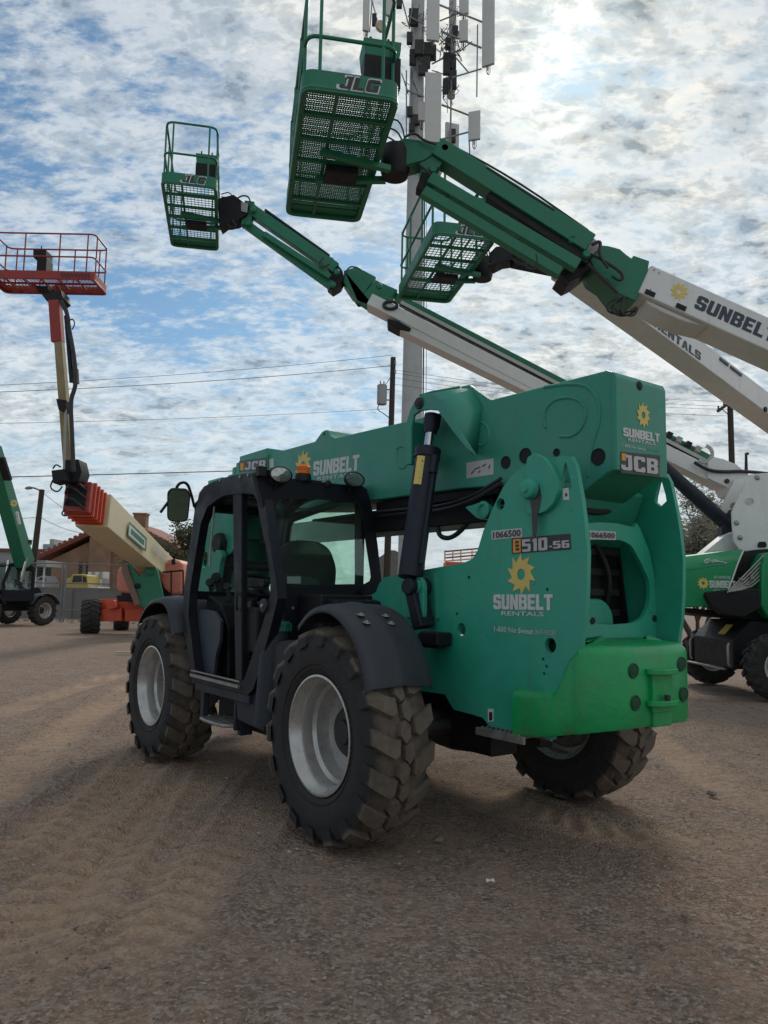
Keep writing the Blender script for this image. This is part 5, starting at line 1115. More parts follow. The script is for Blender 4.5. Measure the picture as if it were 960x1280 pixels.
poly_on([(455,366),(470,350),(476,353),(497,362),(487,372),(468,384),(458,380),(440,368),(429,352),(430,338),(444,334),(455,338),(470,346)], DB + .05, .32, 'boom_head', 'lift_green', RB)
jb = bmt('upper_jib_tube', onD(312, 262, DB), onD(420, 337, DB), .2, .20, 'lift_green', RB, side=(0, 1, 0))
bmt('jib_cover_strip', onD(332, 265, DB), onD(412, 322, DB), .2, .04, 'black', RB, jb, (0, 1, 0), .004)
bmt('jib_cylinder', onD(330, 293, DB - .1), onD(413, 347, DB - .1), .11, .10, 'lift_green', RB, side=(0, 1, 0)); bmt('lower_jib_tube', onD(308, 281, DB), onD(415, 358, DB), .12, .15, 'lift_green', RB, side=(0, 1, 0))
bmt('jib_link', onD(313, 254, DB), onD(308, 284, DB), .18, .18, 'lift_green', RB, side=(0, 1, 0))
poly_on([(405,318),(416,322),(428,338),(430,346),(425,356),(415,362),(408,356),(412,340),(404,330)], DB - .05, .35, 'knuckle', 'black', RB)
poly_on([(272,248),(292,243),(305,253),(312,256),(308,268),(296,276),(282,278),(274,284)], DB - .15, .3, 'rotator_housing', 'black', RB)
poly_on([(301,252),(310,254),(309,266),(301,264)], DB - .17, .02, 'housing_plate', 'steel', RB)
for L in ([(296,248),(304,244),(311,246),(313,253)], [(290,275),(296,283),(290,285),(284,280)], [(404,322),(398,330),(402,336),(412,330)], [(430,346),(436,333),(446,334),(452,338)]): pipe('hose', [onD(*p, DB - .2) for p in L], .014, 'wire', RB, 6, sm=2)
build('junction_coil', MB().tube([onD(488, 382, DB) + Vector((.12 * cos(2 * pi * i / 16), -.02, .07 * sin(2 * pi * i / 16))) for i in range(16)], .03, 8, True), 'wire', bB, world=True)
poly_on([(484,398),(500,402),(514,410),(512,414),(498,411),(485,404)], DB - .02, .4, 'boom_wear_block', 'black', RB)
# root of boom B: lug, yoke plates, lift cylinder, white tower foot
lg = poly_on([(885,578),(893,571),(905,574),(920,580),(936,593),(930,606),(926,617),(920,621),(913,618),(909,609),(885,598)], DB - .06, .5, 'boom_root', 'white', RB)
for px, py, r in ((908.5, 601.5, .035), (920.6, 615, .075)): build('pivot_pin', MB().lathe([(r * 1.2, 0), (r * 1.2, .02), (r * .8, .03), (0, .03)], onD(px, py, DB - .07), -Y3, 14), 'dark' if r < .05 else 'steel', lg, world=True)
hol = [[(onD(936.7 + 6 * cos(a), 627.6 + 4.5 * sin(a), 12.7).x, onD(936.7 + 6 * cos(a), 627.6 + 4.5 * sin(a), 12.7).z) for a in [2 * pi * i / 12 for i in range(12)]]]
yk = [(937,593),(960,591),(1015,588),(1040,600),(1035,700),(925,688),(917,676),(915,640)]
YP = [(onD(*p, 12.7).x, onD(*p, 12.7).z) for p in yk]
for y in (12.7, 13.25): yo = build('upright', MB().prism(YP, (0, y, 0), X3, Z3, Y3, .05, hol), 'white', RB, world=True, bevel=.01)
for px, py in ((946.5, 597), (920.6, 653.5), (925, 672)): build('upright_bolt', MB().lathe([(.045, 0), (.04, .02), (.02, .03), (0, .03)], onD(px, py, 12.7), -Y3, 12), 'steel', yo, world=True)
poly_on([(948,682),(950,677),(957,677),(959,681),(958,684),(949,684)], 12.66, .05, 'cable_gland', 'black', RB)
build('lift_cylinder', MB().tube([onD(829, 584, 13.2), onD(908, 655, 13.2), onD(914, 668, 13.2)], [.115, .125, .09], 16), 'navy', RB, world=True)
poly_on([(876,694),(908,668),(918,664),(926,690),(926,696)], 12.95, .3, 'turret_foot', 'white', RB); poly_on([(902,660),(916,636),(917,680),(903,676)], 13.1, .2, 'turret_web', 'panel', RB)
pipe('hydraulic_hose', [onD(*p, DB - .1) for p in ((868,578),(885,588),(905,590),(925,589),(940,590),(960,592))], .03, 'wire', RB, 8, sm=2)
pipe('aerial', [onD(932, 590, 14), onD(932.5, 567, 14), onD(935, 566, 14)], .02, 'black', RB, 6)
# hoods: upper facet leans in
HDP = [(812,703),(845,697),(890,691.5),(930,686.5),(924,703),(886,710),(848,716),(812,722)]
P0_ = [onD(*p, 12.0) for p in ((790,722),(848,715.5),(924,703),(913,733),(906,757),(846,760),(790,758))]
hd_ = build('engine_hood', MB().prism([(p.x, p.z) for p in P0_], (0, 12.0, 0), X3, Z3, Y3, .9), 'hood_green', RB, world=True, bevel=.02)
u0 = [onD(790, 722, 12.0), onD(848, 715.5, 12.0), onD(924, 703, 12.0)]; u1 = [onD(790, 706, 12.18), onD(845, 697, 12.18), onD(930, 686.5, 12.18)]; u2 = [Vector((p.x, 12.9, p.z + .02)) for p in u1]
mb = MB().grid([u0, u1, u2]); ho2 = build('hood_top', mb, 'hood_green', hd_, world=True); s_ = ho2.modifiers.new('t', 'SOLIDIFY'); s_.thickness = .02; s_.offset = -1
eg = [onD(930, 686.5, 11.99), onD(922, 705, 11.99), onD(914, 728, 11.99), onD(910, 738, 11.99)]; pipe('hood_edge', eg, .012, 'white', RB, 6)
o_ = onD(887, 734.5, 11.995); mb = MB(); heavy(mb, 'SUNBELT', o_, X3, Z3, -Y3, .40, .11, .5); build('lettering', mb, 'd_white', hd_, world=True)
mb = MB(); fonttext(mb, 'RENTALS', onD(892, 739.5, 11.995), X3, Z3, -Y3, .30, .035, .01); fonttext(mb, 'GET CONNECTED', onD(892, 723, 11.995), X3, Z3, -Y3, .26, .04, .01); build('lettering', mb, 'd_white', hd_, world=True)
mb = MB(); sun_logo(mb, onD(879, 729, 11.995), X3, Z3, -Y3, .10); build('sun_emblem', mb, 'd_yellow', hd_, world=True)
for L in ([(879,702),(883,699),(887,699),(884,703),(880,704)], [(888,703),(893,702),(900,702),(907,704)], [(887,701),(892,700),(897,701)]): pipe('script_mark', [onD(*p, 12.05) + Vector((0, -.03, 0)) for p in L], .008, 'd_white', RB, 5, sm=1)
poly_on([(930,690),(945,687),(962,686),(962,770),(905,760),(912,735),(922,706)], 12.35, .8, 'engine_bay', 'black', RB, bev=0)
poly_on([(882,744),(884,740),(908,737),(950,736),(952,760),(930,772),(905,768),(888,756)], 11.9, .25, 'swing_deck', 'black', RB, bev=.02)
for i in range(6):
    a = onD(909 + 3 * i, 741 - .6 * i, 11.88); b = onD(955 + 1.5 * i, 694 + 3 * i, 12.1); pipe('hydraulic_hose', [a, a.lerp(b, .5) + Vector((0, 0, -.02 * i)), b], .013, 'steel', RB, 6, sm=1)
for px, py in ((918, 733), (926, 724), (933, 730), (940, 722)): build('hose_clamp', MB().box(onD(px, py, 11.95) - Vector((.03, .02, .02)), onD(px, py, 11.95) + Vector((.03, .02, .02))), 'steel', RB, world=True)
poly_on([(953,706),(962,690),(1100,690),(1130,700),(1130,768),(962,774),(951,757)], 11.95, .95, 'tank_hood', 'hood_green', RB, bev=.03)
poly_on([(860,766),(905,772),(1120,790),(1120,770),(905,764),(862,760)], 12.2, 1.4, 'turret_deck', 'black', RB)
ROOTB = RB
mb = MB(); q = [onD(*p, 12.2) for p in ((899.5,787),(906.5,785.5),(908,794),(901,795.5))]
xs_ = lambda p: p
ya, yb2 = 12.25, 12.55; za_ = .99
def slope(y, s): return Vector((5.30 + .28 * s - .004, y, .86 + .30 * s + .004))
mb = MB().grid([[slope(12.30, .25), slope(12.30, .75)], [slope(12.55, .25), slope(12.55, .75)]]); build('warning_label', mb, 'd_yellow', RB, world=True)
for y in (11.95, 13.4): build('tie_down', MB().tube([(5.28, y, .48), (5.26, y, .52), (5.26, y, .78), (5.28, y, .82)], .02, 6), 'steel', RB, world=True)
build('chassis_lip', MB().box((5.26, 12.12, .405), (5.30, 13.58, .43)), 'steel', RB, world=True)

# ---- lift C, lower basket in front of the tower
zc_ = 6.45; cc_ = [onG(*p, zc_) for p in ((542,300),(621,295),(563,375),(496,378))]; yaw_c = yawof((cc_[0] + cc_[1]) / 2, (cc_[2] + cc_[3]) / 2); cenc = sum(cc_, Vector()) / 4
C0 = onD(720, 322, 11.0); C1 = onD(959, 503, 14.4); dC = (C1 - C0).normalized(); tC = (2.2 - C0.z) / dC.z; baseC = C0 + dC * tC
RC = thing('boom_lift', 'boom lift whose slatted basket hangs before the grey monopole, with the lower lettered boom', 'boom lift', (baseC.x, baseC.y + .6, 0), math.atan2(-dC.y, -dC.x), GL)
basket(RC, cenc, yaw_c, .91, 2.43, 'lift_green', 'lift_green', False, box_at=(.25, -.9))
lift_base(RC)
nC = Vector((dC.y, -dC.x, 0)).normalized(); vC = dC.cross(nC); vC = vC if vC.z > 0 else -vC
bC = build('boom', MB().beam(C0 - nC * .22, baseC - nC * .22, .46, .42, nC), 'white', RC, world=True, bevel=.018)
build('boom_head', MB().beam(C0 - nC * .22 - dC * .5, C0 - nC * .22 + dC * .05, .36, .34, nC), 'lift_green', RC, world=True, bevel=.012)
jc0 = onD(640, 314, 10.9)
build('jib', MB().beam(jc0, C0 - nC * .2 - dC * .3, .2, .2, nC), 'lift_green', RC, world=True, bevel=.01); build('jib_link', MB().beam(jc0 + Vector((0, 0, -.18)), C0 - nC * .2 - dC * .1 + Vector((0, 0, -.22)), .12, .12, nC), 'black', RC, world=True, bevel=.01)
poly_on([(612,316),(620,308),(640,306),(648,314),(645,324),(632,326),(620,332),(612,326)], 10.85, .3, 'rotator_housing', 'black', RC)
for L in ([(612,320),(606,326),(612,332),(618,326)], [(640,324),(652,332),(664,328)]): pipe('hose', [onD(*p, 10.8) for p in L], .014, 'wire', RC, 6, sm=2)
def onC(px, py):                                            # point on the near face of boom C
    d = bearing(px, py); o = C0 + nC * .0125; t = (o - Vector((0, 0, CAMH))).dot(nC) / d.dot(nC); return Vector((0, 0, CAMH)) + d * t
A_ = onC(817, 407.5); B_ = onC(876, 444.5); mb = MB(); heavy(mb, 'RENTALS', A_, dC, vC, nC, (B_ - A_).length, .15, .8); build('lettering', mb, 'd_navy', bC, world=True)
A_ = onC(899, 452); mb = MB()
for s0_, s1_, hh in ((0, .28, .05), (.36, .75, .045)): mb.prism([(s0_, 0), (s1_, 0), (s1_, hh), (s0_, hh)], A_ + vC * .03, dC, vC, nC, .02)
build('serial_plate', mb, 'd_navy', bC, world=True)
build('hose_port', MB().lathe([(.05, 0), (.05, .03), (0, .03)], onC(956, 512), nC, 10), 'black', bC, world=True)

# ---- lift E, red orange, left background
ze = 8.42
RE = thing('boom_lift', 'red orange boom lift with cream boom raised towards the left and a wide red basket', 'boom lift', (-9.1, 27.6, 0), -pi / 2)
nr = onG(117, 350, ze); ce = Vector((nr.x - 1.22, nr.y + .46, ze)); bke, TE = basket(RE, ce, -pi / 2 + pi, .91, 2.43, 'basket_red', 'basket_red', False, box_at=(-.05, -.0), name='')

# service marks and fittings on the lift booms
for s_, w_ in ((2.6, .16),): build('boom_sticker', MB().prism([(0, 0), (w_, 0), (w_, .06), (0, .06)], boomA0 + dA * s_ + upA * .02 + Vector((0, -.002, 0)) - upA * .13, dA, upA, -Y3, .002), 'd_yellow' if s_ < 1 else 'd_white', bA, world=True)
for s_ in (.06, .42): build('wear_pad', MB().prism([(0, 0), (.11, 0), (.11, .05), (0, .05)], boomA0 + dA * s_ - upA * .155 + Vector((0, -.002, 0)), dA, upA, -Y3, .012), 'black', bA, world=True)
for k, (a, b, c_) in enumerate((((550, 176), (640, 224), (735, 290)), ((548, 180), (650, 236), (737, 298)))): pipe('hose', [onD(*p, DA + .12 - .1 * k) + Vector((0, 0, .02)) for p in (a, b, c_)], .012, 'wire', RA, 6, sm=2)
for px, py in ((556, 186), (715, 300), (733, 318), (541, 212)): build('jib_pin', MB().lathe([(0, .03), (.035, .03), (.045, .015), (.05, 0)], onD(px, py, DA - .09), -Y3, 14), 'lift_green', RA, world=True)
for px, py in ((316, 262), (310, 279), (421, 340), (416, 356), (474, 358)): build('jib_pin', MB().lathe([(0, .03), (.04, .03), (.055, .015), (.06, 0)], onD(px, py, DB - .16), -Y3, 12), 'lift_green', RB, world=True)
# hazard stripes on the near toe board of basket E
for i in range(9):
    x = nr.x - .12 - i * .075; build('hazard_stripe', MB().prism([(0, 0), (.035, 0), (.0, .09), (-.035, .09)], (x, nr.y - .006 + .0, ze + .06), X3, Z3, -Y3, .004), 'd_black', bke, world=True)
J0 = onD(70, 372, 17.1); J1 = onD(74, 430, 17.2); J2 = onD(90, 600, 17.6)
bmt('jib_head', onD(69, 376, 17.1), onD(72.5, 428, 17.2), .22, .24, 'basket_red', RE, side=(0, 1, 0))
jb = bmt('jib', onD(74, 425, 17.2), onD(88, 602, 17.6), .20, .17, 'jib_tan', RE, side=(0, 1, 0), w2=.22, h2=.2)
pipe('level_cylinder', [onD(83, 395, 17.0), onD(90, 478, 17.1)], .055, 'black', RE, 10); pipe('cylinder_rod', [onD(82, 505, 17.1), onD(80, 590, 17.2)], .03, 'steel', RE, 8)
pipe('hose_bundle', [onD(*p, 17.0) for p in ((76,376),(84,390),(86,410),(92,440),(95,470),(94,485),(88,500),(90,540),(92,590))], .05, 'wire', RE, 8, sm=2)
pipe('hose', [onD(*p, 16.9) for p in ((84,402),(91,398),(94,405),(90,412))], .015, 'wire', RE, 6, sm=2)
poly_on([(70,498),(83,500),(82,508),(79,514),(73,512),(71,504)], 17.0, .3, 'jib_collar', 'black', RE); poly_on([(91,455),(96,460),(97,478),(91,480),(88,470)], 17.0, .12, 'hose_clamp', 'black', RE)
poly_on([(52,368),(76,362),(78,372),(70,378),(58,376)], 17.0, .5, 'rotator_bracket', 'black', RE)
poly_on([(64,588),(80,586),(80,600),(66,604)], 16.8, .4, 'valve_box', 'black', RE); poly_on([(80,575),(98,574),(102,590),(98,602),(84,604),(76,600)], 17.2, .5, 'knuckle', 'black', RE)
for L in ([(66,600),(62,610),(72,616),(78,608)], [(82,636),(76,642),(82,646),(90,638)], [(66,586),(70,580),(76,584)]): pipe('hose', [onD(*p, 16.9) for p in L], .018, 'wire', RE, 6, sm=2)
E0 = onD(98, 622, 17.6); E1 = onD(205, 712, 27.5); dE = (E1 - E0).normalized()
for k, (a, b, c) in enumerate(((0.0, .55, 1.02), )):
    eb = build('boom', MB().beam(E0 + dE * 1.2, E1, .78, .84, X3 * -1, .62, .78), 'cream', RE, world=True, bevel=.03)
bh = build('boom_head', MB().beam(E0 - dE * .1, E0 + dE * 1.0, .58, .72, X3), 'basket_red', RE, world=True, bevel=.03)  # dark red here puts the shade on the boom end into its colour
for i in range(4):
    c_ = E0 + dE * (.18 + .28 * i); build('head_rib', MB().beam(c_ - dE * .025, c_ + dE * .025, .66, .80, X3), 'orange', bh, world=True)
build('head_shade_slab', MB().beam(E0 - dE * .14, E0 - dE * .09, .40, .46, X3), 'black', bh, world=True)  # black slab on the end face stands for a shaded hollow
for a_ in (-.2, .05, .25): pipe('hose', [E0 - dE * .15 + Vector((-.25, 0, a_)), E0 - dE * .45 + Vector((-.1, 0, a_ + .15)), E0 - dE * .15 + Vector((.2, 0, a_ - .1))], .03, 'wire', RE, 6, sm=2)
sdE = (X3 - dE * X3.dot(dE)).normalized(); upE = sdE.cross(dE); upE = upE if upE.z > 0 else -upE
def ebp(s, a, off=.40): return E0 + dE * s + sdE * off + upE * a
# panel sticker and lettering on the right-hand side of the cream boom
mb = MB(); P_e = [ebp(3.0, -.25, .405), ebp(5.2, -.25, .395), ebp(5.2, .15, .395), ebp(3.0, .15, .405)]; mb.v = [p + sdE * .012 for p in P_e]; mb.f = [(0, 1, 2, 3)]; build('boom_sticker', mb, 'd_white', eb, world=True)
for k, (s0_, s1_, a0_, a1_) in enumerate(((3.0, 5.2, -.25, -.20), (3.0, 5.2, .10, .15), (3.0, 3.08, -.2, .1), (5.12, 5.2, -.2, .1), (3.3, 4.9, -.12, .02))):
    mb = MB(); mb.v = [ebp(s, a) + sdE * .02 for s, a in ((s0_, a0_), (s1_, a0_), (s1_, a1_), (s0_, a1_))]; mb.f = [(0, 1, 2, 3)]; build('sticker_band', mb, 'lift_green', eb, world=True)
mb = MB(); fonttext(mb, 'SUNBELT RENTALS', ebp(6.2, -.05, .40), dE, upE, sdE, 2.6, .26, .02); build('lettering', mb, 'd_silver', eb, world=True)
# base of E
eb0 = onG(113, 790); 
def bx(name, pts, d, t, m, bev=.03): return poly_on(pts, d, t, name, m, RE, bev=bev)
bx('engine_hood', [(146,712),(152,706),(165,703),(165,742),(150,741),(145,736)], 25.2, 1.6, 'pink', .12)
bx('engine_hood', [(190,708),(200,703),(214,698),(226,701),(229,706),(229,742),(214,744),(205,736),(195,715)], 26.2, 1.6, 'pink', .12)
bx('counterweight', [(160,706),(172,702),(212,738),(212,750),(176,752),(150,748)], 26.6, 1.2, 'black')
yk2 = bx('yoke', [(158,706),(161,703.5),(164,705),(174,720),(182,709),(188,706),(194,708),(197,714),(204,746),(202,752),(190,753),(182,760),(172,757),(160,715)], 24.6, .12, 'lift_green', .02)
bx('yoke_edge', [(151,706),(158,704),(175,756),(168,757),(152,715)], 24.5, .3, 'brown', .02)
for px, py, r in ((187, 715, .13), (172, 732.5, .09)): build('pivot_pin', MB().lathe([(r, 0), (r, .03), (r * .6, .05), (0, .05)], onD(px, py, 24.58), -Y3, 14), 'lift_green' if r > .1 else 'black', yk2, world=True)
for k, xx in enumerate(((126, 152), (156, 177))): bx('chassis_box', [(xx[0], 762), (xx[1], 760), (xx[1], 776), (xx[0], 777)], 27.2, .8, 'orange', .02)
bx('chassis', [(121,760),(123,749),(180,747),(180,764),(150,766),(121,766)], 27.4, .7, 'orange', .02); bx('chassis_step', [(131,752),(142,750),(146,760),(135,762)], 27.0, .3, 'orange', .02)
bx('turntable', [(145,744),(182,744),(180,752),(147,752)], 26.4, 1.6, 'black', .02)
for px, d, w_ in ((113.5, 27.4, .62), (152, 30.2, .55), (222, 27.8, .6)):
    g = onD(px, 772, d); Mi = ROOTM[RE.name].inverted() @ Vector((g.x, g.y, .58)); wheel(RE, Mi, .60, w_, .30, 1, 16, False, .32, 'dark', 0, detail=False)
for L in ([(197,716),(229,713)], [(214,713),(214,745)], [(229,713),(229,745)], [(195,745),(232,744)]): pipe('side_rail', [onD(*p, 25.8) for p in L], .03, 'black', RE, 6)
bx('hood_vent', [(214,700),(218,698),(219,705),(215,706)], 25.9, .1, 'black', 0)
bx('boom_foot', [(180,700),(198,703),(204,700),(206,690),(200,690),(186,694)], 26.8, .6, 'cream', .02)

# ================================================================ FAR TELESCOPIC HANDLER, left edge
RT2 = thing('telescopic_handler', 'distant green telescopic handler at the left edge with its boom raised high', 'telehandler', (-15.65, 31.9, 0), math.atan2(-.91, -.41))
build('chassis', MB().box((-1.9, -.5, .6), (1.9, .5, 1.25)), 'black', RT2, bevel=.05)
build('tail_plate', MB().prism([(-2.0, .7), (-2.0, 1.2), (-1.6, 1.6), (-1.1, 1.5), (-.8, 1.2)], (0, -.45, 0), X3, Z3, Y3, .9), 'black', RT2, bevel=.03)
for x, y, s in ((-1.35, 1.0, 1), (1.35, 1.0, 1), (-1.35, -1.0, -1), (1.35, -1.0, -1)): wheel(RT2, (x, y, .62), .62, .42, .32, s, 16, False, 0, 'rim', .3, detail=False)
for x in (-1.35, 1.35):
    for s in (1, -1):
        P = [[Vector((x + .78 * cos(a), s * .78, .62 + .72 * sin(a))), Vector((x + .78 * cos(a), s * 1.24, .62 + .72 * sin(a)))] for a in [pi * .12 + pi * .76 * i / 10 for i in range(11)]]
        o = build('fender', MB().grid(P), 'fender', RT2); m_ = o.modifiers.new('t', 'SOLIDIFY'); m_.thickness = .03
cabp = [(-.75, 1.0), (-.70, 2.35), (-.45, 2.55), (.55, 2.5), (.85, 1.7), (.7, 1.0)]
cabi = [(-.60, 1.45), (-.56, 2.25), (-.4, 2.40), (.45, 2.36), (.70, 1.72), (.66, 1.45)]
for y in (.30, 1.13): build('cab_frame', MB().prism(cabp, (0, y, 0), X3, Z3, Y3, .06, [cabi]), 'cab', RT2, bevel=.02)
for y in (.31, 1.14): build('cab_window', MB().prism(cabi, (0, y, 0), X3, Z3, Y3, .02), 'glass_b', RT2)
mb = MB(); mb.prism([(-.72, 2.28), (-.45, 2.50), (.55, 2.46), (.62, 2.40), (.5, 2.40), (-.45, 2.43), (-.66, 2.22)], (0, .3, 0), X3, Z3, Y3, .88); build('cab_roof', mb, 'cab', RT2, bevel=.02)
build('rear_cab_wall', MB().box((-.76, .32, 1.0), (-.70, 1.16, 1.5)), 'cab', RT2); build('seat', MB().prism([(-.4, 1.1), (-.45, 1.9), (-.3, 1.9), (-.2, 1.3), (.1, 1.25), (.1, 1.1)], (0, .5, 0), X3, Z3, Y3, .45), 'seat', RT2, bevel=.03)
build('beacon', MB().tube([(.0, .9, 2.5), (.0, .9, 2.68)], .06, 8), 'amber', RT2)
t0 = onD(31, 705, 31.4); t1 = onD(-10, 560, 28.6)
bb = build('boom', MB().beam(t0, t1, .55, .62, None, .5, .5), 'lift_green', RT2, world=True, bevel=.03); build('inner_boom', MB().beam(t1, t1 + (t1 - t0).normalized() * 3, .4, .4), 'lift_green', RT2, world=True, bevel=.02)
for a, b in (((34,697),(26,727)), ((11,700),(6,735))): pipe('lift_ram', [onD(*a, 31.0), onD(*b, 31.0)], .06, 'chrome', RT2, 8)
build('ram_lug', MB().beam(onD(27, 676, 31.2), onD(38, 678, 31.2), .3, .2), 'black', RT2, world=True); build('chain_cover', MB().beam(onD(1, 572, 28.5), onD(10, 600, 29), .3, .12), 'black', bb, world=True)
mb = MB(); sun_logo(mb, onD(17.5, 629, 28.9), X3, Z3, -Y3, .16); build('sun_emblem', mb, 'd_yellow', bb, world=True)
pipe('lettering_strip', [onD(21, 640, 29.0), onD(24, 655, 29.2)], .06, 'd_white', bb, 4)

# ================================================================ CELL TOWER
TD = 38.0
tb_ = onD(514, 560, TD); tx = tb_.x; X0 = onG(510, 755).x
TW = thing('cell_tower', 'tall grey monopole carrying white panel antennas against the sky', 'cell tower', (tx, TD, 0))
def rpx(w, py): d = bearing(515, py); s = TD / d.y; return w / 2 / FPX * (s)          # radius from apparent width
zA = onD(515, 500, TD).z; zB = onD(522, 94, TD).z
def rad(z): return .56 - (z - 1) * .0095
mono = build('pole', MB().tube([(tx, TD, -.2), (tx, TD, 9), (tx, TD, 18), (tx, TD, 27), (tx, TD, 36)], [.60, .52, .45, .385, .33], 28), 'mono', TW, world=True)
for z in (9, 18, 27): build('pole_joint', MB().lathe([(.0, -.06), (.60 - z * .0078, -.06), (.60 - z * .0078, .06), (0, .06)], (tx, TD, z), Z3, 28), 'mono', mono, world=True)
pipe('coax_run', [(tx + .62, TD - .1, 0), (tx + .55, TD - .1, 12), (tx + .45, TD - .1, 28)], .035, 'wire', TW, 6); pipe('climbing_wire', [(tx + .75, TD - .2, 0), (tx + .68, TD - .2, 14), (tx + .50, TD - .2, 27)], .015, 'galv', TW, 5)
def panel_(x0, y0, x1, y1, d, t=.16, turn=0.0, name='panel_antenna', m='antenna'):
    a = onD(x0, (y0 + y1) / 2, d); b = onD(x1, (y0 + y1) / 2, d); zt = onD((x0 + x1) / 2, y0, d).z; zb2 = onD((x0 + x1) / 2, y1, d).z
    w = b.x - a.x; c = Vector(((a.x + b.x) / 2, d, 0)); R_ = Matrix.Rotation(turn, 3, 'Z')
    mb = MB().prism(rounded([(-w / 2, -t / 2), (w / 2, -t / 2), (w / 2, t / 2), (-w / 2, t / 2)], .04, 2), (0, 0, 0), X3, Y3, Z3, zt - zb2)
    mb.v = [R_ @ p + Vector((c.x, c.y, zb2)) for p in mb.v]
    o = build(name, mb, m, TW, world=True); return o, Vector((c.x, c.y, zb2)), zt
for i, (x0, y0, x1, y1, d, tn) in enumerate(((533.5,-40,549.5,51,35.8,.15),(531,92,551.5,178,35.6,.1),(602.5,-10,618.5,82,36.5,-.5),(574,-20,586,18,37.5,-.3),(574,26,585,52,37,-.2),(585.5,140,600.5,175,36.6,-.3),(556,155,574,190,38.8,.3),(454,-30,462,39,36.5,.4),(480,0,492,20,36.5,.5),(523,128,531,151,36.4,.2),(487,-60,498,-10,38,.2))):
    o, c, zt = panel_(x0, y0, x1, y1, d, turn=tn)
    build('antenna_mount', MB().tube([c + Vector((0, .16, -.15)), Vector((c.x, c.y + .16, zt + .1))], .035, 6), 'galv', o, world=True)
    for k in range(3): pipe('jumper_cable', [c + Vector((-.08 + .08 * k, 0, .02)), c + Vector((-.1 + .1 * k, .02, -.25 - .08 * k)), c + Vector((.0, .15, -.42)), c + Vector((.05, .3, .1))], .018, 'wire', o, 5, sm=1)
def arm(pts, r=.045, d=37.0, m='galv', nm='support_arm'): pipe(nm, [onD(x, y, d + (k * 0)) for k, (x, y) in enumerate(pts)], r, m, TW, 6)
for L, r, d in (([(549,6),(604,28)],.05,37), ([(551,39),(602,60)],.055,37), ([(565,97),(602,86)],.04,37), ([(552,131),(586,144)],.05,37.2), ([(552,174),(586,165)],.045,37.2), ([(569,71),(586,91)],.035,37.5), ([(575,64),(590,52)],.03,37.5), ([(550,26),(580,14)],.04,38), ([(508,113),(530,121)],.045,37), ([(510,20),(530,30)],.045,37), ([(516,5),(512,30)],.03,37), ([(597,31),(596,121)],.035,36.8), ([(564,100),(563,188)],.045,37.6), ([(508,88),(508,170)],.035,37), ([(514,85),(514,150)],.025,37.6), ([(502,92),(510,115)],.03,37.2), ([(586,166),(588,210)],.035,36.8), ([(500,-10),(512,36)],.035,37), ([(462,-10),(475,38)],.03,37), ([(466,-10),(462,40)],.03,37), ([(545,40),(575,70)],.03,37.8), ([(540,80),(575,62)],.04,38), ([(540,88),(565,96)],.03,38.2), ([(549,56),(560,46)],.03,38.4), ([(497,212),(545,225)],.03,37.4), ([(549,205),(551,245)],.02,37.4)): arm(L, r, d)
# second pipe mast with its boxes
pipe('pipe_mast', [onD(566, -20, 38.6), onD(566, 15, 38.6), onD(564, 122, 38.6)], .20, 'mono', TW, 14)
rnd = random.Random(11)
def rru(px, py, w, h, d, m='dark'):
    a = onD(px, py, d); build('radio_unit', MB().box(a + Vector((-w / 2, -.12, -h / 2)), a + Vector((w / 2, .12, h / 2))), m, TW, world=True, bevel=.02)
for px, py, w, h, d in ((517,22,.5,.9,37.2),(524,60,.45,.8,37),(536,62,.5,.7,37.3),(533,78,.4,.6,37.2),(541,66,.35,.8,37.5),(516,72,.35,.8,37.3),(529,88,.5,.5,37.2),(512,48,.3,.6,37),(558,80,.35,1.2,38),(566,100,.4,1.0,38),(557,108,.3,.8,38),(566,78,.35,.8,38.1),(560,55,.3,.6,38),(569,40,.3,.6,38),(512,140,.3,.5,37.3),(519,150,.5,.5,37.4),(515,160,.3,.4,37.3),(566,170,.3,.7,38.6),(499,4,.3,.5,37),(468,25,.25,.6,37)): rru(px, py, w, h, d)
for i in range(70):
    px = rnd.choice((rnd.gauss(526, 10), rnd.gauss(563, 7))); py = rnd.uniform(5, 120); d = 37 + rnd.random()
    L = [(px, py), (px + rnd.uniform(-8, 8), py + rnd.uniform(-12, 12)), (px + rnd.uniform(-9, 9), py + rnd.uniform(-6, 20)), (px + rnd.uniform(-6, 6), py + rnd.uniform(-4, 26))]
    pipe('jumper_cable', [onD(*p, d) for p in L], .018, 'wire', TW, 4, sm=1)
q = onD(477, 32, 36.4); build('microwave_dish', MB().lathe([(0, -.02), (.26, -.02), (.28, .0), (.28, .16), (.18, .26), (0, .28)], q, Vector((-.5, .85, .1)), 18), mat('tan_dish_cover', (.42, .36, .27), .6), TW, world=True)

# ================================================================ POLES, LAMP, WIRES
def vpole(name, label, px, py_top, d, r0, r1, zb=0.0, dx=0.0, cat='utility pole', lean=0.0):
    t = onD(px, py_top, d); o = thing(name, label, cat, (t.x - lean, d, 0)); build('pole', MB().tube([(t.x - lean, d, zb - .1), (t.x - lean * .5, d, t.z * .5), (t.x, d, t.z)], [r0, (r0 + r1) / 2, r1], 12), 'wood', o, world=True); return o, t
UP, tU = vpole('utility_pole', 'dark wooden utility pole with a grey transformer, left of the grey monopole', 491.5, 447, 31, .15, .11, lean=.12)
q = onD(477.5, 493, 30.8); tf = build('transformer', MB().lathe([(0, -.42), (.18, -.42), (.2, -.38), (.2, .33), (.21, .36), (.17, .40), (0, .42)], q, Z3, 18), 'stucco', UP, world=True)
for s in (-.07, .07): build('bushing', MB().lathe([(0, 0), (.035, 0), (.02, .06), (.035, .09), (.015, .16), (0, .18)], q + Vector((s, 0, .40)), Z3, 8), 'stucco', tf, world=True)
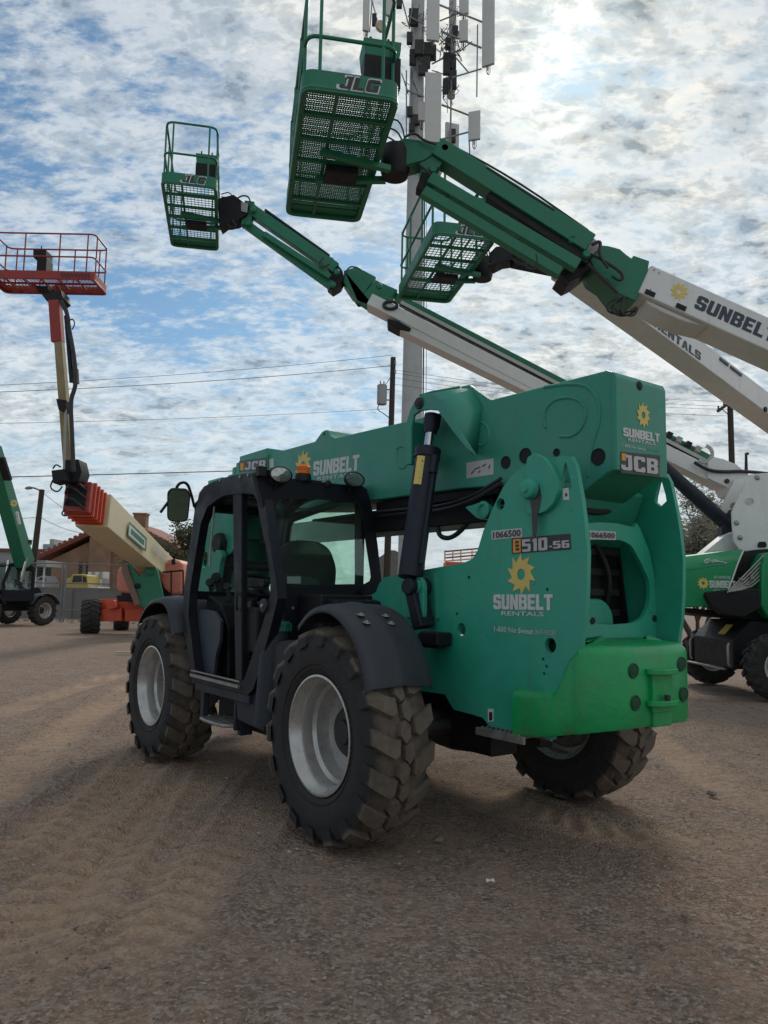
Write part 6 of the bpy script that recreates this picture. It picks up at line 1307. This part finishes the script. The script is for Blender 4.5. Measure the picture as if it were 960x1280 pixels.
pipe('drop_cable', [onD(*p, 30.7) for p in ((474,505),(471,512),(480,517),(486,522))], .02, 'wire', tf, 5, sm=2); pipe('drop_cable', [onD(*p, 30.7) for p in ((480,482),(484,478),(488,472))], .015, 'wire', tf, 5)
for py in (487, 500): pipe('mount_arm', [onD(484, py, 30.8), onD(490, py, 31)], .03, 'galv', UP, 5)
for py in (455, 466): build('insulator', MB().lathe([(0, 0), (.05, 0), (.03, .06), (.05, .1), (0, .14)], onD(494, py, 30.9), Z3, 8), 'stucco', UP, world=True)
UP2, tU2 = vpole('utility_pole', 'dark wooden utility pole with a short crossarm, rising behind the right boom lift', 911.5, 470, 34, .15, .12, lean=0)
ca_ = bmt('crossarm', onD(897, 514, 33.8), onD(918, 499, 34.1), .1, .12, 'wood', UP2, bev=0)
pipe('arm_brace', [onD(902, 511, 33.9), onD(911, 519, 34)], .02, 'wood', UP2, 5)
for px, py in ((898, 511), (905, 506)): build('insulator', MB().lathe([(0, 0), (.05, 0), (.03, .06), (.05, .1), (0, .14)], onD(px, py, 33.9), Z3, 8), 'wood', UP2, world=True)
LP, tL = vpole('street_lamp', 'dark leaning street lamp pole with a curved arm beyond the left fence', 52.5, 612, 45, .20, .15, cat='street lamp', lean=.35)
pipe('lamp_arm', [onD(*p, 45) for p in ((51,614),(46,611),(40,609.5),(38,609.5))], .05, 'galv', LP, 6, sm=2)
build('lamp_head', MB().prism([(onD(*p, 45).x, onD(*p, 45).z) for p in ((39,608.3),(39,611),(33,611.8),(32,610.5),(35,608.8))], (0, 44.85, 0), X3, Z3, Y3, .3), 'galv', LP, world=True)
FR = thing('light_mast', 'thin dark mast with small lamps far behind the right boom lift', 'mast', (onD(933, 570, 60).x, 60, 0))
pipe('mast', [(onD(933, 570, 60).x, 60, 0), onD(932.5, 566, 60)], .10, 'black', FR, 6); pipe('mast_arm', [onD(932, 567, 60), onD(936, 567.5, 60)], .08, 'black', FR, 6)
def wire(label, p, q, sag, r=.012, grp=None):
    m_ = [p.lerp(q, t) + Vector((0, 0, -sag * 4 * t * (1 - t))) for t in [i / 20 for i in range(21)]]
    o = build('power_line', MB().tube(m_, r * .72, 5), 'wire'); tag(o, label, 'power line', grp)
G_ = 'power lines between the poles'
wire('highest thin power line from the transformer pole to the left', onD(490, 444, 31), onD(-60, 484, 27), .15, .012, G_)
wire('second thin power line just under the highest one', onD(490, 457, 31), onD(-60, 492, 27), .15, .016, G_)
wire('faint power line meeting the transformer pole at its transformer', onD(484, 511, 31), onD(-60, 530, 27), .1, .010, G_)
wire('thick black cable running low across the left sky behind the cab', onD(700, 575, 40), onD(-60, 598, 30), .05, .028, G_)
for i, (ya_, yb_2) in enumerate(((470, 502), (474, 508), (480, 512), (488, 520))):
    wire(('topmost', 'second', 'third', 'lowest')[i] + ' of the thin lines between monopole and right pole', onD(492, ya_ - 8, 31), onD(912, yb_2, 34), .25, .010, G_)
for i, y_ in enumerate((503, 511)): wire(('upper', 'lower')[i] + ' thin line leaving the right pole past the frame edge', onD(912, y_, 34), onD(1100, y_ + 18, 34), .2, .010, G_)
wire('drooping line from the lamp pole top down behind the cream boom', onD(54, 616, 45), onD(125, 660, 48), .2, .018, G_); wire('line from the middle of the lamp pole down to the right', onD(51, 647, 45), onD(130, 668, 48), .3, .018, G_); wire('short line from the lamp pole to the left frame edge', onD(49, 646, 45), onD(-60, 650, 45), .1, .018, G_)

# ================================================================ FENCE, WALLS, HOUSE, VEHICLES BEYOND
FY = 37.0
FE = thing('chain_link_fence', 'chain link fence with steel rails across the left background', 'fence', (-18, FY, 0))
xl, xr = -25.0, -6.5; zt = onD(77, 704.5, FY).z
for x in [onD(px, 740, FY).x for px in (77, 81)] + [xl + .1, -21.5, -12.3, -9.4, -6.6]: pipe('fence_post', [(x, FY, 0), (x, FY, zt + .05)], .045, 'galv', FE, 8)
for py in (704.5, 729, 762): z = onD(77, py, FY).z; pipe('fence_rail', [(xl, FY, z), (xr, FY, z)], .03, 'galv', FE, 6)
mb = MB(); s = .16; n_ = int((xr - xl) / s)
for i in range(-int(zt / s), n_):
    for sg in (1, -1):
        x0 = xl + i * s; pa = (x0, 0.05) if sg > 0 else (x0, zt); pb = (x0 + zt, zt) if sg > 0 else (x0 + zt, .05)
        a = Vector((pa[0], FY - .03 * sg, pa[1])); b = Vector((pb[0], FY - .03 * sg, pb[1]))
        if a.x < xl: t = (xl - a.x) / (b.x - a.x); a = a.lerp(b, t)
        if b.x > xr: t = (xr - a.x) / (b.x - a.x); b = a.lerp(b, t) if t > 0 else a
        if (b - a).length > .1: mb.tube([a, b], .004, 3, cap=False)
build('chain_link_mesh', mb, 'galv', FE, world=True, kind='stuff')
BW = thing('block_wall', 'long low grey block wall behind the chain link fence', 'wall', (-16, 42, 0))
zt2 = onD(60, 736, 42).z
build('wall_body', MB().box((-30, 42, -.2), (6, 42.2, zt2)), 'block', BW, world=True); build('wall_coping', MB().box((-30, 41.97, zt2 + .002), (6, 42.23, zt2 + .09)), 'block', BW, world=True)
for x in range(-29, 6, 3): build('wall_pier', MB().box((x, 41.9, -.2), (x + .4, 41.995, zt2)), 'block', BW, world=True)
mb = MB(); rr_ = random.Random(5)
for i in range(260):
    x = rr_.uniform(-24, -7); y = FY + rr_.uniform(-1.2, 3.5); r = rr_.uniform(.03, .11); k = len(mb.v)
    for p in ((1,0,0),(0,1,0),(-1,0,0),(0,-1,0),(0,0,1)): mb.v.append(Vector((x + p[0] * r * 1.3, y + p[1] * r, max(-.05, p[2] * r * 1.0))))
    for a, b in ((0,1),(1,2),(2,3),(3,0)): mb.f.append((k + a, k + b, k + 4))
o = build('rubble', mb, mat('pale_rubble', (.26, .21, .16), .9), kind='stuff'); o['label'] = 'broken pale rubble and weeds along the foot of the fence'
# brick house
HD = 52.0; HO = thing('brick_house', 'tan brick house with red tiled gable roof and brick chimney', 'house', (-17, HD, 0))
pk = onD(152, 650, HD); ev = onD(50, 698, HD); rt2_ = onD(225, 690, HD)
wallp = [(ev.x + .8, -.2), (ev.x + .8, ev.z - .05), (pk.x, pk.z - .45), (2 * pk.x - ev.x - .8, ev.z - .05), (2 * pk.x - ev.x - .8, -.2)]
wl = build('wall', MB().prism(wallp, (0, HD, 0), X3, Z3, Y3, 9), 'brick', HO, world=True)
sl_ = (pk - Vector((ev.x, HD, ev.z)))
rfb = []
for sgn in (1, -1):
    e_ = Vector((ev.x if sgn > 0 else 2 * pk.x - ev.x, HD - .5, ev.z)); p_ = Vector((pk.x, HD - .5, pk.z)); 
    rfo = build('roof', MB().prism([(e_.x, e_.z - .12), (p_.x, p_.z - .12), (p_.x, p_.z + .14), (e_.x, e_.z + .14)], (0, HD - .5, 0), X3, Z3, Y3, 10), 'roof', HO, world=True); rfb.append(rfo)
    d_ = (p_ - e_)
    for i in range(16):                                    # verge tiles seen edge on
        c_ = e_ + d_ * ((i + .5) / 16); build('roof_tile', MB().tube([c_ + Vector((0, -.06, .16)), c_ + Vector((0, .5, .16))], .14, 8), 'roof', rfo, world=True)
chx = onD(167, 643, HD + 2); chy = onD(182.5, 643, HD + 2)
chn = build('chimney', MB().box((chx.x, HD + 2, 3), (chy.x, HD + 2.7, chx.z)), 'brick', HO, world=True); build('chimney_cap', MB().box((chx.x - .06, HD + 1.94, chx.z + .002), (chy.x + .06, HD + 2.76, chx.z + .12)), 'brick', chn, world=True)
for px0, px1 in ((99, 102), (108, 111)):
    a = onD(px0, 703, HD); b = onD(px1, 728, HD); wn = build('window', MB().box((a.x, HD - .04, b.z), (b.x, HD - .002, a.z)), 'wood', HO, world=True); build('pane', MB().box((a.x + .05, HD - .05, b.z + .06), (b.x - .05, HD - .041, a.z - .06)), 'hole', wn, world=True)
a = onD(115, 668, HD); b = onD(139, 725, HD); build('chimney_breast', MB().box((a.x, HD - .35, 0), (b.x, HD - .003, onD(120, 672, HD).z)), 'brick', HO, world=True)
# pale sheds at the far left
S1 = thing('warehouse', 'pale grey flat roofed warehouse at the far left beyond the lamp pole', 'warehouse', (-30, 62, 0)); a = onD(-20, 689, 62); b = onD(70, 692, 62)
build('wall', MB().box((a.x - 8, 62, -.2), (b.x, 72, a.z)), 'stucco', S1, world=True); build('roof', MB().box((a.x - 8.2, 61.8, a.z + .002), (b.x + .2, 72.2, a.z + .25)), 'roof', S1, world=True)
for px in (47, 58): q0 = onD(px, 708, 62); build('loading_door', MB().box((q0.x - .5, 61.95, .2), (q0.x + .5, 61.998, q0.z)), 'hole', S1, world=True)
S2 = thing('canopy', 'small white canopy on posts behind the fence left of the house', 'canopy', (-20, 47, 0)); a = onD(48, 701, 47); b = onD(66, 709, 47)
build('canopy_roof', MB().box((a.x, 46, b.z), (b.x, 49, a.z)), 'stucco', S2, world=True)
for x in (a.x + .2, b.x - .2): pipe('post', [(x, 46.3, 0), (x, 46.3, b.z)], .06, 'whitepaint', S2, 6)
TWR = thing('office_tower', 'far blue glass office block above the warehouse roof', 'office tower', (-190, 420, 0)); a = onD(54, 680, 420); b = onD(71, 676, 420)
bt = build('wall', MB().box((a.x, 420, -1), (b.x, 440, a.z)), 'blueglass', TWR, world=True); build('penthouse', MB().box((a.x + 3, 421, a.z), (b.x - 2, 438, b.z + 1)), 'stucco', TWR, world=True)
for i in range(5):
    z = a.z * (.55 + .1 * i); build('floor_band', MB().box((a.x - .2, 419.6, z), (b.x + .2, 419.95, z + .5)), 'stucco', bt, world=True)
# yellow truck
YT = thing('yellow_truck', 'yellow truck cab with a flat bed behind the chain link fence', 'truck', (-16.5, 45, 0)); yd = 45.0
tr = [(81,738),(81,724),(88,722),(90,718),(103,717.5),(109,719),(110,738)]
P = [onD(*p, yd) for p in tr]; cbk = build('cab', MB().prism([(p.x, p.z) for p in P], (0, yd, 0), X3, Z3, Y3, 2.0), 'yellow', YT, world=True, bevel=.06)
P = [onD(*p, yd) for p in ((92,719.5),(102.5,719.5),(102.5,727.5),(90,728))]; build('side_window', MB().prism([(p.x, p.z) for p in P], (0, yd - .02, 0), X3, Z3, Y3, .015), 'hole', cbk, world=True)
P = [onD(*p, yd) for p in ((103.5,720),(108,721),(108.5,728),(103.5,728))]; build('side_window', MB().prism([(p.x, p.z) for p in P], (0, yd - .02, 0), X3, Z3, Y3, .015), 'hole', cbk, world=True)
P = [onD(*p, yd) for p in ((110,738),(110,733),(122,733),(122,738))]; build('flat_bed', MB().prism([(p.x, p.z) for p in P], (0, yd + .1, 0), X3, Z3, Y3, 1.9), 'whitepaint', YT, world=True)
for px in (88, 116): q = onD(px, 740, yd); build('truck_wheel', MB().lathe([(0, -.14), (.4, -.14), (.42, 0), (.4, .14), (0, .14)], (q.x, yd, .42), Y3, 18), 'black', YT, world=True)
CR_ = thing('stacked_crates', 'white crates stacked behind the yellow truck', 'crates', (-14.3, 47, 0))
for i in range(5):
    for j in range(2):
        a = onD(110 + 4.6 * i, 725 - 9 * j, 47); build('crate', MB().box((a.x, 47, a.z - .35), (a.x + .2, 47.6, a.z + .06)), 'whitepaint' if (i + j) % 2 else 'stucco', CR_, world=True)
VC = thing('white_car', 'white car mostly hidden behind the block wall beside the lamp pole', 'car', (-20, 50, 0)); P = [onD(*p, 50) for p in ((40,740),(40,726),(46,722),(52,719.5),(57,720),(61,727),(62,740))]
build('body', MB().prism([(p.x, p.z) for p in P], (0, 50, 0), X3, Z3, Y3, 1.7), 'stucco', VC, world=True, bevel=.06)
P = [onD(*p, 50) for p in ((47,724.5),(52,721.5),(56,722),(58,726))]; build('window', MB().prism([(p.x, p.z) for p in P], (0, 49.98, 0), X3, Z3, Y3, .015), 'hole', VC, world=True)
# glimpses beyond the handler: barn and a low platform rail
BN = thing('barn', 'distant dark arched barn glimpsed past the rear of the cab', 'barn', (0.4, 70, 0)); P = [onD(*p, 70) for p in ((468,760),(468,700),(478,694),(486,687.5),(494,688),(505,694),(520,702),(520,760))]
build('wall', MB().prism([(p.x, p.z) for p in P], (0, 70, 0), X3, Z3, Y3, 12), 'block', BN, world=True)
SL = thing('scissor_lift', 'orange and white railed platform glimpsed under the boom of the handler', 'scissor lift', (onD(575, 700, 24).x, 24, 0))
for py in (688, 692, 696, 700): pipe('guard_rail', [onD(556, py + 1.5, 24), onD(606, py - 3, 24)], .025, 'cream' if py % 8 else 'basket_red', SL, 6)
for px in (556, 566, 576, 590, 606): pipe('rail_post', [onD(px, 702, 24), onD(px, 688, 24)], .022, 'cream', SL, 6)
q = onD(556, 703, 24); q2 = onD(606, 703, 24); build('platform', MB().box((q.x, 23.6, q.z - .15), (q2.x, 24.6, q.z)), 'orange', SL, world=True); build('base', MB().box((q.x, 23.6, .3), (q2.x, 24.6, .9)), 'orange', SL, world=True)
for i in range(4):
    z0_ = .9 + i * .18; 
    for s in (1, -1): pipe('scissor_arm', [(q.x if s > 0 else q2.x, 24, z0_), (q2.x if s > 0 else q.x, 24, z0_ + .2)], .04, 'steel', SL, 6)
for x in (q.x + .2, q2.x - .2): build('lift_wheel', MB().lathe([(0, -.06), (.2, -.06), (.2, .06), (0, .06)], (x, 23.55, .2), Y3, 14), 'black', SL, world=True)

# ================================================================ TREES
def tree(label, x, y, h, spread, nl, lm, seed, leaf=.09, trunk_r=.16, low=.25, group=None, dens=1.0):
    rd_ = random.Random(seed); o = thing('tree', label, 'tree', (x, y, 0), 0, group); mb = MB(); tips = []
    def br(p, d, L, r, dep):
        pts = [p]; q = p.copy(); dd_ = d.copy()
        for i in range(4):
            dd_ = (dd_ + Vector((rd_.gauss(0, .16), rd_.gauss(0, .16), rd_.gauss(0.03, .10)))).normalized(); q = q + dd_ * L / 4; pts.append(q.copy())
        mb.tube(pts, [r * (1 - .12 * i) for i in range(5)], 5 if dep < 2 else 3, cap=False)
        if dep >= 2: tips.extend(pts[1:])
        if dep < 5:
            for k in range(rd_.choice((2, 3, 3))):
                a = rd_.random() * 2 * pi; t_ = .55 + .45 * rd_.random(); s_ = Vector((cos(a), sin(a), .35)) ; nd = (dd_ * .75 + s_ * (.75 if dep else .95)).normalized()
                br(pts[rd_.choice((2, 3, 4))], nd, L * (.62 + .16 * rd_.random()), r * .60, dep + 1)
    for k in range(3):
        a = k * 2.1 + rd_.random(); br(Vector((.15 * cos(a), .15 * sin(a), 0)), Vector((spread * .35 * cos(a), spread * .35 * sin(a), 1)).normalized(), h * .34, trunk_r, 0)
    sx = max(abs(p.x) for p in tips); sz = max(p.z for p in tips); kx = spread / max(sx, .1); kz = h / sz
    sc = lambda p: Vector((p.x * kx, p.y * kx, p.z * kz)); mb.v = [sc(p) for p in mb.v]
    build('trunk', mb, 'bark', o); lf = MB()
    tips = [sc(p) for p in tips if p.z * kz > low * h]
    for i in range(nl):
        c = rd_.choice(tips); c = c + Vector((rd_.gauss(0, .22), rd_.gauss(0, .22), rd_.gauss(-.04, .20))) * (spread / 3)
        u = Vector((rd_.gauss(0, 1), rd_.gauss(0, 1), rd_.gauss(0, .7))).normalized(); v = u.orthogonal().normalized(); s_ = leaf * (.5 + rd_.random()); k = len(lf.v)
        lf.v += [c - u * s_, c + v * s_ * .45, c + u * s_, c - v * s_ * .45]; lf.f.append((k, k + 1, k + 2, k + 3))
    build('crown', lf, lm, o, ang=5); return o
tree('bushy grey-green tree between the house and the handler cab', onD(215, 700, 34).x, 34, onD(215, 645, 34).z, 2.3, 9000, 'leaf', 4, .085)
tree('sunlit tree seen through the open cab of the handler', onD(322, 700, 30).x, 30, onD(322, 652, 30).z, 2.2, 5500, 'leaf', 9, .075)
tree('low tree standing behind the far left warehouse corner', onD(150, 690, 58).x - 12, 60, 4.6, 2.5, 2500, 'leaf', 12, .12)
tree('wispy dusty tree behind the green hood, nearer the handler', onD(868, 640, 25).x, 25, onD(868, 592, 25).z, 2.1, 16000, 'leaf2', 21, .055)
tree('wispy dusty tree behind the white upright of the right lift', onD(925, 640, 29).x, 29, onD(925, 600, 29).z, 2.4, 14000, 'leaf2', 22, .06)
tree('wispy tree half hidden by the rear plate of the handler', onD(800, 650, 30).x, 30, onD(800, 600, 30).z, 2.2, 9000, 'leaf2', 25, .06)

# ================================================================ SMALL THINGS ON THE GROUND
g = onG(150, 818); PK = MB().beam((g.x - .1, g.y, .05), (g.x + .42, g.y + .1, .05), .14, .035); tag(build('plank', PK, 'plank'), 'short pale plank lying left of the front wheel', 'plank')
g = onG(613, 1105); mb = MB().grid([[(g.x - .022, g.y - .012, .012), (g.x - .02, g.y + .02, .02)], [(g.x, g.y - .018, .022), (g.x + .004, g.y + .022, .014)], [(g.x + .022, g.y - .008, .010), (g.x + .018, g.y + .014, .024)]]); tag(build('paper_scrap', mb, 'paper', ang=5), 'small crumpled white paper scrap on the dirt in front', 'litter')
for i, (px, py, r) in enumerate(((890, 994, .035), (548, 1052, .03), (856, 1145, .02), (32, 1187, .014), (214, 1228, .012))):
    g = onG(px, py); mb = MB(); rs = random.Random(i)
    mb.lathe([(0, -.4 * r), (.8 * r, -.25 * r), (r, .1 * r), (.6 * r, .55 * r), (0, .7 * r)], (g.x, g.y, .3 * r), Z3, 8); mb.v = [p + Vector((rs.gauss(0, .12), rs.gauss(0, .12), rs.gauss(0, .1))) * r for p in mb.v]
    tag(build('stone', mb, mat('field_stone_%d' % i, (.20, .16, .13), .9)), ('fist sized dark stone on the dirt right of the handler', 'small stone in the shade by the rear wheel', 'pale little stone near the lower right edge', 'tiny stone near the lower left edge', 'tiny stone in the left foreground')[i], 'stone')

# ================================================================ separate every loose piece that one builder made together
def split_loose(o):
    me = o.data; n = len(me.vertices); par = list(range(n))
    def find(a):
        while par[a] != a: par[a] = par[par[a]]; a = par[a]
        return a
    for f in me.polygons:
        v = f.vertices; r = find(v[0])
        for i in v[1:]: par[find(i)] = r
    groups = {}
    for f in me.polygons: groups.setdefault(find(f.vertices[0]), []).append(tuple(f.vertices))
    if len(groups) < 2: return
    base = o.name.split('.')[0]; first = True
    for fs in groups.values():
        ids = sorted({i for f in fs for i in f}); mp_ = {i: k for k, i in enumerate(ids)}
        m2 = bpy.data.meshes.new(base); m2.from_pydata([tuple(me.vertices[i].co) for i in ids], [], [tuple(mp_[i] for i in f) for f in fs])
        m2.polygons.foreach_set('use_smooth', [True] * len(m2.polygons)); m2.set_sharp_from_angle(angle=radians(32))
        for mt in me.materials: m2.materials.append(mt)
        if first: o.data = m2; first = False
        else: c = o.copy(); c.data = m2; COL.objects.link(c)
for o in list(bpy.data.objects):
    if o.type == 'MESH' and o.get('kind') is None and o.name.split('.')[0] in {'bolt_hole', 'axle', 'side_console', 'bolt_recess', 'tilt_cylinder', 'carriage', 'boom_collar', 'roof_guard_bar', 'engine_louvre', 'fender_bolt', 'control_lever', 'foot_pedal', 'gauge', 'hydraulic_tank', 'rear_bracket', 'chassis', 'step_hanger', 'bulkhead', 'hose_tray_and_shade', 'cab_floor', 'rear_shroud', 'sticker_mark', 'label_pictogram', 'badge_emblem', 'serial_plate', 'front_post', 'cab_roof', 'boom_head', 'tow_hitch', 'bracket_web', 'battery_box'}:
        if len(o.children) == 0 or o.name.split('.')[0] in {'roof_guard_bar'}: split_loose(o)
